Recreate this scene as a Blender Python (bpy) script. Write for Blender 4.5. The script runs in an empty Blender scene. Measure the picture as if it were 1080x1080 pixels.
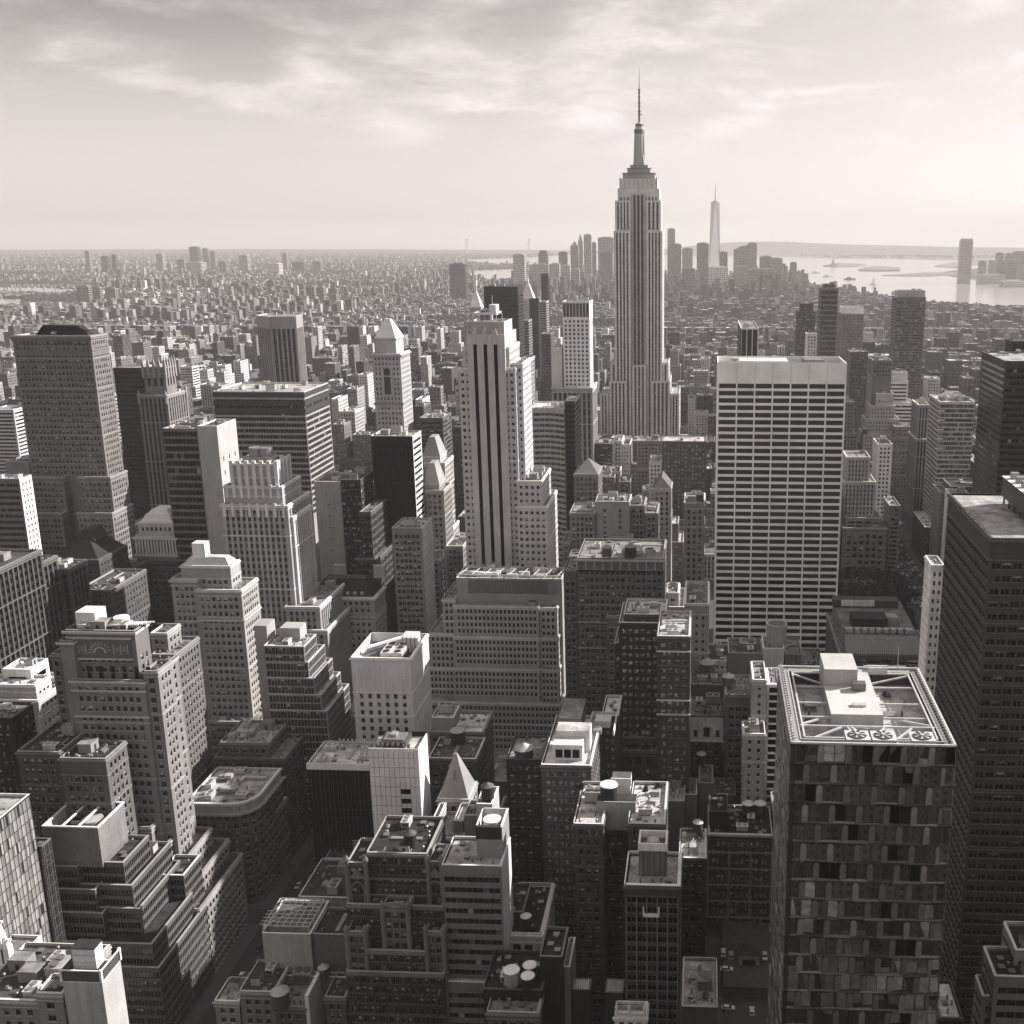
import bpy, math, random
import numpy as np
from math import radians, sin, cos, tan, pi

# ------------------------------------------------------------------ scene, camera, light
S = bpy.context.scene
COL = S.collection
FPX, CX, CY, CAMH = 1150.0, 690.0, 540.0, 260.0
TH, PS = radians(14.15), radians(2.655)
cam_data = bpy.data.cameras.new('camera')
cam_data.sensor_width = 36.0
cam_data.lens = FPX / 1080.0 * 36.0
cam_data.shift_x = (540.0 - CX) / 1080.0
cam_data.clip_start = 1.0
cam_data.clip_end = 200000.0
cam = bpy.data.objects.new('camera', cam_data)
cam.location = (0, 0, CAMH)
cam.rotation_euler = (pi / 2 - TH, 0, PS)
COL.objects.link(cam)
S.camera = cam

SUN_EL, SUN_AZ = 30.0, 64.0          # azimuth measured from +Y (down the avenues) towards +X (west)
TINT = (1.0, 0.937, 0.908)
world = bpy.data.worlds.new('World')
S.world = world
world.use_nodes = True
wn, wl = world.node_tree.nodes, world.node_tree.links
wn.clear()


def N(tree, kind, **kw):
    n = tree.nodes.new(kind)
    for k, v in kw.items():
        if k.startswith('i_'):
            key = k[2:]
            n.inputs[int(key) if key.isdigit() else key.replace('_', ' ')].default_value = v
        else:
            setattr(n, k, v)
    return n


def build_world():
    t = world.node_tree
    L = t.links.new
    sky = N(t, 'ShaderNodeTexSky', sky_type='NISHITA', sun_disc=False, sun_elevation=radians(SUN_EL),
            sun_rotation=radians(SUN_AZ), air_density=1.0, dust_density=1.3, ozone_density=1.0, altitude=200)
    # black-and-white through a red filter: blue darkens, haze and cloud stay bright
    bw = N(t, 'ShaderNodeSeparateColor')
    L(sky.outputs[0], bw.inputs[0])
    # a veil of high cloud evens out the glare round the sun
    v1 = N(t, 'ShaderNodeMath', operation='ADD', i_1=VEIL); L(bw.outputs[0], v1.inputs[0])
    v2 = N(t, 'ShaderNodeMath', operation='DIVIDE'); L(bw.outputs[0], v2.inputs[0]); L(v1.outputs[0], v2.inputs[1])
    v3 = N(t, 'ShaderNodeMath', operation='MULTIPLY', i_1=VEIL * 1.55); L(v2.outputs[0], v3.inputs[0])
    bw = v3
    tc = N(t, 'ShaderNodeTexCoord')
    sep = N(t, 'ShaderNodeSeparateXYZ')
    L(tc.outputs['Generated'], sep.inputs[0])
    # the sea horizon lies half a degree below eye level: carry the horizon sky down to it
    zs = N(t, 'ShaderNodeMath', operation='MAXIMUM', i_1=0.04); L(sep.outputs[2], zs.inputs[0])
    dv = N(t, 'ShaderNodeCombineXYZ'); L(sep.outputs[0], dv.inputs[0]); L(sep.outputs[1], dv.inputs[1]); L(zs.outputs[0], dv.inputs[2])
    L(dv.outputs[0], sky.inputs[0])
    # drifting cumulus bands: noise over the direction of view, stretched sideways
    mp = N(t, 'ShaderNodeMapping'); mp.inputs['Scale'].default_value = (1.0, 1.0, 3.4); mp.inputs['Location'].default_value = CLOUD_AT
    L(tc.outputs['Generated'], mp.inputs['Vector'])
    n1 = N(t, 'ShaderNodeTexNoise', i_Scale=6.5, i_Detail=12.0, i_Roughness=0.58, i_Distortion=0.3)
    n2 = N(t, 'ShaderNodeTexNoise', i_Scale=1.7, i_Detail=3.0, i_Roughness=0.5)
    n3 = N(t, 'ShaderNodeTexNoise', i_Scale=13.0, i_Detail=9.0, i_Roughness=0.62, i_Distortion=0.2)
    for n_ in (n1, n2, n3): L(mp.outputs[0], n_.inputs['Vector'])
    ad = N(t, 'ShaderNodeMath', operation='MULTIPLY_ADD', i_1=0.6)
    L(n2.outputs[0], ad.inputs[0]); L(n1.outputs[0], ad.inputs[2])
    ramp = N(t, 'ShaderNodeMapRange', interpolation_type='SMOOTHSTEP')
    ramp.inputs['From Min'].default_value = 0.74; ramp.inputs['From Max'].default_value = 0.94
    L(ad.outputs[0], ramp.inputs['Value'])
    # clouds thin out towards the horizon
    el = N(t, 'ShaderNodeMapRange', interpolation_type='SMOOTHSTEP')
    el.inputs['From Min'].default_value = 0.045; el.inputs['From Max'].default_value = 0.12
    L(sep.outputs[2], el.inputs['Value'])
    msk = N(t, 'ShaderNodeMath', operation='MULTIPLY'); L(ramp.outputs[0], msk.inputs[0]); L(el.outputs[0], msk.inputs[1])
    # lit tops, shaded bellies
    cl = N(t, 'ShaderNodeMapRange'); cl.inputs['From Min'].default_value = 0.3; cl.inputs['From Max'].default_value = 0.72
    cl.inputs['To Min'].default_value = CLOUD[0]; cl.inputs['To Max'].default_value = CLOUD[1]
    L(n3.outputs[0], cl.inputs['Value'])
    mul = N(t, 'ShaderNodeMath', operation='MULTIPLY_ADD', i_1=0.55); L(bw.outputs[0], mul.inputs[0]); L(cl.outputs[0], mul.inputs[2])
    base = N(t, 'ShaderNodeMath', operation='MULTIPLY', i_1=CLOUD[2]); L(bw.outputs[0], base.inputs[0])
    mx = N(t, 'ShaderNodeMix', data_type='FLOAT')
    L(msk.outputs[0], mx.inputs[0]); L(base.outputs[0], mx.inputs[2]); L(mul.outputs[0], mx.inputs[3])
    # clear sky deepens with height on the side away from the sun
    ka = N(t, 'ShaderNodeMapRange', interpolation_type='SMOOTHSTEP'); ka.inputs['From Min'].default_value = 0.08; ka.inputs['From Max'].default_value = 0.22
    L(sep.outputs[2], ka.inputs['Value'])
    kb = N(t, 'ShaderNodeMapRange', interpolation_type='SMOOTHSTEP'); kb.inputs['From Min'].default_value = 0.1; kb.inputs['From Max'].default_value = -0.45
    L(sep.outputs[0], kb.inputs['Value'])
    kc = N(t, 'ShaderNodeMath', operation='MULTIPLY'); L(ka.outputs[0], kc.inputs[0]); L(kb.outputs[0], kc.inputs[1])
    kd = N(t, 'ShaderNodeMath', operation='MULTIPLY_ADD', i_1=-0.5, i_2=1.0); L(kc.outputs[0], kd.inputs[0])
    me_ = N(t, 'ShaderNodeMath', operation='MULTIPLY'); L(mx.outputs[0], me_.inputs[0]); L(kd.outputs[0], me_.inputs[1])
    # thin bright overcast overhead, as on a hazy afternoon
    ov = N(t, 'ShaderNodeMapRange', interpolation_type='SMOOTHSTEP')
    ov.inputs['From Min'].default_value = 0.24; ov.inputs['From Max'].default_value = 0.6; ov.inputs['To Max'].default_value = 0.9
    L(sep.outputs[2], ov.inputs['Value'])
    oc = N(t, 'ShaderNodeMath', operation='MULTIPLY_ADD', i_1=OVERCAST, i_2=OVERCAST * .5); L(n2.outputs[0], oc.inputs[0])
    mo = N(t, 'ShaderNodeMix', data_type='FLOAT'); L(ov.outputs[0], mo.inputs[0]); L(me_.outputs[0], mo.inputs[2]); L(oc.outputs[0], mo.inputs[3])
    tint = N(t, 'ShaderNodeVectorMath', operation='SCALE')
    tint.inputs[0].default_value = TINT
    L(mo.outputs[0], tint.inputs['Scale'])
    bg = N(t, 'ShaderNodeBackground', i_Strength=SKY_STRENGTH)
    L(tint.outputs[0], bg.inputs[0])
    out = N(t, 'ShaderNodeOutputWorld')
    L(bg.outputs[0], out.inputs[0])


SKY_STRENGTH = 0.106
CLOUD = (1.3, 3.4, 0.97)
VEIL = 7.0
OVERCAST = 2.9
CLOUD_AT = (2.2, 7.7, 1.4)
build_world()
sun = bpy.data.lights.new('sun', 'SUN')
sun.energy = 5.0
sun.angle = radians(0.5)
sun.color = (1.0, 0.95, 0.912)
so = bpy.data.objects.new('sun', sun)
COL.objects.link(so)
# direction to the sun
SD = (sin(radians(SUN_AZ)) * cos(radians(SUN_EL)), cos(radians(SUN_AZ)) * cos(radians(SUN_EL)), sin(radians(SUN_EL)))
from mathutils import Vector
so.rotation_euler = Vector(SD).to_track_quat('Z', 'Y').to_euler()
so.location = (3000, 1500, 3000)
S.view_settings.view_transform = 'Standard'
S.view_settings.look = 'None'
S.view_settings.exposure = 1.0
S.view_settings.gamma = 1.0
S.cycles.max_bounces = 5
S.cycles.diffuse_bounces = 2
S.cycles.glossy_bounces = 2
S.cycles.volume_bounces = 1
S.cycles.transmission_bounces = 2
S.cycles.caustics_reflective = False
S.cycles.caustics_refractive = False
S.cycles.sample_clamp_indirect = 4.0
S.cycles.use_denoising = True
HAZE_DENSITY, HAZE_G, HAZE_V = 6.0e-5, 0.1, 0.62

# ------------------------------------------------------------------ camera geometry: a picture point to a point of the city
_r = (cos(PS), sin(PS), 0.0)
_f = (-sin(PS) * cos(TH), cos(PS) * cos(TH), -sin(TH))
_u = (-sin(PS) * sin(TH), cos(PS) * sin(TH), cos(TH))


def ray(x, y):
    return [FPX * _f[i] + (x - CX) * _r[i] - (y - CY) * _u[i] for i in range(3)]


def aY(x, y, Y):
    d = ray(x, y); t = Y / d[1]
    return d[0] * t, Y, CAMH + d[2] * t


def aX(x, y, X):
    d = ray(x, y); t = X / d[0]
    return X, d[1] * t, CAMH + d[2] * t


def aZ(x, y, Z):
    d = ray(x, y); t = (Z - CAMH) / d[2]
    return d[0] * t, d[1] * t, Z


def proj(X, Y, Z):
    v = (X, Y, Z - CAMH)
    a = sum(v[i] * _r[i] for i in range(3)); b = sum(v[i] * _u[i] for i in range(3)); c = sum(v[i] * _f[i] for i in range(3))
    if c < 1: c = 1
    return CX + FPX * a / c, CY - FPX * b / c


def back_depth(xb, X, h):
    """Y at which the line (X, ., h) is seen at column xb"""
    k = (xb - CX) / FPX
    # X c + Y s = k((-X s + Y c) cosTH + (CAMH-h) sinTH)
    c, s = cos(PS), sin(PS)
    return (k * (-X * s * cos(TH) + (CAMH - h) * sin(TH)) - X * c) / (s - k * c * cos(TH))


# ------------------------------------------------------------------ materials
MATS = {}


def _mat(name):
    m = bpy.data.materials.new(name)
    m.use_nodes = True
    return m, m.node_tree, m.node_tree.nodes['Principled BSDF']


def tone(v):
    return (min(1, v), min(1, v * 0.982), min(1, v * 0.968), 1)


def masonry(v, rough=0.85, streak=0.35):
    """stone, brick or concrete of albedo v with weathering"""
    v = round(v, 3)
    key = ('masonry', v, streak)
    if key in MATS: return MATS[key]
    m, t, b = _mat('masonry_%03d' % int(v * 1000))
    L = t.links.new
    g = N(t, 'ShaderNodeNewGeometry')
    oi = N(t, 'ShaderNodeObjectInfo')
    big = N(t, 'ShaderNodeTexNoise', i_Scale=0.07, i_Detail=4.0, i_Roughness=0.6)
    L(g.outputs['Position'], big.inputs['Vector'])
    mp = N(t, 'ShaderNodeMapping'); mp.inputs['Scale'].default_value = (1.6, 1.6, 0.09)
    L(g.outputs['Position'], mp.inputs['Vector'])
    st = N(t, 'ShaderNodeTexNoise', i_Scale=0.55, i_Detail=3.0, i_Roughness=0.65)
    L(mp.outputs[0], st.inputs['Vector'])
    fine = N(t, 'ShaderNodeTexNoise', i_Scale=2.3, i_Detail=2.0)
    L(g.outputs['Position'], fine.inputs['Vector'])
    a = N(t, 'ShaderNodeMath', operation='MULTIPLY_ADD', i_1=streak * 1.6, i_2=1 - streak * 0.8)
    L(st.outputs[0], a.inputs[0])
    b2 = N(t, 'ShaderNodeMath', operation='MULTIPLY_ADD', i_1=0.7, i_2=0.65)
    L(big.outputs[0], b2.inputs[0])
    c2 = N(t, 'ShaderNodeMath', operation='MULTIPLY_ADD', i_1=0.5, i_2=0.75)
    L(fine.outputs[0], c2.inputs[0])
    m1 = N(t, 'ShaderNodeMath', operation='MULTIPLY'); L(a.outputs[0], m1.inputs[0]); L(b2.outputs[0], m1.inputs[1])
    m2 = N(t, 'ShaderNodeMath', operation='MULTIPLY'); L(m1.outputs[0], m2.inputs[0]); L(c2.outputs[0], m2.inputs[1])
    sc = N(t, 'ShaderNodeVectorMath', operation='SCALE'); sc.inputs[0].default_value = tone(v * (.3 + .7 * min(1, v / .58)))[:3]
    L(m2.outputs[0], sc.inputs['Scale'])
    L(sc.outputs[0], b.inputs['Base Color'])
    b.inputs['Roughness'].default_value = rough
    b.inputs['Specular IOR Level'].default_value = 0.25
    MATS[key] = m
    return m


def roofing(v):
    """flat roof membrane or gravel with ponding stains"""
    v = round(v, 2)
    key = ('roof', v)
    if key in MATS: return MATS[key]
    m, t, b = _mat('roofing_%02d' % int(v * 100))
    L = t.links.new
    g = N(t, 'ShaderNodeNewGeometry')
    n1 = N(t, 'ShaderNodeTexNoise', i_Scale=0.16, i_Detail=6.0, i_Roughness=0.7, i_Distortion=0.6)
    n2 = N(t, 'ShaderNodeTexNoise', i_Scale=1.4, i_Detail=3.0, i_Roughness=0.7)
    L(g.outputs['Position'], n1.inputs['Vector']); L(g.outputs['Position'], n2.inputs['Vector'])
    r = N(t, 'ShaderNodeMapRange'); r.inputs['From Min'].default_value = 0.32; r.inputs['From Max'].default_value = 0.68
    r.inputs['To Min'].default_value = 0.32; r.inputs['To Max'].default_value = 1.3
    L(n1.outputs[0], r.inputs['Value'])
    k = N(t, 'ShaderNodeMath', operation='MULTIPLY_ADD', i_1=0.8, i_2=0.6); L(n2.outputs[0], k.inputs[0])
    m1 = N(t, 'ShaderNodeMath', operation='MULTIPLY'); L(r.outputs[0], m1.inputs[0]); L(k.outputs[0], m1.inputs[1])
    sc = N(t, 'ShaderNodeVectorMath', operation='SCALE'); sc.inputs[0].default_value = tone(v * (.55 + .45 * min(1, v / .5)))[:3]
    L(m1.outputs[0], sc.inputs['Scale']); L(sc.outputs[0], b.inputs['Base Color'])
    b.inputs['Roughness'].default_value = 0.9
    b.inputs['Specular IOR Level'].default_value = 0.15
    MATS[key] = m
    return m


def glass(kind='plain'):
    """window panes: dark rooms, some with blinds drawn; the share differs by kind"""
    key = ('glass', kind)
    if key in MATS: return MATS[key]
    stops = {'plain': [(0.0, .005), (.55, .009), (.75, .02), (.88, .06), (.96, .2)],
             'dark': [(0.0, .005), (.75, .009), (.9, .02), (.97, .07)],
             'black': [(0.0, .002), (.9, .003), (.97, .012)],
             'tile': [(0.0, .02), (.07, .12), (.3, .17), (.55, .22), (.8, .3)],
             'shade': [(0.0, .1), (.25, .18), (.5, .28), (.75, .42), (.92, .6)],
             'pale': [(0.0, .05), (.35, .12), (.7, .22), (.9, .35)],
             'blind': [(0.0, .02), (.3, .1), (.55, .25), (.8, .4)]}[kind]
    m, t, b = _mat('window_glass_' + kind)
    L = t.links.new
    g = N(t, 'ShaderNodeNewGeometry'); oi = N(t, 'ShaderNodeObjectInfo')
    ad = N(t, 'ShaderNodeMath', operation='ADD'); L(g.outputs['Random Per Island'], ad.inputs[0]); L(oi.outputs['Random'], ad.inputs[1])
    fr = N(t, 'ShaderNodeMath', operation='FRACT'); L(ad.outputs[0], fr.inputs[0])
    cr = N(t, 'ShaderNodeValToRGB'); cr.color_ramp.interpolation = 'CONSTANT'
    e = cr.color_ramp.elements
    e[0].position, e[0].color = stops[0][0], tone(stops[0][1])
    e[1].position, e[1].color = stops[1][0], tone(stops[1][1])
    for p, v in stops[2:]:
        x = e.new(p); x.color = tone(v)
    L(fr.outputs[0], cr.inputs[0])
    L(cr.outputs[0], b.inputs['Base Color'])
    b.inputs['Roughness'].default_value = 0.12 if kind != 'pale' else 0.2
    b.inputs['Specular IOR Level'].default_value = 0.04 if kind == 'black' else 0.3
    MATS[key] = m
    return m


def pane_set(kind):
    """single-tone panes used along a continuous strip or band of glazing"""
    key = ('panes', kind)
    if key in MATS: return MATS[key]
    tones = {'plain': (.005, .007, .012, .03, .1, .3), 'dark': (.004, .006, .01, .02), 'black': (.002, .003), 'pale': (.05, .12, .2, .3), 'blind': (.01, .1, .22, .4)}.get(kind, (.004, .01, .03))
    out = []
    for v in tones:
        m, t, b = _mat('window_pane_%s_%03d' % (kind, v * 1000))
        b.inputs['Base Color'].default_value = tone(v); b.inputs['Roughness'].default_value = .12; b.inputs['Specular IOR Level'].default_value = .3 if kind != 'black' else .05
        out.append(m)
    MATS[key] = out
    return out


def mirror(v=0.3, rough=0.08):
    """coated curtain-wall glass that mirrors the street"""
    key = ('mirror', v, rough)
    if key in MATS: return MATS[key]
    m, t, b = _mat('coated_glass')
    L = t.links.new
    g = N(t, 'ShaderNodeNewGeometry'); oi = N(t, 'ShaderNodeObjectInfo')
    ad = N(t, 'ShaderNodeMath', operation='ADD'); L(g.outputs['Random Per Island'], ad.inputs[0]); L(oi.outputs['Random'], ad.inputs[1])
    fr = N(t, 'ShaderNodeMath', operation='FRACT'); L(ad.outputs[0], fr.inputs[0])
    k = N(t, 'ShaderNodeMath', operation='MULTIPLY_ADD', i_1=0.5, i_2=0.75); L(fr.outputs[0], k.inputs[0])
    sc = N(t, 'ShaderNodeVectorMath', operation='SCALE'); sc.inputs[0].default_value = tone(v)[:3]
    L(k.outputs[0], sc.inputs['Scale']); L(sc.outputs[0], b.inputs['Base Color'])
    b.inputs['Metallic'].default_value = 0.92
    b.inputs['Roughness'].default_value = rough
    MATS[key] = m
    return m


def metal(v, rough=0.45, met=0.6):
    key = ('metal', v, rough, met)
    if key in MATS: return MATS[key]
    m, t, b = _mat('sheet_metal_%02d' % int(v * 100))
    L = t.links.new
    g = N(t, 'ShaderNodeNewGeometry')
    n = N(t, 'ShaderNodeTexNoise', i_Scale=0.8, i_Detail=4.0)
    L(g.outputs['Position'], n.inputs['Vector'])
    k = N(t, 'ShaderNodeMath', operation='MULTIPLY_ADD', i_1=0.7, i_2=0.65); L(n.outputs[0], k.inputs[0])
    sc = N(t, 'ShaderNodeVectorMath', operation='SCALE'); sc.inputs[0].default_value = tone(v)[:3]
    L(k.outputs[0], sc.inputs['Scale']); L(sc.outputs[0], b.inputs['Base Color'])
    b.inputs['Metallic'].default_value = met
    b.inputs['Roughness'].default_value = rough
    MATS[key] = m
    return m


def city_fabric():
    """walls of the far blocks: tone by island, window grid from the wall's own metres (UV)"""
    if 'city' in MATS: return MATS['city']
    m, t, b = _mat('city_wall')
    L = t.links.new
    g = N(t, 'ShaderNodeNewGeometry')
    uv = N(t, 'ShaderNodeUVMap'); uv.uv_map = 'UVMap'
    sp = N(t, 'ShaderNodeSeparateXYZ'); L(uv.outputs[0], sp.inputs[0])

    def cell(out, period, lo, hi):
        d = N(t, 'ShaderNodeMath', operation='DIVIDE', i_1=period); L(out, d.inputs[0])
        f = N(t, 'ShaderNodeMath', operation='FRACT'); L(d.outputs[0], f.inputs[0])
        a = N(t, 'ShaderNodeMath', operation='GREATER_THAN', i_1=lo); L(f.outputs[0], a.inputs[0])
        c = N(t, 'ShaderNodeMath', operation='LESS_THAN', i_1=hi); L(f.outputs[0], c.inputs[0])
        p = N(t, 'ShaderNodeMath', operation='MULTIPLY'); L(a.outputs[0], p.inputs[0]); L(c.outputs[0], p.inputs[1])
        return p.outputs[0]
    cx, cz = cell(sp.outputs[0], 3.1, .28, .72), cell(sp.outputs[1], 3.5, .25, .72)
    w = N(t, 'ShaderNodeMath', operation='MULTIPLY'); L(cx, w.inputs[0]); L(cz, w.inputs[1])
    cr = N(t, 'ShaderNodeValToRGB'); cr.color_ramp.interpolation = 'CONSTANT'
    e = cr.color_ramp.elements
    vals = [(0, .06), (.14, .09), (.3, .12), (.48, .16), (.64, .21), (.78, .28), (.88, .38), (.95, .55)]
    e[0].position, e[0].color = vals[0][0], tone(vals[0][1])
    e[1].position, e[1].color = vals[1][0], tone(vals[1][1])
    for p, v in vals[2:]:
        x = e.new(p); x.color = tone(v)
    L(g.outputs['Random Per Island'], cr.inputs[0])
    mix = N(t, 'ShaderNodeMix', data_type='RGBA')
    L(w.outputs[0], mix.inputs[0]); L(cr.outputs[0], mix.inputs[6]); mix.inputs[7].default_value = tone(.03)
    L(mix.outputs[2], b.inputs['Base Color'])
    b.inputs['Roughness'].default_value = 0.8
    b.inputs['Specular IOR Level'].default_value = 0.2
    MATS['city'] = m
    return m


def ground_mat(name, v, scale=0.05, rough=0.9, amp=0.8):
    key = ('ground', name)
    if key in MATS: return MATS[key]
    m, t, b = _mat(name)
    L = t.links.new
    g = N(t, 'ShaderNodeNewGeometry')
    n = N(t, 'ShaderNodeTexNoise', i_Scale=scale, i_Detail=8.0, i_Roughness=0.65)
    L(g.outputs['Position'], n.inputs['Vector'])
    k = N(t, 'ShaderNodeMath', operation='MULTIPLY_ADD', i_1=amp, i_2=1 - amp / 2); L(n.outputs[0], k.inputs[0])
    sc = N(t, 'ShaderNodeVectorMath', operation='SCALE'); sc.inputs[0].default_value = tone(v)[:3]
    L(k.outputs[0], sc.inputs['Scale']); L(sc.outputs[0], b.inputs['Base Color'])
    b.inputs['Roughness'].default_value = rough
    b.inputs['Specular IOR Level'].default_value = 0.2
    MATS[key] = m
    return m


def leaf_mat():
    if 'leaf' in MATS: return MATS['leaf']
    m, t, b = _mat('foliage')
    L = t.links.new
    g = N(t, 'ShaderNodeNewGeometry')
    cr = N(t, 'ShaderNodeValToRGB')
    cr.color_ramp.elements[0].color = tone(.015); cr.color_ramp.elements[1].color = tone(.055)
    L(g.outputs['Random Per Island'], cr.inputs[0]); L(cr.outputs[0], b.inputs['Base Color'])
    b.inputs['Roughness'].default_value = 1.0
    b.inputs['Specular IOR Level'].default_value = 0.05
    MATS['leaf'] = m
    return m


def water_mat():
    m, t, b = _mat('water')
    L = t.links.new
    b.inputs['Base Color'].default_value = tone(.3)
    b.inputs['Roughness'].default_value = 0.16
    b.inputs['Specular IOR Level'].default_value = 0.9
    g = N(t, 'ShaderNodeNewGeometry')
    n = N(t, 'ShaderNodeTexNoise', i_Scale=0.03, i_Detail=6.0)
    L(g.outputs['Position'], n.inputs['Vector'])
    bp = N(t, 'ShaderNodeBump', i_Strength=0.12, i_Distance=4.0)
    L(n.outputs[0], bp.inputs['Height']); L(bp.outputs[0], b.inputs['Normal'])
    return m


# ------------------------------------------------------------------ mesh builder
class MB:
    def __init__(s):
        s.v, s.l, s.n, s.m, s.uv = [], [], [], [], []
        s.mats = []

    def mi(s, mat):
        if mat in s.mats: return s.mats.index(mat)
        s.mats.append(mat); return len(s.mats) - 1

    def poly(s, pts, mat):
        k = len(s.v)
        s.v.extend(pts); s.l.extend(range(k, k + len(pts))); s.n.append(len(pts)); s.m.append(s.mi(mat))

    def box(s, x0, x1, y0, y1, z0, z1, mat, bottom=False):
        k = len(s.v)
        s.v.extend([(x0, y0, z0), (x1, y0, z0), (x1, y1, z0), (x0, y1, z0), (x0, y0, z1), (x1, y0, z1), (x1, y1, z1), (x0, y1, z1)])
        fs = [(0, 1, 5, 4), (1, 2, 6, 5), (2, 3, 7, 6), (3, 0, 4, 7), (4, 5, 6, 7)]
        if bottom: fs.append((3, 2, 1, 0))
        i = s.mi(mat)
        for f in fs:
            s.l.extend([k + a for a in f]); s.n.append(4); s.m.append(i)

    def slab(s, o, t, n, a0, a1, b0, b1, z0, z1, mat, ends=True, caps=True):
        """box on a wall: a along the wall, b inward from its outer plane"""
        def P(a, b, z): return (o[0] + t[0] * a - n[0] * b, o[1] + t[1] * a - n[1] * b, z)
        k = len(s.v)
        s.v.extend([P(a0, b0, z0), P(a1, b0, z0), P(a1, b1, z0), P(a0, b1, z0), P(a0, b0, z1), P(a1, b0, z1), P(a1, b1, z1), P(a0, b1, z1)])
        fs = [(0, 1, 5, 4)]
        if ends: fs += [(1, 2, 6, 5), (3, 0, 4, 7)]
        if caps: fs += [(4, 5, 6, 7), (3, 2, 1, 0)]
        i = s.mi(mat)
        for f in fs:
            s.l.extend([k + a for a in f]); s.n.append(4); s.m.append(i)

    def prism(s, poly, z0, z1, mat, top=None, topmat=None, bottom=False):
        n = len(poly); k = len(s.v)
        tp = top or poly
        s.v.extend([(x, y, z0) for x, y in poly]); s.v.extend([(x, y, z1) for x, y in tp])
        i = s.mi(mat)
        for a in range(n):
            b = (a + 1) % n
            s.l.extend([k + a, k + b, k + n + b, k + n + a]); s.n.append(4); s.m.append(i)
        s.l.extend(range(k + n, k + 2 * n)); s.n.append(n); s.m.append(s.mi(topmat or mat))
        if bottom:
            s.l.extend(range(k + n - 1, k - 1, -1)); s.n.append(n); s.m.append(i)

    def cone(s, poly, z0, apex, mat):
        n = len(poly)
        for a in range(n):
            b = (a + 1) % n
            s.poly([(poly[a][0], poly[a][1], z0), (poly[b][0], poly[b][1], z0), apex], mat)

    def cyl(s, x, y, r, z0, z1, mat, n=14, r1=None, topmat=None):
        r1 = r if r1 is None else r1
        A = [(x + r * cos(2 * pi * i / n), y + r * sin(2 * pi * i / n)) for i in range(n)]
        B = [(x + r1 * cos(2 * pi * i / n), y + r1 * sin(2 * pi * i / n)) for i in range(n)]
        s.prism(A, z0, z1, mat, top=B, topmat=topmat)

    def bar(s, p, q, w, mat):
        """square bar between two points"""
        p, q = Vector(p), Vector(q); d = (q - p)
        if d.length < 1e-6: return
        a = d.cross(Vector((0, 0, 1)))
        if a.length < 1e-4: a = Vector((1, 0, 0))
        a.normalize(); b = a.cross(d).normalized(); a *= w / 2; b *= w / 2
        c = [p - a - b, p + a - b, p + a + b, p - a + b, q - a - b, q + a - b, q + a + b, q - a + b]
        k = len(s.v); s.v.extend([tuple(x) for x in c]); i = s.mi(mat)
        for f in [(0, 1, 5, 4), (1, 2, 6, 5), (2, 3, 7, 6), (3, 0, 4, 7), (4, 5, 6, 7), (3, 2, 1, 0)]:
            s.l.extend([k + z for z in f]); s.n.append(4); s.m.append(i)

    def mesh(s, name, off=(0, 0, 0)):
        me = bpy.data.meshes.new(name)
        co = np.array(s.v, dtype=np.float64) - np.array(off)
        me.vertices.add(len(s.v)); me.vertices.foreach_set('co', co.astype(np.float32).ravel())
        me.loops.add(len(s.l)); me.loops.foreach_set('vertex_index', np.array(s.l, dtype=np.int32))
        ln = np.array(s.n, dtype=np.int32); st = np.concatenate([[0], np.cumsum(ln)[:-1]]).astype(np.int32)
        me.polygons.add(len(ln)); me.polygons.foreach_set('loop_start', st); me.polygons.foreach_set('loop_total', ln)
        for m in s.mats: me.materials.append(m)
        me.polygons.foreach_set('material_index', np.array(s.m, dtype=np.int32))
        me.polygons.foreach_set('use_smooth', np.zeros(len(ln), dtype=bool))
        if s.uv:
            u = me.uv_layers.new(name='UVMap'); u.data.foreach_set('uv', np.array(s.uv, dtype=np.float32).ravel())
        me.update(calc_edges=True)
        return me

    def obj(s, name, parent=None, off=(0, 0, 0), at=None):
        """one mesh object; off is the world point that becomes its origin's frame"""
        if not s.v: return None
        o = bpy.data.objects.new(name, s.mesh(name, off))
        COL.objects.link(o)
        if parent: o.parent = parent
        elif at: o.location = at
        return o


def tag(o, label=None, cat=None, group=None, kind=None):
    if label: o['label'] = label
    if cat: o['category'] = cat
    if group: o['group'] = group
    if kind: o['kind'] = kind
    return o


def empty(name, loc, label, cat, group=None):
    o = bpy.data.objects.new(name, None)
    o.location = loc
    o.empty_display_size = 1
    COL.objects.link(o)
    return tag(o, label, cat, group)

# ------------------------------------------------------------------ facades
def st(mode='P', v=.2, fh=3.6, bw=3.2, ww=.5, wh=.55, d=.35, gl='plain', e=1.2, top=2.0, roof=.3, pp=1.0, cope=None, sp=None, sill=True, mv=None):
    """a facade: mode P punched windows, V vertical strips between piers, R ribbons between spandrels, G curtain wall, B blank.
    v wall tone, fh floor height, bw bay width, ww/wh share of bay/floor that is window, d relief, e corner width, top blank band"""
    return dict(mode=mode, v=v, fh=fh, bw=bw, ww=ww, wh=wh, d=d, gl=gl, e=e, top=top, roof=roof, pp=pp, cope=cope, sp=sp, sill=sill, mv=mv)


FACE_TOL = -0.02
NEAR = [False]


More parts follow.
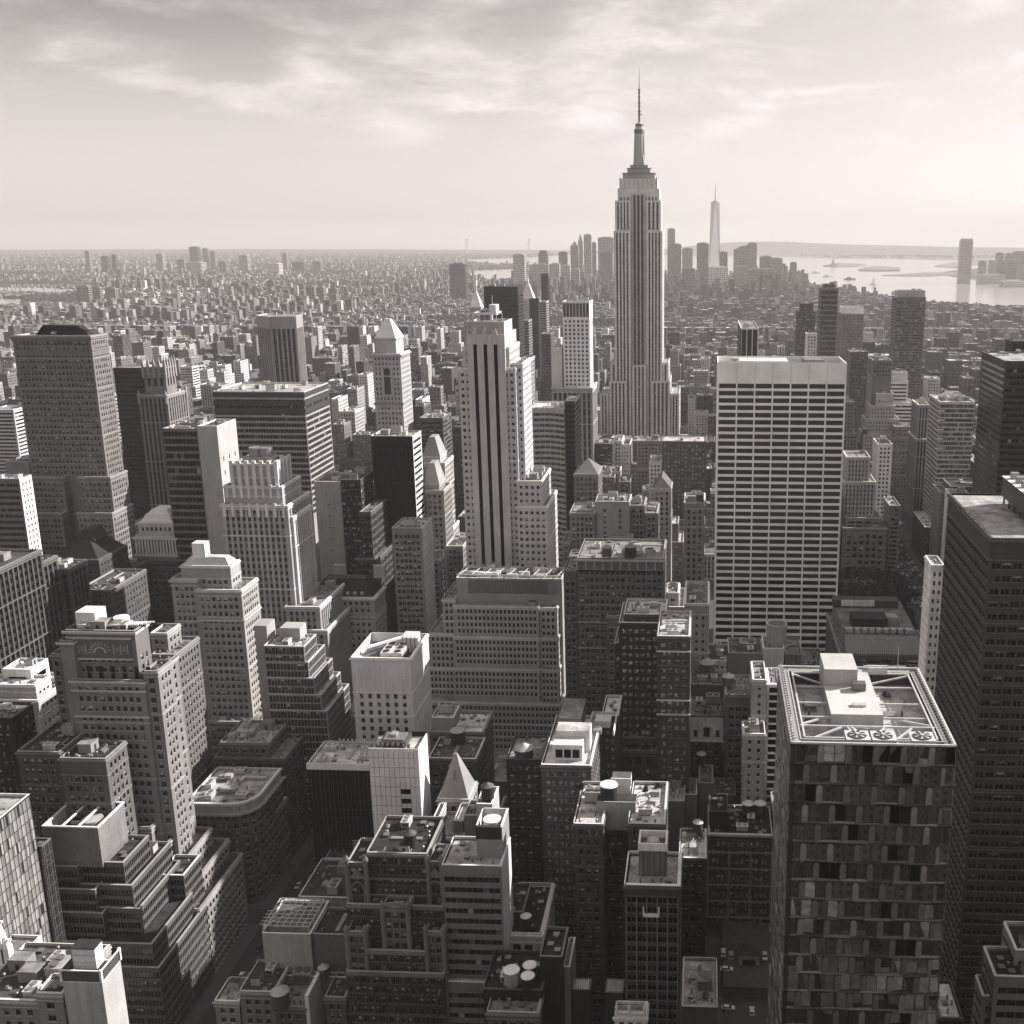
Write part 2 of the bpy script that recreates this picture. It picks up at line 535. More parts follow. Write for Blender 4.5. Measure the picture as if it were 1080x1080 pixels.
def inset(poly, offs):
    """polygon with each edge moved inward by its own offset"""
    n = len(poly); out = []
    for i in range(n):
        p0, p1, p2 = poly[i - 1], poly[i], poly[(i + 1) % n]
        a, b = offs[i - 1], offs[i]
        d1 = (p1[0] - p0[0], p1[1] - p0[1]); d2 = (p2[0] - p1[0], p2[1] - p1[1])
        l1 = math.hypot(*d1); l2 = math.hypot(*d2)
        n1 = (-d1[1] / l1, d1[0] / l1); n2 = (-d2[1] / l2, d2[0] / l2)
        q1 = (p1[0] + n1[0] * a, p1[1] + n1[1] * a); q2 = (p1[0] + n2[0] * b, p1[1] + n2[1] * b)
        cr = d1[0] * d2[1] - d1[1] * d2[0]
        if abs(cr) < 1e-3 * l1 * l2:
            out.append(q1); continue
        tt = ((q2[0] - q1[0]) * d2[1] - (q2[1] - q1[1]) * d2[0]) / cr
        out.append((q1[0] + d1[0] * tt, q1[1] + d1[1] * tt))
    return out


def facade(mb, cells, p0, p1, z0, z1, s, zlo, face):
    L = math.hypot(p1[0] - p0[0], p1[1] - p0[1])
    if L < 1.0 or z1 - z0 < 1.0: return
    t = ((p1[0] - p0[0]) / L, (p1[1] - p0[1]) / L); n = (t[1], -t[0])
    d = s['d']; W = masonry(s['v']); SP = masonry(s['sp']) if s['sp'] is not None else W
    a_start = d
    mode = s['mode']
    e = min(s['e'], L * .2)
    top = min(s['top'], (z1 - z0) * .5)
    nf = int((z1 - top - max(z0, zlo)) / s['fh'] + 1e-6)
    if mode == 'B' or nf < 1 or L < 2.2:
        mb.slab(p0, t, n, a_start, L, 0, d, z0, z1, W); return
    fh = s['fh']
    zb = z1 - top - nf * fh
    nb = max(1, int(round((L - 2 * e) / s['bw'])))
    bw = (L - 2 * e) / nb
    # top band, base band
    mb.slab(p0, t, n, a_start, L, 0, d, z1 - top, z1, W)
    if zb - z0 > 0.05:
        mb.slab(p0, t, n, a_start, L, 0, d, z0, zb, W)
    zt = z1 - top
    wh = fh * s['wh']; ww = bw * s['ww']
    piers = mode in 'PVG'
    pd = 0.0
    spd = {'P': .05, 'V': d * .55, 'R': 0.0, 'G': .04}[mode]
    # corner piers and piers between bays
    if piers:
        g = (bw - ww) / 2
        ps = [(a_start, e + g)] + [(e + i * bw - g, e + i * bw + g) for i in range(1, nb)] + [(L - e - g, L)]
        for a, b in ps:
            mb.slab(p0, t, n, a, b, pd, d, zb, zt, W, caps=False)
        sx = [(ps[i][1], ps[i + 1][0]) for i in range(nb)]
    else:
        ps = [(a_start, e), (L - e, L)]
        for a, b in ps:
            mb.slab(p0, t, n, a, b, .05, d, zb, zt, W, caps=False)
        sx = [(e + i * bw, e + (i + 1) * bw) for i in range(nb)]
        if s['mv'] is not None:
            for i in range(1, nb):
                mb.slab(p0, t, n, e + i * bw - .09, e + i * bw + .09, d * .45, d, zb, zt, masonry(s['mv']), caps=False)
    lo = fh * (1 - s['wh']) * .5
    for f in range(nf):
        zf = zb + f * fh
        # spandrel under the windows of floor f, reaching up from the head below
        za = zf - (lo if f > 0 else 0); zc = zf + lo
        if piers and mode == 'P':
            mb.slab(p0, t, n, ps[0][1] - .02, ps[-1][0] + .02, spd, d, za, zc, SP, ends=False)
        elif mode == 'V' or mode == 'G':
            mb.slab(p0, t, n, ps[0][1] - .02, ps[-1][0] + .02, spd, d, za, zc, SP, ends=False)
        else:
            mb.slab(p0, t, n, ps[0][1] - .02, ps[-1][0] + .02, spd, d, za, zc, SP, ends=False)
        for i, (a, b) in enumerate(sx):
            q = (p0[0] + t[0] * a - n[0] * (d - .03), p0[1] + t[1] * a - n[1] * (d - .03))
            cells.append((q[0], q[1], zc, t[0], t[1], b - a, fh - 2 * lo, face, f, i))
            if NEAR[0] and mode == 'P' and s['sill']:
                mb.slab(p0, t, n, a - .12, b + .12, -.12, d - .05, zc - .01, zc + .16, masonry(min(.7, s['v'] * 1.35 + .05)), ends=False)
    mb.slab(p0, t, n, ps[0][1] - .02, ps[-1][0] + .02, spd, d, zt - lo, zt + .02, SP, ends=False)


BLR = random.Random(99)
BLIND = {'plain': (.5, .62), 'blind': (.8, .8), 'dark': (.12, .5), 'pale': (.3, .5), 'black': (0, 0)}


def cell_quad(mb, c, mat, blind=None):
    """a pane of dark glass, with a shade drawn part of the way down behind some of them"""
    x, y, z, tx, ty, w, h = c[:7]

    def q(a, b, z0, z1, m): mb.poly([(x + tx * a, y + ty * a, z0), (x + tx * b, y + ty * b, z0), (x + tx * b, y + ty * b, z1), (x + tx * a, y + ty * a, z1)], m)
    if blind is None:
        kind = mat.name.replace('window_glass_', '').split('.')[0]
        pb, mxh = BLIND.get(kind, (0, 0))
        blind = BLR.uniform(.15, mxh) if BLR.random() < pb else 0
    zs = z + h * (1 - blind)
    if w > 1.1 and h > 1.2 and NEAR[0]:
        m_ = w / 2
        q(0, m_ - .04, z, zs, mat); q(m_ + .04, w, z, zs, mat); q(m_ - .04, m_ + .04, z, z + h, masonry(.3))
        if blind: q(0, m_ - .04, zs, z + h, glass('shade')); q(m_ + .04, w, zs, z + h, glass('shade'))
    else:
        q(0, w, z, zs, mat)
        if blind: q(0, w, zs, z + h, glass('shade'))


def windows_as_parts(root, cells, mode, gl, detail, off):
    """detail 2: every pane its own part (the 100 that show largest), 1: bands or strips, 0: one field of panes"""
    if not cells: return
    mat = glass(gl) if isinstance(gl, str) else gl
    rest = []
    if mode == 'P' or mode == 'G':
        if detail >= 2 or len(cells) <= 60:
            vis = []
            for c in cells:
                px, py = proj(c[0], c[1], c[2] + c[6] / 2)
                (vis if -4 < px < 1084 and -4 < py < 1084 else rest).append(c)
            vis.sort(key=lambda c: -c[2])
            cache = {}
            for c in vis[:100]:
                k = (round(c[3], 3), round(c[4], 3), round(c[5], 2), round(c[6], 2), BLR.randrange(9))
                if k not in cache:
                    m = MB(); cell_quad(m, (0, 0, 0) + c[3:7], mat); cache[k] = m.mesh('window')
                o = bpy.data.objects.new('window', cache[k]); COL.objects.link(o); o.parent = root
                o.location = (c[0] - off[0], c[1] - off[1], c[2] - off[2])
            rest += vis[100:]
        else:
            rest = cells
        if rest:
            m = MB()
            for c in rest: cell_quad(m, c, mat)
            tag(m.obj('windows', root, off), kind='stuff')
    else:
        key = (lambda c: (c[7], c[8])) if mode == 'R' else (lambda c: (c[7], c[9]))
        nm = 'window_band' if mode == 'R' else 'window_strip'
        groups = {}
        for c in cells: groups.setdefault(key(c), []).append(c)
        if detail == 0:
            m = MB()
            for c in cells: cell_quad(m, c, mat)
            tag(m.obj('windows', root, off), kind='stuff'); return
        gs = sorted(groups.values(), key=lambda g: -max(c[2] for c in g))
        ps = pane_set(gl) if isinstance(gl, str) else [mat]
        wts = [max(.15, 1 - i / len(ps)) ** 2 for i in range(len(ps))]
        for g in gs[:100]:
            m = MB(); idx = [m.mi(p) for p in ps]
            if mode == 'R':
                g = sorted(g, key=lambda c: c[9]); z, h = g[0][2], g[0][6]
                cols = [(c[0], c[1]) for c in g] + [(g[-1][0] + g[-1][3] * g[-1][5], g[-1][1] + g[-1][4] * g[-1][5])]
                m.v = [(x, y, z) for x, y in cols] + [(x, y, z + h) for x, y in cols]; n = len(cols)
                for i in range(n - 1): m.l += [i, i + 1, n + i + 1, n + i]; m.n.append(4); m.m.append(BLR.choices(idx, wts)[0])
            else:
                g = sorted(g, key=lambda c: c[2]); x, y, tx, ty, w = g[0][0], g[0][1], g[0][3], g[0][4], g[0][5]
                zs_ = [q for c in g for q in (c[2], c[2] + c[6])]
                for z in zs_: m.v += [(x, y, z), (x + tx * w, y + ty * w, z)]
                for i in range(len(zs_) - 1): m.l += [2 * i, 2 * i + 1, 2 * i + 3, 2 * i + 2]; m.n.append(4); m.m.append(BLR.choices(idx, wts)[0])
            m.obj(nm, root, off)
        if len(gs) > 100:
            m = MB()
            for g in gs[100:]:
                for c in g: cell_quad(m, c, mat)
            tag(m.obj('windows', root, off), kind='stuff')


def mass(mb, rf, poly, z0, z1, s, zlo=0, face0=0, cells=None, side=None):
    """one block: core, facades on the walls that face the city's viewer, parapet and roof"""
    n = len(poly)
    seen = []
    for i in range(n):
        p, q = poly[i], poly[(i + 1) % n]
        L = math.hypot(q[0] - p[0], q[1] - p[1]); nx, ny = (q[1] - p[1]) / L, -(q[0] - p[0]) / L
        mx, my = (p[0] + q[0]) / 2, (p[1] + q[1]) / 2
        D = math.hypot(mx, my)
        seen.append((-mx * nx - my * ny) / D > FACE_TOL)
    W = masonry(s['v'])
    d = s['d']
    core = inset(poly, [d if k else 0.0 for k in seen])
    pp = s['pp']
    rm = roofing(s['roof'])
    k = len(mb.v)
    mb.prism(core, z0, z1 - pp, W)
    # roof sheet and parapets belong to the roof part
    cp = inset(poly, [d + .3] * n)
    rf.poly([(x, y, z1 - pp + .02) for x, y in cp], rm)
    C = masonry(s['cope'] if s['cope'] is not None else min(.75, s['v'] * 1.5 + .1))
    for i in range(n):
        p, q = poly[i], poly[(i + 1) % n]
        L = math.hypot(q[0] - p[0], q[1] - p[1]); t = ((q[0] - p[0]) / L, (q[1] - p[1]) / L); nn = (t[1], -t[0])
        if seen[i]:
            ss = side if (side and i > 0) else s
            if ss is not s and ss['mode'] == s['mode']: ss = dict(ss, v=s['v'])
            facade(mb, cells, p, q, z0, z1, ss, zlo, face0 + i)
            rf.slab(p, t, nn, d + .01, L - .4, d - .005, d + .3, z1 - pp, z1 + .12, C)
            rf.slab(p, t, nn, d, L + .1, -.1, d - .01, z1, z1 + .13, C)
        else:
            rf.slab(p, t, nn, .4, L - .4, 0.004, .35, z1 - pp, z1 + .12, C)
    return seen


class T:
    def __init__(s, xl, xr, yt, Y, D=30.0, xb=None, f=None, g=0, yb=None, side=None, poly=None, h=None, z0=None):
        s.f = f; s.side = side; s.g = g; s.z0 = z0
        if poly is None:
            X0, _, h0 = aY(xl, yt, Y); X1, _, h1 = aY(xr, yt, Y)
            hh = (h0 + h1) / 2 if h is None else h
            if xb is not None:
                Y1 = back_depth(xb, X1 if (xl + xr) / 2 < 745 else X0, hh)
                D = max(3.0, min(110, Y1 - Y))
            s.poly = [(X0, Y), (X1, Y), (X1, Y + D), (X0, Y + D)]
            s.h = hh
        else:
            s.poly = poly; s.h = h
        s.zlo = aY((xl + xr) / 2, yb, Y)[2] if yb else 0.0

    def bb(s):
        xs = [p[0] for p in s.poly]; ys = [p[1] for p in s.poly]
        return min(xs), max(xs), min(ys), max(ys)


FOOT = []          # footprints already taken: x0,x1,y0,y1,h
ANCH = []


def overlap(a, b, m=0):
    return a[0] < b[1] + m and a[1] > b[0] - m and a[2] < b[3] + m and a[3] > b[2] - m


def rect(x0, x1, y0, y1): return [(x0, y0), (x1, y0), (x1, y1), (x0, y1)]


UNIT = {}


def unit_mesh(kind):
    """roof machinery, one mesh of each kind"""
    if kind in UNIT: return UNIT[kind]
    m = MB()
    if kind == 'air_handler':
        w = metal(.5, .5, .3)
        m.box(-2.2, 2.2, -1.3, 1.3, .4, 2.3, w); m.box(-2.35, 2.35, -1.45, 1.45, 2.3, 2.45, metal(.6, .5, .3), True)
        for sx in (-1.9, 1.7):
            for sy in (-1.1, .9): m.box(sx, sx + .2, sy, sy + .2, 0, .4, metal(.15))
        m.cyl(-1.1, 0, .85, 2.45, 2.75, metal(.3), 12); m.cyl(1.1, 0, .85, 2.45, 2.75, metal(.3), 12)
        m.box(-2.21, -2.19, -1.0, 1.0, .7, 2.0, metal(.1))
    elif kind == 'bulkhead':
        w = masonry(.33)
        m.prism(rect(-2.6, 2.6, -2.2, 2.2), 0, 3.3, w, topmat=roofing(.3)); m.box(-2.75, 2.75, -2.35, -2.2, 3.1, 3.5, w, True); m.box(-2.75, 2.75, 2.2, 2.35, 3.1, 3.5, w, True)
        m.box(-.6, .5, -2.26, -2.21, 0, 2.2, metal(.06))
    elif kind == 'vent_pipe':
        m.cyl(0, 0, .28, 0, 1.5, metal(.16), 10); m.cyl(0, 0, .5, 1.5, 1.8, metal(.2), 10, .2)
    elif kind == 'duct':
        w = metal(.55, .5, .4)
        m.box(-4.5, 4.5, -.5, .5, .5, 1.4, w, True)
        m.box(4.5, 5.5, -.5, 3.2, .5, 1.4, w, True)
        for x in (-3.5, 0, 3.2): m.box(x, x + .15, -.4, .4, 0, .5, metal(.1))
    elif kind == 'skylight':
        m.prism(rect(-1.6, 1.6, -1.1, 1.1), 0, .5, metal(.35)); m.prism(rect(-1.5, 1.5, -1, 1), .5, 1.2, glass('pale'), top=rect(-1.5, 1.5, -.05, .05))
    elif kind == 'cooling_tower':
        w = metal(.38, .5, .4)
        m.box(-3, 3, -2, 2, .8, 4.2, w, True)
        for i in range(9): m.box(-2.8, 2.8, -2.06, -2.01, 1.2 + i * .3, 1.35 + i * .3, metal(.08))
        m.cyl(-1.4, 0, 1.15, 4.2, 4.9, metal(.2), 14); m.cyl(1.4, 0, 1.15, 4.2, 4.9, metal(.2), 14)
        for sx in (-2.9, 2.6):
            for sy in (-1.9, 1.6): m.box(sx, sx + .3, sy, sy + .3, 0, .8, metal(.12))
    elif kind == 'pipe_run':
        w = metal(.5, .5, .3)
        for k in range(3): m.box(-5, 5, k * .5 - .6, k * .5 - .4, .35, .55, w, True)
        for x in (-4.5, -1.5, 1.5, 4.5): m.box(x, x + .15, -.7, .7, 0, .35, metal(.1))
    elif kind == 'dunnage':
        w = metal(.16, .6, .2)
        for y in (-1.6, 0, 1.6): m.box(-3.6, 3.6, y - .12, y + .12, .9, 1.2, w, True)
        for x in (-3.4, 0, 3.2):
            m.box(x, x + .2, -2, 2, .7, .9, w, True)
            for y in (-1.7, 1.5): m.box(x, x + .2, y, y + .2, 0, .7, w)
        m.box(-2.5, .5, -1.2, 1.2, 1.2, 2.6, metal(.45, .5, .3)); m.box(1.2, 3, -1, .8, 1.2, 2.1, metal(.3, .5, .3))
    elif kind == 'hatch':
        m.box(-.8, .8, -.8, .8, 0, .7, metal(.14)); m.box(-.9, .9, -.9, .9, .7, .8, metal(.22), True)
    elif kind == 'curb':
        m.box(-.9, .9, -.5, .5, 0, .45, metal(.3, .5, .1)); m.box(-.6, .1, -.35, .35, .45, .95, metal(.3))
    elif kind == 'pipe':
        w = metal(.5, .5, .3)
        m.box(-2.5, 2.5, -.12, .12, .25, .5, w, True); m.box(2.3, 2.55, -.12, 1.6, .25, .5, w, True); m.box(-2.3, -2.1, -.2, .2, 0, .25, metal(.1)); m.box(1.4, 1.6, -.2, .2, 0, .25, metal(.1))
    elif kind == 'roof_hut':
        m.prism(rect(-1.7, 1.7, -1.5, 1.5), 0, 2.6, masonry(.42), topmat=roofing(.12)); m.box(-.5, .5, -1.54, -1.51, 0, 2, metal(.05))
    UNIT[kind] = m.mesh(kind)
    return UNIT[kind]


def clutter(root, off, bb, z, rnd, n, avoid=(), put=None, kinds=('air_handler', 'bulkhead', 'vent_pipe', 'hatch', 'duct', 'skylight', 'cooling_tower', 'pipe_run', 'dunnage', 'roof_hut', 'air_handler')):
    size = {'air_handler': 2.6, 'bulkhead': 3.0, 'vent_pipe': .9, 'duct': 5.0, 'skylight': 1.8, 'cooling_tower': 3.4, 'pipe_run': 5.0, 'dunnage': 3.8, 'hatch': 1.1, 'curb': 1.0, 'pipe': 2.6, 'roof_hut': 2.0}
    put = put if put is not None else []
    for i in range(n):
        k = rnd.choice(kinds); r = size[k]
        if bb[1] - bb[0] < 2 * r + 2 or bb[3] - bb[2] < 2 * r + 2:
            k, r = rnd.choice((('vent_pipe', .9), ('hatch', 1.1)))
            if bb[1] - bb[0] < 4 or bb[3] - bb[2] < 4: continue
        for q in range(12):
            x = rnd.uniform(bb[0] + r + .8, bb[1] - r - .8); y = rnd.uniform(bb[2] + r + .8, bb[3] - r - .8)
            if any(overlap((x - r, x + r, y - r, y + r), a, .5) for a in avoid): continue
            if any(math.hypot(x - a, y - b) < r + c for a, b, c in put): continue
            put.append((x, y, r))
            o = bpy.data.objects.new(k, unit_mesh(k)); COL.objects.link(o); o.parent = root
            o.location = (x - off[0], y - off[1], z - off[2]); o.rotation_euler = (0, 0, rnd.choice((0, pi / 2, pi, -pi / 2)) if k != 'duct' else rnd.choice((0, pi)))
            break
    return put


def building(name, label, cat, tiers, detail=None, clut=4, seed=1, extra=None, group=None, reg=True):
    rnd = random.Random(seed * 7919 + 13)
    NEAR[0] = min(p[1] for t in tiers for p in t.poly) < 640 and reg
    xs = [p[0] for t in tiers for p in t.poly]; ys = [p[1] for t in tiers for p in t.poly]
    off = ((min(xs) + max(xs)) / 2, (min(ys) + max(ys)) / 2, 0.0)
    root = empty(name, off, label, cat, group)
    wall = MB()
    if detail is None: detail = 2 if min(ys) < 700 else 1
    sets = {}
    for i, t in enumerate(tiers):
        z0 = 0.0
        if t.z0 is not None: z0 = t.z0
        elif not t.g:
            for u in tiers[i + 1:]:
                a, b = t.bb(), u.bb()
                if u.h < t.h and a[0] > b[0] - 1.5 and a[1] < b[1] + 1.5 and a[2] > b[2] - 1.5 and a[3] < b[3] + 1.5:
                    z0 = max(z0, u.h - u.f['pp'])
        cells = []
        t.zbase = z0
        rf = MB()
        mass(wall, rf, t.poly, z0, t.h, t.f, t.zlo, i * 20, cells, t.side)
        rf.obj('roof', root, off)
        sets.setdefault((t.f['mode'], t.f['gl']), []).extend(cells)
        if reg:
            bb = t.bb(); FOOT.append((bb[0], bb[1], bb[2], bb[3], t.h))
    wall.obj('wall', root, off)
    for (mode, gl), cells in sets.items():
        windows_as_parts(root, cells, mode, gl, detail, off)
    if min(ys) < 1000 and reg:
        # cornices and string courses of the masonry blocks
        for t in tiers:
            if t.f['mode'] not in 'PV' or t.f['v'] < .08 or len(t.poly) > 4 or t.f['bw'] > 8: continue
            p, q = t.poly[0], t.poly[1]
            lines = [(t.h - 1.0, .7, .45), (t.h - t.f['top'] - .25, .4, .22)]
            zz_ = t.h - t.f['top'] - t.f['fh'] * rnd.randint(3, 5)
            while zz_ > max(t.zbase, t.zlo) + 12 and len(lines) < 6:
                lines.append((zz_, .45, .2)); zz_ -= t.f['fh'] * rnd.randint(5, 9)
            C_ = masonry(min(.72, t.f['v'] * 1.3 + .04))
            for j_, (z_, hh_, o_) in enumerate(lines):
                co = MB()
                for k in range(4):
                    p, q = t.poly[k], t.poly[(k + 1) % 4]
                    L = math.hypot(q[0] - p[0], q[1] - p[1]); tt = ((q[0] - p[0]) / L, (q[1] - p[1]) / L); nn = (tt[1], -tt[0])
                    if k == 2 or (k == 1 and p[0] > 20) or (k == 3 and q[0] < -20): continue
                    co.slab(p, tt, nn, (-o_ if k == 0 else .002), L + (o_ if k == 0 else 0), -o_, -.006, z_, z_ + hh_, C_)
                co.obj('cornice' if j_ == 0 else 'string_course', root, off)
    if clut:
        clut = int(clut * 1.8)
        for i, t in enumerate(tiers):
            bb = t.bb()
            av = [u.bb() for u in tiers if u is not t and u.h > t.h and u.zbase < t.h + .5]
            area = (bb[1] - bb[0]) * (bb[3] - bb[2])
            free = area - sum(max(0, min(bb[1], a[1]) - max(bb[0], a[0])) * max(0, min(bb[3], a[3]) - max(bb[2], a[2])) for a in av)
            put = clutter(root, off, bb, t.h - t.f['pp'], rnd, int(min(clut, max(1, free / 55))), av)
            if reg and min(ys) < 640:
                clutter(root, off, bb, t.h - t.f['pp'], rnd, int(min(14, free / 30)), av, kinds=('vent_pipe', 'hatch', 'vent_pipe', 'curb', 'curb', 'pipe'), put=put)
    if extra: extra(root, off, tiers, rnd)
    xm = sum(proj(p[0], p[1], tiers[0].h)[0] for p in tiers[0].poly[:2]) / 2
    root['_px'] = (xm, proj(tiers[0].poly[0][0], tiers[0].poly[0][1], tiers[0].h)[1])
    return root


def hip(mb, bb, z0, h, ins, mat, flat=None):
    """hipped or mansard roof over a rectangle"""
    x0, x1, y0, y1 = bb
    mb.prism(rect(x0, x1, y0, y1), z0, z0 + h, mat, top=rect(x0 + ins, x1 - ins, y0 + ins, y1 - ins), topmat=flat or mat)

# ------------------------------------------------------------------ the near and middle city, building by building
EAST5, WEST5, EAST6, WEST6 = -175.0, -145.0, 150.0, 180.0     # building lines of the two avenues

brick_dk = st('P', v=.13, fh=3.5, bw=2.7, ww=.54, wh=.58)
brick = st('P', v=.2, fh=3.5, bw=2.7, ww=.54, wh=.58)
stone = st('P', v=.34, fh=3.6, bw=2.8, ww=.52, wh=.58)
stone_lt = st('P', v=.48, fh=3.6, bw=2.8, ww=.52, wh=.58)
deco = st('V', v=.34, fh=3.6, bw=2.8, ww=.5, wh=.55, d=.5, sp=.24)
ribbon = st('R', v=.4, fh=3.7, bw=1.7, wh=.5, d=.3, mv=.2)
dark_glass = st('G', v=.06, fh=3.7, bw=1.6, ww=.88, wh=.72, d=.18, gl='dark', e=.5, roof=.25)
blank = st('B', v=.5, d=.2)


def mod(s, **k):
    r = dict(s); r.update(k); return r


def add_mesh_part(root, off, name, fn):
    m = MB(); fn(m); return m.obj(name, root, off)


# ---- far left: dark brick giant with arched top windows and a mansard
def x_mansard(root, off, ts, rnd):
    b = ts[0].bb(); z = ts[0].h

    def f(m):
        hip(m, (b[0] + 9, b[1] - 6, b[2] + 9, b[3] - 5), z - 1, 6.5, 6, masonry(.05), roofing(.1))
        m.box(b[0] + 8.5, b[1] - 5.5, b[2] + 8.5, b[3] - 4.5, z - 1, z - .4, masonry(.2))
    add_mesh_part(root, off, 'mansard_roof', f)

    def arch(m, i):
        n = 3; w = (b[1] - b[0]) / n
        if True:
            xc = b[0] + w * (i + .5) - 2
            for z0, hh, ww in ((z - 26, 12, 3.4),):
                pts = [(xc - ww, b[2] - .25, z0), (xc + ww, b[2] - .25, z0), (xc + ww, b[2] - .25, z0 + hh - ww)]
                pts += [(xc + ww * cos(a), b[2] - .25, z0 + hh - ww + ww * sin(a)) for a in [pi * k / 8 for k in range(1, 8)]]
                pts += [(xc - ww, b[2] - .25, z0 + hh - ww)]
                for k in range(len(pts)):
                    m.bar(pts[k], pts[(k + 1) % len(pts)], .5, masonry(.3))
                for q in (-.33, .33): m.bar((xc + ww * q * 1.5, b[2] - .2, z0), (xc + ww * q * 1.5, b[2] - .2, z0 + hh - 1.8), .5, masonry(.26))
    for i in range(3): add_mesh_part(root, off, 'arch_surround', lambda m: arch(m, i))

    def corn(m):
        for zz, o in ((z - 2.2, .9), (z - 9, .5), (z - 33, .45), (z - 12, .3)):
            m.box(b[0] - o, b[1] + o, b[2] - o, b[2] - .02, zz, zz + .9, masonry(.26), True)
            m.box(b[1] + .02, b[1] + o, b[2] - .02, b[3], zz, zz + .9, masonry(.26), True)
        for i in range(int((b[1] - b[0]) / 1.6)):
            m.box(b[0] + i * 1.6, b[0] + i * 1.6 + .7, b[2] - .6, b[2] - .02, z - 3.4, z - 2.25, masonry(.26), True)
    add_mesh_part(root, off, 'cornice', corn)


bl = st('P', v=.25, bw=2.4, fh=3.6, ww=.56, wh=.62, d=.4, top=3)
building('office_tower', 'huge dark brick slab with arched top-floor windows under a dark mansard roof', 'skyscraper', [
    T(12, 95, 354, 640, xb=113, f=bl, yb=505),
    T(33, 66, 503, 634, D=30, f=bl, yb=600), T(82, 116, 503, 634, xb=134, f=bl, yb=600, g=1),
    T(28, 65, 541, 629, D=35, f=bl, yb=620), T(80.5, 118, 541, 629, xb=140, f=bl, yb=620, g=1)],
    seed=1, extra=x_mansard, clut=2)
building('office_tower', 'black windowed slab between the huge brick slab and the tower with stone spikes', 'skyscraper',
         [T(119, 151, 388, 815, D=38, f=mod(ribbon, v=.07, gl='dark', fh=3.6, wh=.45, mv=.05), yb=540)], seed=2, clut=2)


def x_spikes(root, off, ts, rnd):
    b = ts[0].bb(); z = ts[0].h
    pts = [(b[0] + (b[1] - b[0]) * i / 4, b[2]) for i in range(5)] + [(b[1], b[2] + (b[3] - b[2]) * i / 4) for i in range(1, 5)]
    for x, y in pts:
        add_mesh_part(root, off, 'pinnacle', lambda m: (m.prism(rect(x - .8, x + .8, y - .8, y + .8), z - 8, z + 2, masonry(.36)),
                                                        m.cone(rect(x - .8, x + .8, y - .8, y + .8), z + 2, (x, y, z + 8), masonry(.36))))
    c = ts[1].bb()
    for x, y in ((c[0] + 1, c[2]), (c[1] - 1, c[2]), (c[1], c[3] - 2)):
        add_mesh_part(root, off, 'pinnacle', lambda m: (m.prism(rect(x - .8, x + .8, y - .8, y + .8), ts[1].h - 6, ts[1].h + 1, masonry(.36)),
                                                        m.cone(rect(x - .8, x + .8, y - .8, y + .8), ts[1].h + 1, (x, y, ts[1].h + 4), masonry(.36))))


gv = st('V', v=.27, fh=3.6, bw=3.4, ww=.5, wh=.6, d=.8, sp=.12, gl='dark')
building('office_tower', 'slim stone tower whose stepped crown bristles with pointed stone spikes', 'skyscraper', [
    T(150.5, 173.5, 387, 768, xb=184, f=mod(gv, bw=4.4, wh=.8, fh=9, top=5), yb=420),
    T(145, 176, 417, 764, xb=197, f=gv, yb=560), T(160, 200, 470, 766, D=30, f=gv, yb=560)], seed=3, extra=x_spikes, clut=1)

# ---- glass and white panel tower
building('office_tower', 'tower half of dark glass and half of white panels beside the striped slab', 'skyscraper', [
    T(171, 207.5, 452, 602, D=30, f=st('R', v=.24, fh=4.3, bw=2.2, wh=.66, d=.2, gl='plain', e=.4, top=1, mv=.16, roof=.15), yb=620),
    T(207.5, 228.5, 449.5, 600, xb=248.5, f=st('B', v=.44, d=.2, roof=.15), side=st('P', v=.44, fh=8, bw=7, ww=.16, wh=.36, d=.2, top=16, gl='dark'), g=1, yb=600)], seed=4, clut=5)
# ---- big striped slab
sl = st('R', v=.38, fh=3.9, bw=1.9, wh=.66, d=.3, gl='plain', e=.6, top=.6, mv=.3, roof=.42)


def x_bands(root, off, ts, rnd):
    b = ts[0].bb(); z = ts[0].h

    def f(m):
        for k in range(3):
            m.box(b[0] - .12, b[1] + .12, b[2] - .12, b[2] + .2, z - 3.9 - k * 5.2, z - .7 - k * 5.2, metal(.03, .6, 0))
            m.box(b[1] - .2, b[1] + .13, b[2] + .2, b[3], z - 3.9 - k * 5.2, z - .7 - k * 5.2, metal(.03, .6, 0))
    add_mesh_part(root, off, 'louvre_band', f)


building('office_tower', 'broad slab striped by pale spandrels and dark window bands with three black top bands', 'skyscraper',
         [T(224, 320.5, 413, 695, xb=346, f=sl, side=mod(sl, v=.6), yb=545)], seed=5, extra=x_bands, clut=8)

# ---- brown ribbed tower turned to the street grid
X0, Y0, h0 = aY(267, 333, 1345); X1 = aY(284, 333, 1330)[0]; X2 = aY(313, 333, 1342)[0]; X3 = aY(318.5, 333, 1370)[0]
rib = st('V', v=.36, fh=3.8, bw=5.2, ww=.66, wh=.62, d=1.6, sp=.06, gl='dark', top=15, e=1.5)
building('office_tower', 'ribbed brown tower with tall piers standing alone behind the striped slab', 'skyscraper',
         [T(0, 0, 0, 0, poly=[(X0, 1352), (X1, 1330), (X2, 1338), (X3, 1372), (X3 - 20, 1400), (X0, 1390)], h=h0, f=rib)], seed=6, detail=1, clut=3)

# ---- scalloped crown tower
dk = st('V', v=.4, fh=3.5, bw=2.9, ww=.55, wh=.55, d=.7, sp=.3, e=1.8)


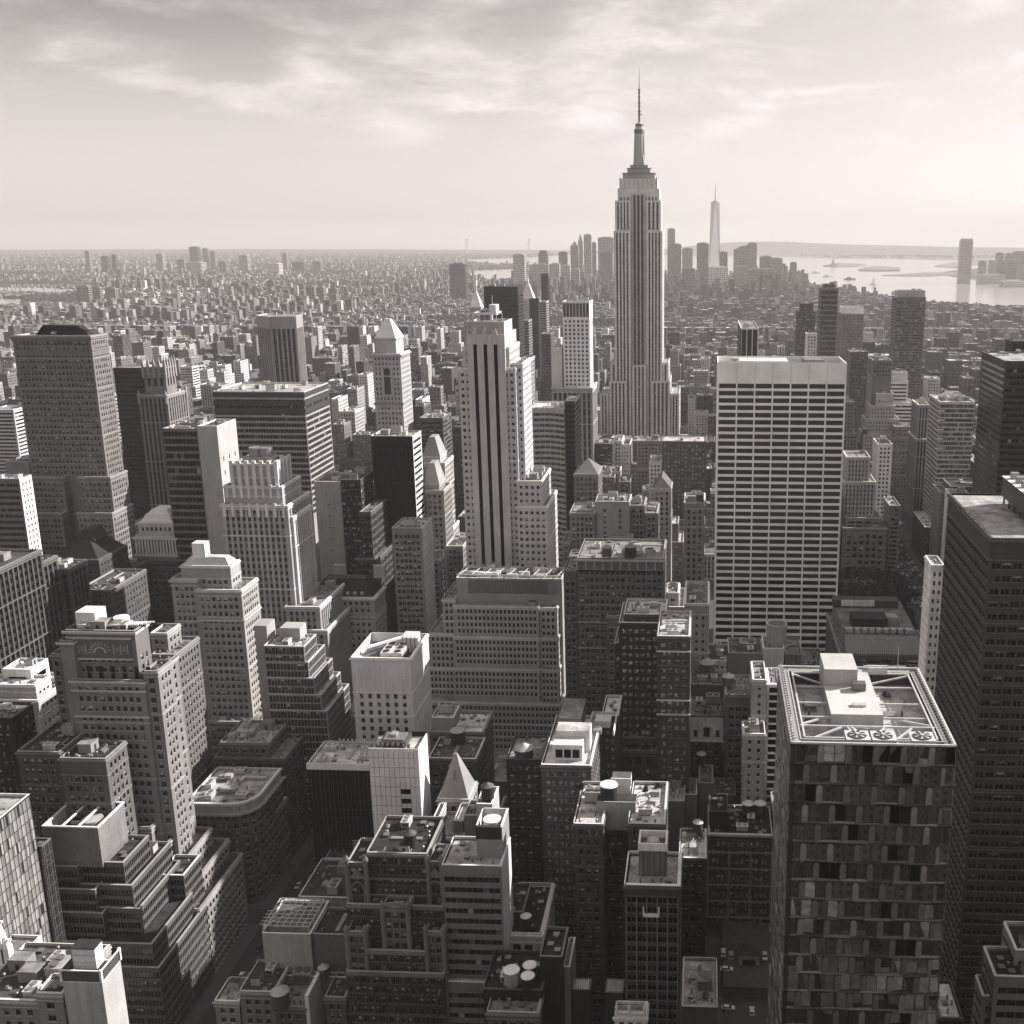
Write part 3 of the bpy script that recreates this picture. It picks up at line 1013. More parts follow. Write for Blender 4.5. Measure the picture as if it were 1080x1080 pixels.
def x_crown(root, off, ts, rnd):
    b = ts[0].bb(); z = ts[0].h
    n = 6; w = (b[1] - b[0]) / n
    for i in range(n + 1):
        x = b[0] + w * i
        add_mesh_part(root, off, 'buttress', lambda m: m.prism(rect(x - .9, x + .9, b[2] - .9, b[2] + .6), z - 17, z + 1.5, masonry(.55)))
    for i in range(4):
        y = b[2] + (b[3] - b[2]) * (i + .5) / 4
        add_mesh_part(root, off, 'buttress', lambda m: m.prism(rect(b[1] - .6, b[1] + .9, y - .9, y + .9), z - 17, z + 1.5, masonry(.55)))
    xm, ym = (b[0] + b[1]) / 2, (b[2] + b[3]) / 2

    def f(m):
        m.cyl(xm - 2.5, ym, 3.2, z - 1, z + 6.5, metal(.22, .6, .2), 16); m.cyl(xm + 3, ym, 3.2, z - 1, z + 6.5, metal(.22, .6, .2), 16)
        m.box(xm - 8, xm + 8, ym - 4, ym + 4, z - 1, z + 2, masonry(.35))
    add_mesh_part(root, off, 'tank_house', f)
    for k, t in ((1, 3), (2, 4)):
        c = ts[k].bb()
        for i in range(8):
            x = c[0] + (c[1] - c[0]) * (i + .5) / 8
            add_mesh_part(root, off, 'buttress', lambda m: m.prism(rect(x - .7, x + .7, c[2] - .6, c[2] + .4), ts[k].h - 6, ts[k].h + 1, masonry(.55)))


building('office_tower', 'stepped stone tower crowned by scalloped buttresses and twin tanks', 'skyscraper', [
    T(244, 291, 489, 523, D=19, f=mod(dk, fh=7, bw=4.4, wh=.75, top=7, e=1), yb=520),
    T(235, 297, 513, 520.5, D=26, f=mod(dk, fh=6, bw=4.2, top=5), yb=535),
    T(232, 303, 533, 518.5, D=32, f=dk, yb=690),
    T(296, 309, 545, 521, D=26, f=mod(dk, v=.5), g=1, yb=700),
    T(300, 337, 640, 514, D=40, f=mod(dk, v=.36), yb=690, g=1),
    T(229, 345, 664, 511.5, D=46, f=mod(dk, v=.34), yb=700, g=1)], seed=7, extra=x_crown, clut=3)

# ---- plain grey wall and glass beside it
building('office_block', 'grey block with a blank panelled north wall left of the glass fronted tower', 'office building', [
    T(331, 358.5, 508, 602, D=26, f=st('P', v=.42, fh=7, bw=30, ww=.12, wh=.1, d=.2, gl='dark', top=10), yb=600),
    T(358.5, 380, 506, 603, D=24, f=mod(dark_glass, v=.1, gl='plain'), g=1, yb=620)], seed=8, clut=3)
building('office_block', 'stepped dark glass block hard against the blank panelled wall', 'office building', [
    T(379, 391, 540, 590, xb=412, f=mod(dark_glass, v=.15, fh=4.2), yb=690), T(376, 398, 590, 585, xb=420, f=mod(dark_glass, v=.15, fh=4.2), yb=690)], seed=9, clut=2)


# ---- pyramid roofed tower
def x_pyr(root, off, ts, rnd):
    b = ts[0].bb(); z = ts[0].h
    add_mesh_part(root, off, 'pyramid_roof', lambda m: m.prism(rect(b[0] - .5, b[1] + .5, b[2] - .5, b[3] + .5), z - .9, z + 13, masonry(.62),
                  top=rect((b[0] + b[1]) / 2 - 2, (b[0] + b[1]) / 2 + 2, (b[2] + b[3]) / 2 - 2, (b[2] + b[3]) / 2 + 2)))

    def corn(m):
        for t, o in ((ts[1], 1.3), (ts[0], .6)):
            c = t.bb()
            m.box(c[0] - o, c[1] + o, c[2] - o, c[2] - .02, t.h - 2, t.h - .8, masonry(.4), True); m.box(c[1] + .02, c[1] + o, c[2] - .02, c[3], t.h - 2, t.h - .8, masonry(.4), True)
        c = ts[1].bb(); zz = ts[1].h - 38
        m.box(c[0] - .7, c[1] + .7, c[2] - .7, c[2] - .02, zz, zz + 1.5, masonry(.32), True); m.box(c[1] + .02, c[1] + .7, c[2] - .02, c[3], zz, zz + 1.5, masonry(.32), True)
    add_mesh_part(root, off, 'cornice', corn)

    def loggia(m):
        c = ts[1].bb(); xm = (c[0] + c[1]) / 2; zz = ts[1].h - 8
        m.box(xm - 3, xm + 3, c[2] - .12, c[2] + .3, zz - 22, zz - 3, metal(.02, .5, 0))
        for q in (-1, 1): m.box(xm + q * 3 - .5, xm + q * 3 + .5, c[2] - .7, c[2] - .13, zz - 23, zz - 2, masonry(.45))
    add_mesh_part(root, off, 'loggia', loggia)


st10 = st('P', v=.44, fh=3.7, bw=2.9, ww=.42, wh=.55, d=.4)
building('office_tower', 'stone tower topped by a pale pyramid roof over an arched balcony', 'skyscraper', [
    T(395.5, 417, 356, 804, xb=425, f=mod(st10, fh=9, bw=3.2, ww=.5, wh=.7, top=3), yb=372),
    T(392, 422, 373, 800, xb=432, f=st10, side=mod(st10, v=.6), yb=480)], seed=10, extra=x_pyr, clut=0)
building('office_block', 'black glass box with a white roof edge in front of the pyramid-roofed tower', 'office building', [
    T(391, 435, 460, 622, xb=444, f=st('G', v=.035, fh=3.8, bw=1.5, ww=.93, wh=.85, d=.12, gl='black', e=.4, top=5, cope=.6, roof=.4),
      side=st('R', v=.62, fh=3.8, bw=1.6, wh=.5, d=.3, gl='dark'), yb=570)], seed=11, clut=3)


# ---- chateau roofed pair
def x_chateau(root, off, ts, rnd):
    b = ts[0].bb(); z = ts[0].h
    add_mesh_part(root, off, 'hipped_roof', lambda m: hip(m, (b[0] - .4, b[1] + .4, b[2] - .4, b[3] + .4), z - .8, 13, (b[1] - b[0]) * .36, masonry(.36)))


building('apartment_tower', 'pale tower with a tall hipped roof right of the black glass box', 'tower', [
    T(446, 464, 481, 702, D=18, f=mod(stone_lt, v=.42), yb=600), T(447, 469, 488, 700, xb=478, f=mod(stone_lt, v=.42), side=mod(stone_lt, v=.6), yb=600)], seed=12, extra=x_chateau, clut=1)
building('apartment_tower', 'smaller tower with a steep gabled roof below the tall hipped roof tower', 'tower', [
    T(447, 463, 510, 642, D=16, f=mod(stone, v=.3), yb=640), T(448, 468, 517, 640, xb=476, f=mod(stone, v=.3), side=mod(stone, v=.5), yb=640)], seed=13, extra=x_chateau, clut=1)
building('office_block', 'terraced pale block stepping down in front of the striped stone tower', 'office building', [
    T(462, 474, 560, 655, xb=484, f=mod(stone, v=.4), yb=640), T(462, 478, 590, 650, xb=490, f=mod(stone, v=.4), yb=650)], seed=14, clut=2)


# ---- tower with three black stripes
def x_500(root, off, ts, rnd):
    b = ts[2].bb(); z = ts[2].h
    z0 = 40
    for px in (500.8, 511.6, 522.4):
        x = aY(px, 360, b[2])[0]
        add_mesh_part(root, off, 'window_strip', lambda m: m.box(x - .95, x + .95, b[2] - .06, b[2] + .3, z0, z - 5, glass('black')))
        add_mesh_part(root, off, 'pinnacle', lambda m: (m.prism(rect(x - 1.1, x + 1.1, b[2] - .5, b[2] + .2), z - 5, z + 1, masonry(.5)), m.cone(rect(x - 1.1, x + 1.1, b[2] - .5, b[2] + .2), z + 1, (x, b[2], z + 4), masonry(.5))))
    c = ts[1].bb()
    n = 17
    for i in range(n + 1):
        x = c[0] + (c[1] - c[0]) * i / n
        add_mesh_part(root, off, 'crown_pier', lambda m: m.box(x - .3, x + .3, c[2] - .35, c[2] + .1, ts[1].h - 9, ts[1].h + .8, masonry(.5)))
    t = ts[0].bb(); zt = ts[0].h

    def mach(m):
        w = metal(.5, .5, .3)
        for x in np.linspace(t[0] - 3, t[1] + 3, 7):
            m.bar((x, t[2] - 1.5, ts[1].h), (x, t[2] - 1.5, ts[1].h + 4.5), .35, w)
        m.bar((t[0] - 3, t[2] - 1.5, ts[1].h + 4.5), (t[1] + 3, t[2] - 1.5, ts[1].h + 4.5), .4, w)
        m.box(t[0] + 8, t[1] - 1, t[2] + 3, t[3] - 2, zt, zt + 4, masonry(.55)); m.bar((t[1] - 3, t[2] + 4, zt), (t[1] - 3, t[2] + 4, zt + 9), .3, w)
    add_mesh_part(root, off, 'roof_frame', mach)


s5 = st('P', v=.52, fh=3.75, bw=2.9, ww=.5, wh=.52, d=.35, e=.6)
building('office_tower', 'tall pale stone tower with three black vertical stripes down its front', 'skyscraper', [
    T(499, 524, 330, 583, D=14, f=mod(blank, v=.55), z0=220),
    T(492, 531, 340, 578, D=26, f=mod(blank, v=.5, roof=.5)),
    T(491.5, 532, 353, 574.5, D=36, f=mod(blank, v=.52)),
    T(487.5, 537, 366, 577.5, D=32, f=mod(s5, bw=4.2, ww=.32), side=mod(s5, v=.6), g=1, yb=400),
    T(483.2, 543.5, 388, 576.5, D=40, f=s5, side=mod(s5, v=.6), g=1, yb=640),
    T(540, 551, 383, 580, D=28, f=s5, side=mod(s5, v=.6), g=1, yb=530),
    T(545, 571.5, 507, 575, D=34, f=s5, side=mod(s5, v=.55), g=1, yb=640),
    T(545, 577, 534, 573, D=40, f=s5, side=mod(s5, v=.55), g=1, yb=640)], seed=15, extra=x_500, clut=2)

# ---- concave curved building behind it
pts = []
xa, _, hh = aY(550, 431, 764); xb_ = aY(595, 431, 764)[0]
for i in range(9):
    u = i / 8; pts.append((xa + (xb_ - xa) * u, 764 + 7 * (1 - (2 * u - 1) ** 2)))
pts += [(xb_, 800), (xa, 800)]
building('office_block', 'concave curved block of pale bands beside a thin dark slab', 'office building', [
    T(0, 0, 0, 0, poly=pts, h=hh, f=st('R', v=.42, fh=4.0, bw=2.4, wh=.5, d=.3, e=.1, top=3, mv=.3, roof=.6), yb=None)], seed=16, detail=1, clut=4)
building('office_tower', 'thin dark slab closing the right end of the concave curved block', 'tower',
         [T(595.5, 606, 423, 762, D=34, f=mod(dark_glass, v=.05, gl='black'), yb=580)], seed=17, clut=2)
# ---- pale tower on a brick base
p4 = st('V', v=.72, fh=3.6, bw=3.6, ww=.55, wh=.45, d=.4, sp=.62, gl='plain', top=15, e=.8)
building('apartment_tower', 'white striped tower with a dark louvred crown on a columned base', 'skyscraper', [
    T(593, 621.5, 318, 940, D=26, f=p4, side=mod(p4, v=.8), yb=430),
    T(581, 592.6, 366, 943, D=20, f=mod(blank, v=.6), g=1),
    T(581.5, 625, 409, 934, D=40, f=st('V', v=.38, fh=7, bw=4.4, ww=.6, wh=.8, d=.8, sp=.2, gl='dark', top=4), yb=520)], seed=18, clut=3,
    extra=lambda root, off, ts, rnd: [add_mesh_part(root, off, 'louvre', (lambda xx: lambda m: m.box(xx, xx + 2.3, ts[0].poly[0][1] - .1, ts[0].poly[0][1] + .2, ts[0].h - 13, ts[0].h - 1.5, metal(.05, .6, 0)))(x))
                                      for x in np.linspace(ts[0].poly[0][0] + .6, ts[0].poly[1][0] - 2.9, 8)])
building('office_tower', 'broad black slab behind the crown of the tower with three black stripes', 'skyscraper',
         [T(510, 546, 302, 1330, D=40, f=st('R', v=.06, fh=4, bw=4, wh=.5, d=.3, gl='dark', top=10), yb=430)], seed=19, clut=2)


def x_ny(root, off, ts, rnd):
    b = ts[0].bb(); z = ts[0].h; xm, ym = (b[0] + b[1]) / 2, (b[2] + b[3]) / 2
    add_mesh_part(root, off, 'pyramid_roof', lambda m: m.cone(rect(b[0], b[1], b[2], b[3]), z - .8, (xm, ym, z + 31), masonry(.7)))
    add_mesh_part(root, off, 'lantern', lambda m: (m.cyl(xm, ym, 2, z + 24, z + 32, masonry(.6), 8), m.cyl(xm, ym, 1.8, z + 32, z + 42, masonry(.5), 8, .1)))


building('office_tower', 'distant tower with a slender gilded pyramid peeking over the striped stone tower', 'tower',
         [T(495, 507.5, 324, 1900, D=22, f=mod(stone, v=.4), yb=345), T(489, 515, 340, 1890, D=40, f=mod(stone, v=.36), yb=360)], seed=20, extra=x_ny, clut=0)


def x_met(root, off, ts, rnd):
    b = ts[0].bb(); z = ts[0].h; xm, ym = (b[0] + b[1]) / 2, (b[2] + b[3]) / 2
    add_mesh_part(root, off, 'pyramid_roof', lambda m: m.prism(rect(b[0], b[1], b[2], b[3]), z - .8, z + 26, masonry(.6), top=rect(xm - 3, xm + 3, ym - 3, ym + 3)))
    add_mesh_part(root, off, 'lantern', lambda m: (m.cyl(xm, ym, 2.4, z + 26, z + 33, masonry(.6), 8), m.cyl(xm, ym, 2.4, z + 33, z + 42, masonry(.6), 8, .1)))


building('clock_tower', 'distant white campanile with steep pyramid top left of the white striped tower', 'tower',
         [T(549, 563, 315, 2080, D=24, f=mod(stone_lt, v=.55), yb=400)], seed=21, extra=x_met, clut=0)
building('apartment_tower', 'needle-thin dark glass slab in front of the distant white campanile', 'tower',
         [T(558, 567.5, 315, 1850, D=16, f=mod(dark_glass, v=.05, gl='black', bw=3), yb=430)], seed=22, clut=1)
building('apartment_tower', 'slim black distant tower between the white campanile and the white striped tower', 'tower',
         [T(570.5, 577.5, 288.5, 2500, D=20, f=mod(dark_glass, v=.05, gl='black', bw=3), yb=350)], seed=23, clut=1)
building('apartment_tower', 'banded brown tower wall left of the needle-thin dark slab', 'tower',
         [T(548, 557.5, 338, 1500, D=30, f=mod(ribbon, v=.3), yb=430)], seed=24, clut=1)
building('apartment_tower', 'banded grey tower right of the needle-thin dark slab', 'tower',
         [T(568, 576, 318, 1700, D=30, f=mod(ribbon, v=.36), yb=430)], seed=25, clut=1)
building('apartment_tower', 'crowded brown tower just left of the blank white wall of the white striped tower', 'tower',
         [T(571, 581, 352, 1300, D=30, f=mod(brick, v=.2), yb=430)], seed=26, clut=1)
building('apartment_tower', 'lit slender block at the right foot of the tower with three black stripes', 'tower',
         [T(551, 560, 378, 900, D=24, f=mod(stone, v=.36), side=mod(stone, v=.5), yb=440)], seed=27, clut=1)

# ---- tallest tower of the city
es = st('V', v=.62, fh=3.7, bw=4.1, ww=.5, wh=.56, d=.8, sp=.16, gl='dark', e=1.6, roof=.4, cope=.5)
esd = mod(es, v=.5, sp=.1, bw=3.9, ww=.62)


def x_es(root, off, ts, rnd):
    b = ts[0].bb(); xm, ym = (b[0] + b[1]) / 2, (b[2] + b[3]) / 2
    z86 = ts[0].h
    Z = lambda y: aY(672.5, y, ym)[2]
    mt = metal(.42, .5, .4); dkm = metal(.14, .5, .3)

    def deck(m):
        m.box(xm - 18, xm + 18, ym - 14, ym + 14, z86 - 1, Z(184), masonry(.42)); m.box(xm - 18.6, xm + 18.6, ym - 14.6, ym + 14.6, Z(184), Z(183), masonry(.3), True)
        m.box(xm - 13, xm + 13, ym - 11, ym + 11, Z(183), Z(178.5), masonry(.42)); m.box(xm - 13.5, xm + 13.5, ym - 11.5, ym + 11.5, Z(178.5), Z(177.8), masonry(.25), True)
        m.box(xm - 10, xm + 10, ym - 9, ym + 9, Z(177.8), Z(174.5), masonry(.4))
    add_mesh_part(root, off, 'observation_deck', deck)

    def mast(m):
        m.cyl(xm, ym, 5.6, Z(174.5), Z(141), mt, 20, 5.0)
        for k in range(8):
            a = pi / 8 + k * pi / 4
            m.bar((xm + 6.6 * cos(a), ym + 6.6 * sin(a), Z(174.5)), (xm + 5.3 * cos(a), ym + 5.3 * sin(a), Z(142)), .9, masonry(.5))
        for k in range(4):
            a = pi / 4 + k * pi / 2
            m.cone([(xm + 9 * cos(a) - sin(a), ym + 9 * sin(a) + cos(a)), (xm + 4 * cos(a) - sin(a), ym + 4 * sin(a) + cos(a)), (xm + 4 * cos(a) + sin(a), ym + 4 * sin(a) - cos(a)), (xm + 9 * cos(a) + sin(a), ym + 9 * sin(a) - cos(a))], Z(174.5), (xm + 5 * cos(a), ym + 5 * sin(a), Z(158)), masonry(.5))
        m.cyl(xm, ym, 5.9, Z(141), Z(137), dkm, 20); m.cyl(xm, ym, 5.9, Z(137), Z(136), mt, 20)
        m.cyl(xm, ym, 4.4, Z(136), Z(133.5), mt, 20); m.cyl(xm, ym, 4.6, Z(133.5), Z(131), dkm, 20); m.cyl(xm, ym, 4.2, Z(131), Z(128.5), mt, 20, 1.2)
    add_mesh_part(root, off, 'mast', mast)

    def ant(m):
        m.cyl(xm, ym, 1.2, Z(129), Z(95), dkm, 8, .95); m.cyl(xm, ym, .55, Z(95), Z(72), dkm, 8, .12)
        for y, r in ((120, 1.7), (117, 1.9), (112, 1.6), (108, 1.6), (102, 1.5), (97, 1.4), (94, 1.5)):
            m.cyl(xm, ym, r, Z(y + 1.2), Z(y), dkm, 8)
        m.box(xm, xm + 3.4, ym - .3, ym + .3, Z(121), Z(120.3), dkm, True)
    add_mesh_part(root, off, 'antenna', ant)
    # flanking top shoulders with little fins
    for x in np.linspace(b[0] + 1, b[1] - 1, 9):
        add_mesh_part(root, off, 'fin', lambda m: m.prism(rect(x - .5, x + .5, b[2] - .4, b[2] + .3), z86 - 22, z86 + 1.5, masonry(.5)))


YE = 1262
building('skyscraper', 'tallest tower of all, tapering pale stone shaft carrying a mast and long antenna', 'skyscraper', [
    T(653.2, 693.5, 188.5, YE + 8, D=40, f=mod(es, fh=12, bw=6.5, wh=.5, ww=.3, top=6), yb=203),
    T(651.5, 695.5, 199, YE + 7, D=42, f=mod(es, top=9), yb=213, g=1),
    T(648.5, 665.2, 211.5, YE + 3.5, D=48, f=es, yb=245, g=1), T(681.2, 697, 211.5, YE + 3.5, D=48, f=es, yb=245, g=1),
    T(665.6, 680.8, 204, YE + 5.5, D=40, f=esd, yb=505, g=1),
    T(647.2, 664.8, 243.5, YE, D=56, f=es, yb=505, g=1), T(681.6, 698.6, 243.5, YE, D=56, f=es, yb=505, g=1),
    T(666.6, 681.4, 385, YE - 4, D=20, f=es, yb=505, g=1),
    T(643.8, 662, 382.5, YE + 5, D=50, f=es, yb=505, g=1), T(684, 705.2, 382.5, YE + 5, D=50, f=es, yb=505, g=1),
    T(642.4, 661, 402, YE - 3, D=62, f=es, yb=505, g=1), T(687, 706.6, 402, YE - 3, D=62, f=es, yb=505, g=1),
    T(632.5, 641.6, 415, YE + 4, D=60, f=es, yb=505, g=1), T(707.4, 716.5, 415, YE + 4, D=60, f=es, yb=505, g=1)],
    seed=30, detail=1, extra=x_es, clut=0)


# ---- white gridded slab with a sweeping base
def grace():
    X0 = aY(757, 383, 613)[0]; X1 = aY(893.5, 383, 613)[0]; H = aY(825, 383, 613)[2]; Y = 613.0; D = 36.0
    root = empty('office_tower', ((X0 + X1) / 2, Y + D / 2, 0), 'white slab gridded with black window bands and a blank white top, base sweeping outward', 'skyscraper')
    off = tuple(root.location)
    W = masonry(.9, streak=.1)
    m = MB(); cells = []
    o = lambda z: 13.0 * max(0.0, 1 - z / 75.0) ** 2
    top = H - 11.6
    fh = 4.12; nf = int((top - 8) / fh)
    nb = 7; e = .9; bw = (X1 - X0 - 2 * e) / nb; pw = .85
    m.box(X0, X1, Y, Y + .5, top, H, W)
    for i in range(1, nb):
        x = X0 + e + i * bw; m.box(x - .12, x + .12, Y - .06, Y - .01, top, H - .6, masonry(.5))
    m.prism(rect(X0, X1, Y + .51, Y + D), 0, H - 3.5, W)
    for (a, b, c, d) in ((X0, X0 + .5, Y + .5, Y + D), (X1 - .5, X1, Y + .5, Y + D), (X0 + .5, X1 - .5, Y + D - .5, Y + D)):
        m.box(a, b, c, d, H - 3.49, H, W)
    for f in range(nf):
        z1 = top - f * fh; z0 = z1 - fh; yo = Y - o(z0); zs = z0 + fh * .36
        m.box(X0 + .02, X1 - .02, yo, Y + .5, z0, zs, W)
        for i in range(nb + 1):
            x = X0 + e + i * bw
            a, b = (x - pw / 2, x + pw / 2) if 0 < i < nb else ((X0, X0 + e) if i == 0 else (X1 - e, X1))
            m.box(a, b, yo - .25, Y + .5, z0 - .001 * i, z1 - .02, W)
        m.box(X0 + e, X1 - e, yo + 1.0, Y + .49, zs, z1 - .05, metal(.02, .6, 0))
        for i in range(nb):
            cells.append((X0 + e + i * bw + pw / 2, yo + .95, zs, 1, 0, bw - pw, z1 - zs, 0, f, i))
    zb = top - nf * fh
    m.box(X0 + .01, X1 - .01, Y - 13, Y + .5, 0, zb - .01, W)
    m.obj('wall', root, off)
    windows_as_parts(root, cells, 'P', 'black', 2, off)

    def roofm(r):
        r.poly([(X0 + .5, Y + .5, H - 3.45), (X1 - .5, Y + .5, H - 3.45), (X1 - .5, Y + D - .5, H - 3.45), (X0 + .5, Y + D - .5, H - 3.45)], roofing(.12))
        r.box(X0 - .03, X1 + .03, Y - .04, Y + .5, H + .01, H + .25, masonry(.7))
    add_mesh_part(root, off, 'roof', roofm)
    add_mesh_part(root, off, 'penthouse', lambda r: r.box(X0 + 9, X0 + 40, Y + 8, Y + 28, H - 3.4, H + .1, masonry(.5)))
    add_mesh_part(root, off, 'cooling_house', lambda r: r.box(X0 + 49, X0 + 60, Y + 9, Y + 27, H - 3.4, H + .9, metal(.2)))
    add_mesh_part(root, off, 'roof_tank', lambda r: r.cyl(X0 + 9.5, Y + 5, 2.6, H - 3.4, H + 2.2, metal(.3), 16, topmat=metal(.5)))
    clutter(root, off, (X0 + 2, X1 - 2, Y + 2, Y + 30), H - 3.4, random.Random(5), 7, [(X0 + 8, X0 + 61, Y + 7, Y + 29)])
    FOOT.append((X0, X1, Y - 13, Y + D, H))


grace()

# ---- right middle distance
building('office_block', 'dark box with thin white vertical lines above the roof of the white gridded slab', 'office building', [
    T(781.5, 800, 346.5, 1150, xb=768, f=st('V', v=.66, fh=4, bw=5.2, ww=.86, wh=.8, d=.5, sp=.04, gl='black', top=1, e=.5), side=st('B', v=.07, d=.2), yb=400)], seed=31, clut=2)
building('apartment_tower', 'dark tower with stepped crown and thin white floor lines', 'tower', [
    T(869, 881, 299.5, 1545, D=16, f=mod(ribbon, v=.24, gl='dark', top=1), z0=180), T(865.5, 884.5, 304, 1540, D=26, f=mod(ribbon, v=.26, gl='dark', fh=7, wh=.75, bw=4), yb=400)], seed=32, clut=1)
building('apartment_tower', 'dark tower with a patch of white windows left of the stepped crown tower', 'tower', [
    T(845, 858, 320, 1500, D=26, f=mod(brick, v=.12), yb=400), T(841.5, 860, 329, 1495, D=30, f=mod(brick, v=.13), yb=400)], seed=33, clut=1)
building('apartment_tower', 'pale small tower rising just behind the right roof corner of the white gridded slab', 'tower',
         [T(851, 862, 352, 1250, D=20, f=mod(stone_lt, v=.5), yb=400)], seed=34, clut=1)
building('office_block', 'block with a bright white roof box right of the stepped crown tower', 'office building', [
    T(889, 911, 324, 1600, D=40, f=mod(blank, v=.8), z0=150), T(888, 911.5, 331, 1595, D=50, f=mod(stone, v=.3), yb=400)], seed=35, clut=0)
building('apartment_tower', 'tall mottled tower with balconies and a white crown band', 'skyscraper', [
    T(946.5, 976, 306.5, 1262, D=20, f=mod(blank, v=.45), z0=150), T(945.5, 976.8, 313, 1260, D=30, f=st('R', v=.25, fh=3.3, bw=2.6, wh=.5, d=.6, gl='blind', top=5, mv=.3, cope=.7), side=mod(ribbon, v=.45), yb=430)], seed=36, clut=2)
building('apartment_tower', 'brown brick tower in the haze between the white gridded slab and the mottled balcony tower', 'tower', [
    T(897, 916, 371, 1190, D=30, f=mod(brick, v=.17), yb=440)], seed=37, clut=2)
building('office_block', 'brown mid-rise with pale roof sheds under the mottled balcony tower', 'office building', [
    T(921, 941, 380, 1080, D=36, f=mod(brick, v=.24), yb=400)], seed=38, clut=3)
building('office_tower', 'white banded tower with a box top behind the stepped masonry block', 'tower', [
    T(934, 957.5, 393, 1126, D=20, f=mod(blank, v=.62), z0=80), T(932, 958, 402, 1123, xb=929.5, f=mod(ribbon, v=.66, fh=3.8, wh=.45), yb=440),
    T(930, 965, 425, 1120, D=34, f=mod(ribbon, v=.62), yb=470)], seed=39, clut=2)
sm = st('P', v=.4, fh=3.5, bw=2.7, ww=.42, wh=.52, d=.3)
building('office_block', 'cream masonry block stepping up like a ziggurat to a plain square top', 'office building', [
    T(925, 943, 415, 1072, D=16, f=mod(sm, v=.46, top=6), yb=430), T(918, 944.5, 428, 1068, D=22, f=sm, yb=450), T(913, 949, 442, 1065, D=28, f=sm, yb=480),
    T(910.5, 951, 458, 1062, D=34, f=sm, yb=560), T(908, 953, 478, 1059, D=38, f=sm, yb=570)], seed=40, clut=1)
building('office_block', 'darker masonry block with many setbacks right of the cream ziggurat block', 'office building', [
    T(944, 961, 450, 1052, D=16, f=mod(sm, v=.28), yb=470), T(939, 961.5, 462, 1049, D=22, f=mod(sm, v=.28), yb=490), T(935, 962, 474, 1046, D=26, f=mod(sm, v=.28), yb=540),
    T(931, 962.5, 487, 1043, D=32, f=mod(sm, v=.28), yb=560), T(927, 963, 501, 1040, D=36, f=mod(sm, v=.28), yb=570)], seed=41, clut=1)
building('office_tower', 'very narrow dark ribbed tower with thin white edge lines', 'tower', [
    T(968.5, 980.5, 427, 962, xb=961.5, f=st('V', v=.28, fh=3.6, bw=2.4, ww=.5, wh=.8, d=.8, sp=.05, gl='black', cope=.7), yb=560),
    T(966, 979, 463, 959, xb=958, f=st('V', v=.26, fh=3.6, bw=2.6, ww=.5, wh=.8, d=.8, sp=.05, gl='black', cope=.8), yb=570)], seed=42, clut=1)
gl28 = st('R', v=.5, fh=3.9, bw=1.6, wh=.72, d=.25, gl='pale', e=.3, top=1.5, mv=.35, roof=.5, cope=.7)
building('office_tower', 'pale glass tower with bright floor lines and a curved bright corner', 'skyscraper', [
    T(992, 1028.5, 424, 900, xb=980.5, f=gl28, side=mod(gl28, gl='dark', v=.45), yb=570), T(1001, 1013, 419, 915, D=10, f=mod(blank, v=.5), z0=120)], seed=43, clut=5,
    extra=lambda root, off, ts, rnd: [add_mesh_part(root, off, 'corner_fin', (lambda zz: lambda m: m.box(ts[0].poly[0][0] - 1.2, ts[0].poly[0][0] + 4, ts[0].poly[0][1] - 1.0, ts[0].poly[0][1] - .02, zz, zz + .7, masonry(.75), True))(z))
                                      for z in np.arange(90, ts[0].h - 6, 3.9 * 2)])
rd = st('R', v=.11, fh=4.0, bw=2.2, wh=.5, d=.3, gl='plain', e=.8, top=4, mv=.08, roof=.4)
building('office_tower', 'massive dark banded tower cut by the right edge of the picture', 'skyscraper', [
    T(1060.5, 1130, 381, 685, xb=1035.5, f=rd, yb=600)], seed=44, clut=4)
building('office_tower', 'dark rooftop block rising behind the massive dark banded tower', 'skyscraper', [
    T(1068, 1130, 360, 790, xb=1061, f=mod(dark_glass, v=.09), yb=400)], seed=45, clut=2)
building('office_block', 'long low dark slab with white roof edge beside the wide avenue', 'office building', [
    T(975.5, 989, 556, 862, xb=963, f=mod(ribbon, v=.1, gl='dark', cope=.7, roof=.5), yb=700)], seed=46, clut=2)
building('office_block', 'small pale stub of a block under the pale glass tower', 'office building', [
    T(1003, 1024, 522, 770, D=20, f=mod(blank, v=.55)), ], seed=461, clut=2)
building('apartment_block', 'pale ribbed block with stepped shoulders left of the wide avenue', 'apartment building', [
    T(893, 918, 482, 828, D=26, f=st('V', v=.44, fh=3.5, bw=2.8, ww=.42, wh=.5, d=.5, sp=.36), yb=590), T(890, 924, 508, 825, D=32, f=st('V', v=.42, fh=3.5, bw=2.8, ww=.42, wh=.5, d=.5, sp=.34), yb=590)], seed=47, clut=2)
building('office_block', 'ornate dark stone front with tall windows behind the park trees', 'office building', [
    T(889, 936, 557, 812, D=36, f=st('P', v=.26, fh=5.2, bw=5.2, ww=.62, wh=.6, d=.7, gl='plain', e=2.5, top=4), yb=640), T(892, 930, 546, 818, D=24, f=mod(brick, v=.3, bw=6, ww=.7), z0=20)], seed=48, clut=4)


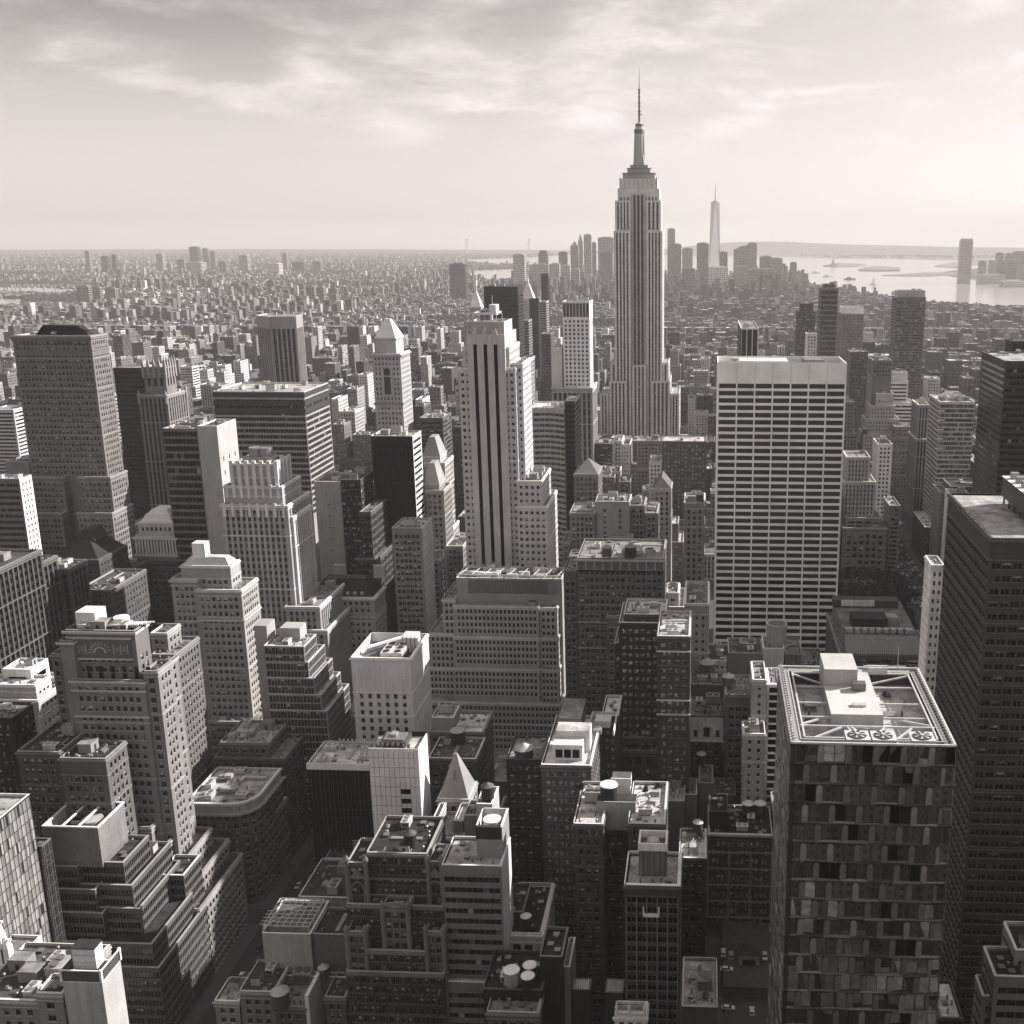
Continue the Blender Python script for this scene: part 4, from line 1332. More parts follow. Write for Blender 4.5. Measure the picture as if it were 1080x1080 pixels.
# ---- low block with sloped louvres
def x_hbo(root, off, ts, rnd):
    b = ts[0].bb(); z = ts[0].h

    def louv(m):
        n = 34
        for i in range(n):
            x = b[0] + 3 + (b[1] - b[0] - 4) * i / n; w = (b[1] - b[0] - 4) / n
            m.poly([(x, b[2] - .3, z + .2), (x + w * .82, b[2] - .3, z + .2), (x + w * .82, b[2] + 5, z + 8), (x, b[2] + 5, z + 8)], metal(.26, .5, .4))
        m.poly([(b[0] + 3, b[2], z + .1), (b[1] - 1, b[2], z + .1), (b[1] - 1, b[2] + 5.2, z + 7.9), (b[0] + 3, b[2] + 5.2, z + 7.9)], metal(.12))
        m.prism(rect(b[0] + 3, b[1] - 1, b[2] + 5.2, b[3] - 2), z - .9, z + 8, masonry(.3), topmat=roofing(.25))
    add_mesh_part(root, off, 'louvre_screen', louv)
    for i in range(9):
        x = b[0] + 6 + i * (b[1] - b[0] - 12) / 8
        o = bpy.data.objects.new('air_handler', unit_mesh('air_handler')); COL.objects.link(o); o.parent = root; o.location = (x - off[0], b[2] + 9 - off[1], z + 8)
    add_mesh_part(root, off, 'penthouse', lambda m: (m.box(b[0] + 8, b[0] + 26, b[2] + 16, b[2] + 28, z + 8, z + 13, masonry(.07)), m.box(b[0] + 2, b[1] - 4, b[3] - 14, b[3] - 6, z + 8, z + 12, masonry(.14)),
                                                   m.box(b[0] + 6, b[0] + 24, b[3] - 14.5, b[3] - 14, z + 9, z + 12.3, masonry(.7)), m.box(b[1] - 16, b[1] - 9, b[2] + 20, b[2] + 27, z + 8, z + 12.5, masonry(.4))))


building('office_block', 'low broad block with sloping louvred screen right of the white gridded slab', 'office building', [
    T(885.5, 972, 690, 520, D=62, f=st('P', v=.2, fh=4.4, bw=6, ww=.8, wh=.55, d=.4, gl='plain'), yb=740)], seed=49, extra=x_hbo, clut=0)
building('apartment_tower', 'slim bright white tower squeezed against the huge black office tower', 'tower', [
    T(982.5, 996, 596, 405, xb=975.5, f=st('P', v=.86, fh=3.6, bw=2.6, ww=.45, wh=.5, d=.25, gl='plain', e=.4, roof=.6), yb=760)], seed=50, clut=2)


# ---- huge dark tower on the right
def x_1166(root, off, ts, rnd):
    b = ts[0].bb(); z = ts[0].h - 1
    x0, y0 = b[0] + 15, b[2] + 13

    def fans(m):
        k = metal(.05, .6, .1); w = masonry(.62)
        m.box(x0, x0 + 15, y0, y0 + 34, z + 3, z + 9.5, k, True)
        m.poly([(x0 - .3, y0 - .3, z + 9.6), (x0 + 15.3, y0 - .3, z + 9.6), (x0 + 15.3, y0 + 34.3, z + 9.6), (x0 - .3, y0 + 34.3, z + 9.6)], w)
        m.box(x0 + 1, x0 + 14, y0 - .2, y0 - .02, z + 3.2, z + 9.4, masonry(.4))
        for i in range(6):
            for xx in (x0 + .3, x0 + 14.2): m.box(xx, xx + .5, y0 + 1 + i * 6.2, y0 + 1.5 + i * 6.2, z, z + 3, k)
    add_mesh_part(root, off, 'cooling_house', fans)
    for i in range(5):
        add_mesh_part(root, off, 'fan_drum', lambda m: (m.cyl(x0 + 9, y0 + 4.4 + i * 6.4, 2.7, z + 9.6, z + 11.2, metal(.3), 20, 2.7, topmat=metal(.04)),
                                                        m.cyl(x0 + 9, y0 + 4.4 + i * 6.4, .5, z + 11.2, z + 11.5, metal(.5), 8)))
        add_mesh_part(root, off, 'motor', lambda m: (m.box(x0 + 1.5, x0 + 4, y0 + 3.4 + i * 6.4, y0 + 5.6 + i * 6.4, z + 9.6, z + 11.6, metal(.3), True), m.box(x0 + 4, x0 + 6.3, y0 + 4.2 + i * 6.4, y0 + 4.7 + i * 6.4, z + 10.2, z + 10.7, metal(.3), True)))
    add_mesh_part(root, off, 'roof_rail', lambda m: [m.box(b[0] + 4.2, b[0] + 4.4, b[2] + 3, b[3] - 3, z + .4, z + .55, metal(.25)), m.box(b[0] + 5.2, b[0] + 5.4, b[2] + 3, b[3] - 3, z + .4, z + .55, metal(.25))] and [m.box(b[0] + 4.25, b[0] + 4.35, y, y + .1, z, z + .4, metal(.25)) for y in np.arange(b[2] + 3, b[3] - 3, 3)])


f66 = st('P', v=.13, fh=3.95, bw=3.15, ww=.78, wh=.5, d=.45, gl='dark', e=.6, top=6.5, roof=.42, cope=.1, pp=.5)
X66 = aY(1045, 568, 310)[0]; h66 = aY(1045, 568, 310)[2]
building('office_tower', 'huge black office tower with a pale roof and a row of cooling fans', 'skyscraper', [
    T(0, 0, 0, 0, poly=rect(X66, 148, 310, back_depth(1000, X66, h66)), h=h66, f=f66, side=mod(f66, v=.12))], seed=51, extra=x_1166, clut=0, detail=2)
lr = st('R', v=.3, fh=3.8, bw=2.6, wh=.55, d=.4, gl='dark', e=1.2, top=2.5, mv=.25, roof=.06)
building('office_block', 'stepped banded block with a dark roof at the foot of the huge black office tower', 'office building', [
    T(1071, 1130, 1003, 262, D=13, f=mod(lr, v=.4), g=1), T(1049, 1130, 1031, 256, D=13, f=lr, g=1), T(1036, 1130, 1052, 259.5, D=9, f=mod(lr, v=.36), g=1)], seed=52, clut=2)
building('low_building', 'low bright-roofed building between the crystal glass tower and huge black tower', 'building', [
    T(991, 1016, 1074, 292, D=18, f=mod(brick_dk, v=.1, roof=.7))], seed=53, clut=3)


# ---- crystal faceted glass tower with an open steel roof
def gem():
    Y = 228.0
    X0, _, H = aY(833.5, 784, Y); X1 = aY(1010, 784, Y)[0]
    YB = back_depth(820, X0, H); D = YB - Y
    root = empty('office_tower', ((X0 + X1) / 2, Y + D / 2, 0), 'faceted glass tower with an open steel framed roof around a white machine house', 'skyscraper')
    off = tuple(root.location)
    rnd = random.Random(77)
    wall = MB(); FIN = metal(.16, .3, .3); FIN2 = metal(.26, .3, .3); SLOPE = metal(.08, .2, .6); DK = metal(.03, .4, .3)
    panes = []
    fh = 5.0
    nf = int(H / fh)

    def side(o, t, n, L, nb):
        bw = L / nb
        for f in range(nf):
            z1 = H - .4 - f * fh; z0 = z1 - fh
            if z0 < 0: break
            sh = (.5 if f % 2 else 0.0) * bw
            def P(a, b, z): return (o[0] + t[0] * a - n[0] * b, o[1] + t[1] * a - n[1] * b, z)
            for i in range(-1, nb + 1):
                a0 = max(0, i * bw + sh); a1 = min(L, (i + 1) * bw + sh)
                if a1 - a0 < .6: continue
                fw = min(1.5, (a1 - a0) * .3)
                # sloping sill facets between the rows
                k = rnd.uniform(.3, .7); hz_ = rnd.uniform(.3, .65)
                wall.poly([P(a0, .5, z0), P(a1, .5, z0), P(a1, .5 - k, z0 + hz_), P(a0, .5 - k, z0 + hz_)], rnd.choice((SLOPE, FIN, DK)))
                wall.poly([P(a0, .5 - k, z0 + hz_), P(a1, .5 - k, z0 + hz_), P(a1, .6, z0 + hz_ + .35), P(a0, .6, z0 + hz_ + .35)], rnd.choice((SLOPE, FIN, SLOPE)))
                # fin: folded panel between panes, pointed at head and foot
                zc0, zc1 = z0 + .75, z1 - .1
                wall.poly([P(a0 + fw * .25, .4, zc0 - .7), P(a0 + fw * .75, .4, zc0 - .7), P(a0 + fw, .35, zc0), P(a0 + fw, .3, zc1 - .5), P(a0 + fw * .75, .4, zc1), P(a0 + fw * .25, .4, zc1), P(a0, .1, zc1 - .5), P(a0, .1, zc0)], rnd.choice((FIN, FIN2, FIN)))
                pa, pb = a0 + fw, a1
                wall.poly([P(pa, 1.3, z0), P(pb, 1.3, z0), P(pb, 1.3, z1), P(pa, 1.3, z1)], DK)
                # panes between slim mullions, each set at its own slight angle
                np_ = max(1, int(round((pb - pa) / 1.9))); wp_ = (pb - pa) / np_
                bs = [.5 + rnd.uniform(-.16, .16) for _ in range(np_ + 1)]; tz = rnd.uniform(-.14, .14)
                qs = []
                zh = z0 + hz_ + .3
                for j in range(np_):
                    u0, u1 = pa + j * wp_ + .05, pa + (j + 1) * wp_ - .05
                    t2 = tz + rnd.uniform(-.07, .07)
                    qs.append(([P(u0, bs[j], zh), P(u1, bs[j + 1], zh), P(u1, bs[j + 1] + t2, z1), P(u0, bs[j] + t2, z1)], rnd.random()))
                    wall.slab((P(u1, 0, 0)[0], P(u1, 0, 0)[1]), t, n, -.03, .09, .25, 1.2, zh, z1, DK, caps=False)
                panes.append((qs, z1, rnd.random()))
    side((X0, Y), (1, 0), (0, -1), X1 - X0, 6)
    side((X0, YB), (0, -1), (-1, 0), D, 9)
    side((X1, Y), (0, 1), (1, 0), D, 9)
    wall.prism(rect(X0 + 1.2, X1 - 1.2, Y + 1.2, YB - .01), 0, H - 4.7, masonry(.1))
    wall.box(X0 + .6, X0 + .9, Y + .6, YB, H - 7, H, masonry(.2)); wall.box(X1 - .9, X1 - .6, Y + .6, YB, H - 7, H, masonry(.2))
    wall.box(X0 + .9, X1 - .9, Y + .6, Y + .9, H - 7, H, masonry(.2)); wall.box(X0 + .9, X1 - .9, YB - .4, YB - .1, H - 7, H, masonry(.2))
    wall.obj('wall', root, off)
    panes.sort(key=lambda p: (-p[1], p[2]))
    vis = [p for p in panes if abs(p[0][0][0][0][1] - Y) < 2]; oth = [p for p in panes if abs(p[0][0][0][0][1] - Y) >= 2]
    kinds = [mirror(.46, .015), mirror(.42, .015), mirror(.34, .015), mirror(.38, .015), mirror(.26, .015), glass('black')]

    def pane(m, p):
        for pts_, u in p[0]: m.poly(pts_, kinds[int((p[2] * .75 + u * .25) * 5.99)])
    for p in vis[:100]:
        m = MB(); pane(m, p); m.obj('window', root, off)
    m = MB()
    for p in vis[100:] + oth: pane(m, p)
    tag(m.obj('windows', root, off), kind='stuff')
    # roof: deck, ring gantry, trusses, fans, machine house
    zd = H - 4.6
    add_mesh_part(root, off, 'roof', lambda r: r.poly([(X0 + 1, Y + 1, zd), (X1 - 1, Y + 1, zd), (X1 - 1, YB - .5, zd), (X0 + 1, YB - .5, zd)], roofing(.5)))
    stl = metal(.5, .4, .1); st2 = metal(.45, .4, .2); gr = metal(.3, .5, .2)

    def ring(m):
        for ins, zz, w in ((.3, H + .1, .45), (2.6, H - .2, .3), (3.6, H - .2, .4)):
            c = [(X0 + ins, Y + ins), (X1 - ins, Y + ins), (X1 - ins, YB - ins), (X0 + ins, YB - ins)]
            for i in range(4):
                m.bar((c[i][0], c[i][1], zz), (c[(i + 1) % 4][0], c[(i + 1) % 4][1], zz), w, stl if ins != 2.6 else st2)
        for y in np.arange(Y + 1, YB - 1, 1.5):
            for a, b in ((X0 + .3, X0 + 1.5), (X1 - 1.5, X1 - .3)):
                m.box(a, b, y, y + .35, H + .15, H + .32, stl, True)
                m.box(a + .4, a + .55, y, y + .9, H + .3, H + .9, st2, True)
        m.box(X0 + 1.5, X0 + 2.5, Y + .5, YB - .5, H - .35, H - .25, gr, True); m.box(X1 - 2.5, X1 - 1.5, Y + .5, YB - .5, H - .35, H - .25, gr, True)
        m.box(X0 + 2.6, X1 - 2.6, YB - 3, YB - .8, H - .3, H - .2, gr, True)
        for x in np.arange(X0 + 1, X1, 3.1): m.bar((x, YB - .4, H), (x, YB - .4, H + 1.2), .12, st2)
    add_mesh_part(root, off, 'maintenance_track', ring)
    hx0, hx1, hy0, hy1 = X0 + (X1 - X0) * .29, X0 + (X1 - X0) * .62, Y + D * .31, YB - D * .06

    def house(m):
        w = masonry(.46, streak=.15)
        m.prism(rect(hx0, hx1, hy0, hy1), zd + .01, H + .6, w, topmat=masonry(.5, streak=.1))
        ym = hy0 + (hy1 - hy0) * .62
        m.prism(rect(hx0 - .01, hx0 + (hx1 - hx0) * .68, ym, hy1 + .01), zd + .02, H + 5.0, w, topmat=masonry(.5, streak=.1))
        m.box(hx0 - .05, hx1 + .05, hy0 - .05, hy0 + .25, H + .61, H + .9, w)
    add_mesh_part(root, off, 'machine_house', house)
    add_mesh_part(root, off, 'air_handler', lambda m: (m.cyl(hx0 + (hx1 - hx0) * .62, hy0 + (hy1 - hy0) * .55, 1.1, H + .6, H + 2.4, metal(.3), 14), m.box(hx0 + (hx1 - hx0) * .55, hx0 + (hx1 - hx0) * .82, hy0 + (hy1 - hy0) * .5, hy0 + (hy1 - hy0) * .58, H + .6, H + 2.6, metal(.15))))
    add_mesh_part(root, off, 'skylight', lambda m: m.box(hx0 + (hx1 - hx0) * .45, hx0 + (hx1 - hx0) * .72, hy0 + (hy1 - hy0) * .17, hy0 + (hy1 - hy0) * .22, H + .6, H + 1.2, metal(.6)))

    trusses = []
    for x, (tx, ty) in ((hx0, (X0 + 3.6, Y + D * .24)), (hx1, (X1 - 3.6, Y + D * .24)), (hx0, (X0 + 3.6, YB - D * .1)), (hx1, (X1 - 3.6, YB - D * .1))):
        trusses.append(((x, hy0 + 4 if ty < Y + D / 2 else hy1 - 5, H - 1.5), (tx, ty, H - .3)))
    for u in (.34, .52, .74):
        y = Y + D * u
        trusses.append(((X0 + 3.6, y, H - .6), (hx0, y, H - .6))); trusses.append(((hx1, y, H - .6), (X1 - 3.6, y, H - .6)))
    yb_ = Y + D * .22
    trusses.append(((X0 + 3, yb_, H - .3), (X1 - 3, yb_, H - .3)))
    for xa, xb in ((X0 + 5, X0 + 13), (X0 + 16, X0 + 14), (hx0 + 8, hx0 + 4), (hx0 + 8, hx0 + 12), (hx1 + 1, hx1 + 6)):
        trusses.append(((xa, Y + 3.4, H - .5), (xb, yb_, H - .4)))
    for p, q in ((hx0 + 3, hx0 + 1.5), (hx0 + 7, hx0 + 10), (hx0 + 11, hx0 + 8)):
        trusses.append(((p, yb_, H - .4), (q, hy0, H - 2.5)))
    for p, q in trusses:
        add_mesh_part(root, off, 'roof_truss', lambda m: m.bar(p, q, .42, stl))
    for px in (902, 929, 969):
        x, y = aZ(px, 774, H - 1)[:2]; y = Y + 4.6

        def fan(m):
            m.box(x - 2.7, x + 2.7, y - 2.4, y + 2.4, H - 4, H + .2, metal(.6, .5, .1), True)
            m.cyl(x, y, 2.15, H + .2, H + .4, metal(.04, .6, 0), 24)
            m.cyl(x, y, .45, H + .4, H + .7, stl, 10)
            for k in range(7):
                a = k * 2 * pi / 7
                m.poly([(x + .4 * cos(a), y + .4 * sin(a), H + .55), (x + 2.05 * cos(a - .16), y + 2.05 * sin(a - .16), H + .5), (x + 2.05 * cos(a + .16), y + 2.05 * sin(a + .16), H + .6)], stl)
        add_mesh_part(root, off, 'cooling_fan', fan)
    add_mesh_part(root, off, 'antenna_pole', lambda m: (m.bar((X1 - 6, YB - 2, H), (X1 - 6, YB - 2, H + 7), .14, stl)))
    add_mesh_part(root, off, 'window_crane', lambda m: (m.box(X1 - 14, X1 - 9, YB - 4, YB - 2, H, H + 1.6, stl, True), m.bar((X1 - 15, YB - 3, H + 1.7), (X1 - 4, YB - 3, H + 1.7), .25, stl)))
    FOOT.append((X0, X1, Y, YB, H))
    for zz in (zd,):
        clutter(root, off, (X0 + 4, hx0 - 1, Y + D * .4, YB - 4), zd, rnd, 4, kinds=('vent_pipe', 'skylight')); clutter(root, off, (hx1 + 1, X1 - 4, Y + D * .4, YB - 4), zd, rnd, 4, kinds=('vent_pipe', 'skylight'))


gem()


# ------------------------------------------------------------------ water tanks: things of their own standing on roofs
def water_tank(x, y, z, r, h, label, legs=2.0, v=.14, cap=.3, group='water tanks on the roofs', flat=False):
    root = empty('water_tank', (x, y, z), label, 'water tank', group)
    off = (x, y, z)
    wood = masonry(v, streak=.5)

    def tub(m):
        m.cyl(x, y, r, z + legs, z + legs + h, wood, 20, r * .94)
    t = add_mesh_part(root, off, 'tank', tub)

    def hoops(m):
        for k in range(5):
            zz = z + legs + h * (.08 + .2 * k); rr = r * (1 - .06 * (.08 + .2 * k)) + .05
            m.cyl(x, y, rr, zz, zz + .1, metal(.08), 20)
    o = add_mesh_part(root, off, 'hoop', hoops)
    o.parent = t
    add_mesh_part(root, off, 'tank_roof', lambda m: m.cyl(x, y, r * 1.06, z + legs + h, z + legs + h + (.25 if flat else r * .62), metal(cap, .6, .1), 20, r * (.98 if flat else .06)))

    def frame(m):
        k = metal(.07, .6, .2)
        for a in (.25, .75, 1.25, 1.75):
            m.bar((x + r * .8 * cos(a * pi), y + r * .8 * sin(a * pi), z), (x + r * .8 * cos(a * pi), y + r * .8 * sin(a * pi), z + legs), .3, k)
        for s_ in (-1, 1):
            m.bar((x - r, y + s_ * r * .55, z + legs - .15), (x + r, y + s_ * r * .55, z + legs - .15), .3, k)
    if legs > .3: add_mesh_part(root, off, 'stand', frame)
    return root


# ------------------------------------------------------------------ centre
g26 = st('P', v=.42, fh=3.55, bw=2.15, ww=.54, wh=.66, d=.45, gl='black', e=1.0, top=1.6, cope=.45, roof=.3)
w26 = mod(g26, v=.42)


def x_26(root, off, ts, rnd):
    b = ts[0].bb(); z = ts[0].h

    def f(m):
        k = metal(.62, .5, .2)
        for i in range(26):
            x0 = rnd.uniform(b[0] + 1, b[1] - 8); y0 = rnd.uniform(b[2] + 1, b[3] - 4)
            m.box(x0, x0 + rnd.uniform(2, 7), y0, y0 + rnd.uniform(.4, 2), z - .5, z + rnd.uniform(.4, 2.2), k, True)
        for x in np.linspace(b[0] + 2, b[1] - 2, 9): m.bar((x, b[2] + 1, z + 1.8), (x + 3, b[3] - 2, z + 1.8), .3, k)
        m.bar((b[0], b[2] + .5, z + 1.6), (b[1], b[2] + .5, z + 1.6), .3, k)
    add_mesh_part(root, off, 'pipework', f)

    def louv(m):
        n = 60; w = (b[1] - b[0] - 8) / n
        m.box(b[0] + 6, b[1] - 7, b[2] - .05, b[2] + .2, z - 8.2, z - 1, metal(.1, .6, 0))
        for i in range(n): m.box(b[0] + 6 + i * w, b[0] + 6 + i * w + .25, b[2] - .12, b[2] - .06, z - 8, z - 1.1, metal(.2))
    add_mesh_part(root, off, 'louvre', louv)


building('office_block', 'wide stone block of dense small dark windows in three setbacks under a louvred machine floor', 'office building', [
    T(481, 592.5, 610, 527, D=20, f=st('B', v=.36, d=.3, roof=.2)),
    T(479, 568, 639, 521, D=36, f=g26, side=mod(g26, v=.6), yb=680), T(568.3, 587.5, 641, 522, xb=592.5, f=g26, side=mod(g26, v=.6), g=1, yb=680),
    T(478, 568.4, 671.5, 519.5, D=40, f=g26, yb=720), T(568.7, 588.5, 672.5, 520.5, xb=594, f=g26, side=mod(g26, v=.6), g=1, yb=720),
    T(477, 568.8, 705, 518, D=44, f=g26, yb=760), T(569.2, 589.5, 706, 519, xb=595, f=g26, side=mod(g26, v=.6), g=1, yb=760),
    T(466, 479.5, 632, 525, D=30, f=w26, g=1, yb=760), T(452, 479.8, 668, 523, D=30, f=w26, g=1, yb=760), T(451, 479.9, 704, 522, D=30, f=w26, g=1, yb=780),
    T(449, 592, 741, 514, D=50, f=g26, g=1, yb=820)], seed=60, extra=x_26, clut=2)


def x_beaux(root, off, ts, rnd):
    b = ts[0].bb(); z = ts[0].h

    def f(m):
        hip(m, (b[0] + .3, b[1] - .3, b[2] + .3, b[3] - .3), z - .9, 9.5, 6.5, masonry(.06), roofing(.12))
        for i in range(7):
            x = b[0] + 5 + i * (b[1] - b[0] - 12) / 6
            m.box(x - .8, x + .8, b[2] + 1.5, b[2] + 5, z, z + 2.4, masonry(.4)); m.cyl(x, b[2] + 1.4, .8, z + 2.1, z + 2.9, masonry(.45), 10, .2)
    add_mesh_part(root, off, 'mansard_roof', f)
    add_mesh_part(root, off, 'cornice', lambda m: (m.box(b[0] - 1, b[1] + 1, b[2] - 1, b[2] - .02, z - 1.2, z - .2, masonry(.55), True), m.box(b[1] + .02, b[1] + 1, b[2] - .02, b[3], z - 1.2, z - .2, masonry(.55), True),
                                                 m.box(b[0] - .6, b[1] + .6, b[2] - .6, b[2] - .02, z - 11.5, z - 10.7, masonry(.5), True), m.box(b[1] + .02, b[1] + .6, b[2] - .02, b[3], z - 11.5, z - 10.7, masonry(.5), True)))
    for i in range(2):
        add_mesh_part(root, off, 'chimney', lambda m: m.box(b[0] + 10 + 22 * i, b[0] + 16 + 22 * i, b[3] - 8, b[3] - 5, z + 7, z + 14, masonry(.4)))


building('office_block', 'ornate pale palazzo block with a dark mansard roof and rows of dormers', 'office building', [
    T(326, 394.5, 630, 548, xb=406, f=st('P', v=.4, fh=4.0, bw=3.1, ww=.5, wh=.58, d=.5, e=2, top=1.5), yb=740)], seed=61, extra=x_beaux, clut=0)
building('office_tower', 'glassy grey tower with a sunlit gridded flank in front of the dark window-grid slab', 'tower', [
    T(413, 444.5, 557, 566, xb=455.5, f=st('G', v=.3, fh=3.5, bw=2.3, ww=.74, wh=.6, d=.25, gl='plain', top=3, roof=.5), side=st('P', v=.62, fh=3.5, bw=3, ww=.45, wh=.55, d=.3, gl='dark'), yb=720)], seed=62, clut=4)  # west flank toned paler, sunlight put into its wall colour
building('office_block', 'thin sunlit building with a round topped roof drum beside the glassy grey tower', 'office building', [
    T(454, 464, 590, 600, xb=469, f=mod(stone, v=.35), side=mod(stone, v=.5), yb=680)], seed=63, clut=1,
    extra=lambda root, off, ts, rnd: add_mesh_part(root, off, 'roof_drum', lambda m: m.cyl((ts[0].bb()[0] + ts[0].bb()[1]) / 2, ts[0].bb()[2] + 6, 3.6, ts[0].h - 1, ts[0].h + 3.5, masonry(.45), 18, topmat=roofing(.1))))
building('office_block', 'low dark roofed wing tucked behind the thin sunlit building', 'office building', [
    T(470, 488, 576, 612, D=24, f=mod(stone, v=.3), yb=640)], seed=64, clut=3)
# ---- middle cluster
bm = st('P', v=.24, fh=3.5, bw=2.5, ww=.52, wh=.6, d=.35)
building('office_block', 'blocky brick building with a bare chimney-like central wall and stepped wings', 'office building', [
    T(627.5, 664, 529, 648, D=20, f=mod(bm, v=.33, bw=9, ww=.14, top=4), yb=600), T(600.5, 627.3, 541, 646, D=26, f=bm, yb=620, g=1), T(664.2, 680, 533, 650, D=22, f=bm, yb=620, g=1), T(680.3, 693.5, 541, 647, D=26, f=bm, yb=620, g=1),
    T(593, 601, 572, 645, D=26, f=bm, g=1, yb=650), T(644, 667, 566, 640, D=8, f=bm, g=1, yb=600)], seed=65, clut=4)


def x_pyrb(root, off, ts, rnd):
    b = ts[0].bb(); z = ts[0].h
    add_mesh_part(root, off, 'pyramid_roof', lambda m: m.cone(rect(b[0] - .4, b[1] + .4, b[2] - .4, b[3] + .4), z - .8, ((b[0] + b[1]) / 2, (b[2] + b[3]) / 2, z + 9), masonry(.24)))


building('office_block', 'square brick building with a low tiled pyramid roof', 'office building', [T(605, 631, 500, 745, xb=635, f=mod(bm, v=.24, bw=3.2), yb=560)], seed=66, extra=x_pyrb, clut=0)


def x_gable(root, off, ts, rnd):
    b = ts[0].bb(); z = ts[0].h; xm = (b[0] + b[1]) / 2
    add_mesh_part(root, off, 'gable', lambda m: (m.poly([(b[0], b[2] - .05, z - .5), (b[1], b[2] - .05, z - .5), (xm, b[2] - .05, z + 8)], masonry(.34)), m.poly([(b[0], b[2], z), (xm, b[2], z + 8), (xm, b[3], z + 8), (b[0], b[3], z)], masonry(.2)), m.poly([(b[1], b[3], z), (xm, b[3], z + 8), (xm, b[2], z + 8), (b[1], b[2], z)], masonry(.2))))


building('apartment_block', 'narrow stone building with a pointed gable right of the brick pyramid roof', 'apartment building', [T(688, 708, 515, 735, D=22, f=st('P', v=.34, fh=3.6, bw=3.2, ww=.42, wh=.7, d=.5), yb=590)], seed=67, extra=x_gable, clut=0)
g30 = st('P', v=.2, fh=3.55, bw=2.5, ww=.58, wh=.62, d=.35, gl='plain', e=.8, top=5.5)


def x_30(root, off, ts, rnd):
    b = ts[0].bb(); z = ts[0].h

    def corn(m):
        m.box(b[0] - .8, b[1] + .8, b[2] - .8, b[2] - .02, z - 1.4, z - .4, masonry(.42), True)
        for i in range(3):
            m.bar((b[0], b[2] - .15, z - 6 - 0), (b[1], b[2] - .15, z - 6), .5, masonry(.42))
        for i in range(11):
            x = b[0] + (b[1] - b[0]) * i / 10; m.box(x - .25, x + .25, b[2] - .3, b[2] - .02, z - 5.8, z - 1.5, masonry(.42))
        for zz in (z - 32, z - 45): m.box(b[0] - .3, b[0] + (b[1] - b[0]) * .55, b[2] - .35, b[2] - .02, zz, zz + .7, masonry(.36), True)
    add_mesh_part(root, off, 'cornice', corn)


building('office_block', 'broad brown gridded office block with a pale columned top floor', 'office building', [
    T(608.5, 700, 589, 486, D=34, f=g30, yb=770), T(594, 608.2, 601, 492, D=34, f=g30, g=1, yb=760), T(640, 700.3, 650, 482, D=6, f=mod(g30, v=.22), g=1, yb=770)], seed=68, extra=x_30, clut=9)
building('office_block', 'pale block with stepped penthouses right of the brown gridded block', 'office building', [
    T(700, 722, 640, 512, D=30, f=mod(stone, v=.42), yb=720), T(703, 716, 625, 516, D=16, f=mod(stone_lt, v=.55), z0=40)], seed=69, clut=3)
building('office_block', 'light ribbed block with a heavy cornice left of the white gridded slab', 'office building', [
    T(722, 748, 637, 470, D=34, f=st('P', v=.4, fh=3.8, bw=3.4, ww=.36, wh=.5, d=.4, top=5), yb=760)], seed=70, clut=4)
building('apartment_block', 'ornate narrow brick building with three arched windows under its roof', 'apartment building', [
    T(721.5, 743.5, 530, 640, D=26, f=st('P', v=.3, fh=3.8, bw=3.2, ww=.4, wh=.6, d=.4, top=4), yb=620)], seed=71, clut=2)
br31 = st('P', v=.065, fh=3.5, bw=2.5, ww=.62, wh=.52, d=.35, gl='blind', e=1, top=2, cope=.6, roof=.5)
building('loft_building', 'dark brick loft block with rows of pale drawn blinds and white roof edging', 'loft building', [
    T(658, 702.5, 648, 425, D=20, f=mod(br31, v=.1, gl='dark'), yb=680), T(652.5, 703, 657, 421, D=26, f=br31, yb=830), T(648, 655, 678, 423, D=20, f=br31, g=1, yb=830)], seed=72, clut=5)
building('loft_building', 'dark brick loft block with thin white string courses right of the pale-blinded one', 'loft building', [
    T(693.2, 728, 671, 398, D=30, f=mod(br31, v=.12), yb=830)], seed=73, clut=6,
    extra=lambda root, off, ts, rnd: add_mesh_part(root, off, 'string_course', lambda m: [m.box(ts[0].bb()[0] - .4, ts[0].bb()[1] + .4, ts[0].bb()[2] - .45, ts[0].bb()[2] - .02, z, z + .5, masonry(.6), True) for z in (ts[0].h - 6.5, ts[0].h - 27, ts[0].h - 33)]))


# ---- white stone tower by the avenue
def x_32(root, off, ts, rnd):
    b = ts[0].bb(); z = ts[0].h - 4.2

    def f(m):
        w = masonry(.7, streak=.2)
        m.box(b[0] + 11, b[0] + 21, b[2] + 5, b[2] + 19, z, z + 2.6, metal(.06, .6, 0))
    add_mesh_part(root, off, 'fan_plinth', f)
    for i in range(3):
        for j in range(2):
            x, y = b[0] + 13.5 + j * 5, b[2] + 7.5 + i * 4.5
            add_mesh_part(root, off, 'cooling_fan', lambda m: (m.box(x - 2.2, x + 2.2, y - 2, y + 2, z + 2.6, z + 4.4, metal(.6, .5, .1), True), m.cyl(x, y, 1.5, z + 4.4, z + 4.7, metal(.2), 14, topmat=metal(.05))))
    add_mesh_part(root, off, 'bulkhead', lambda m: m.box(b[1] - 12, b[1] - 6, b[2] + 6, b[2] + 12, z, z + 4, masonry(.7)))
    add_mesh_part(root, off, 'cooling_tower', lambda m: (m.box(b[1] - 8.5, b[1] - 2, b[3] - 13, b[3] - 6, z, z + 7.5, masonry(.55)), [m.cyl(b[1] - 7 + 1.8 * k, b[3] - 13.3, .8, z + .3, z + 7.4, masonry(.6), 10) for k in range(4)]))
    add_mesh_part(root, off, 'steel_beam', lambda m: (m.bar((b[0] + 3, b[2] + 14, z + 3.5), (b[0] + 16, b[3] - 2, z + 3.5), 1.0, masonry(.7)), m.bar((b[0] + 1, b[2] + 6, z + 3), (b[0] + 11, b[2] + 2, z + 1), .4, masonry(.7))))


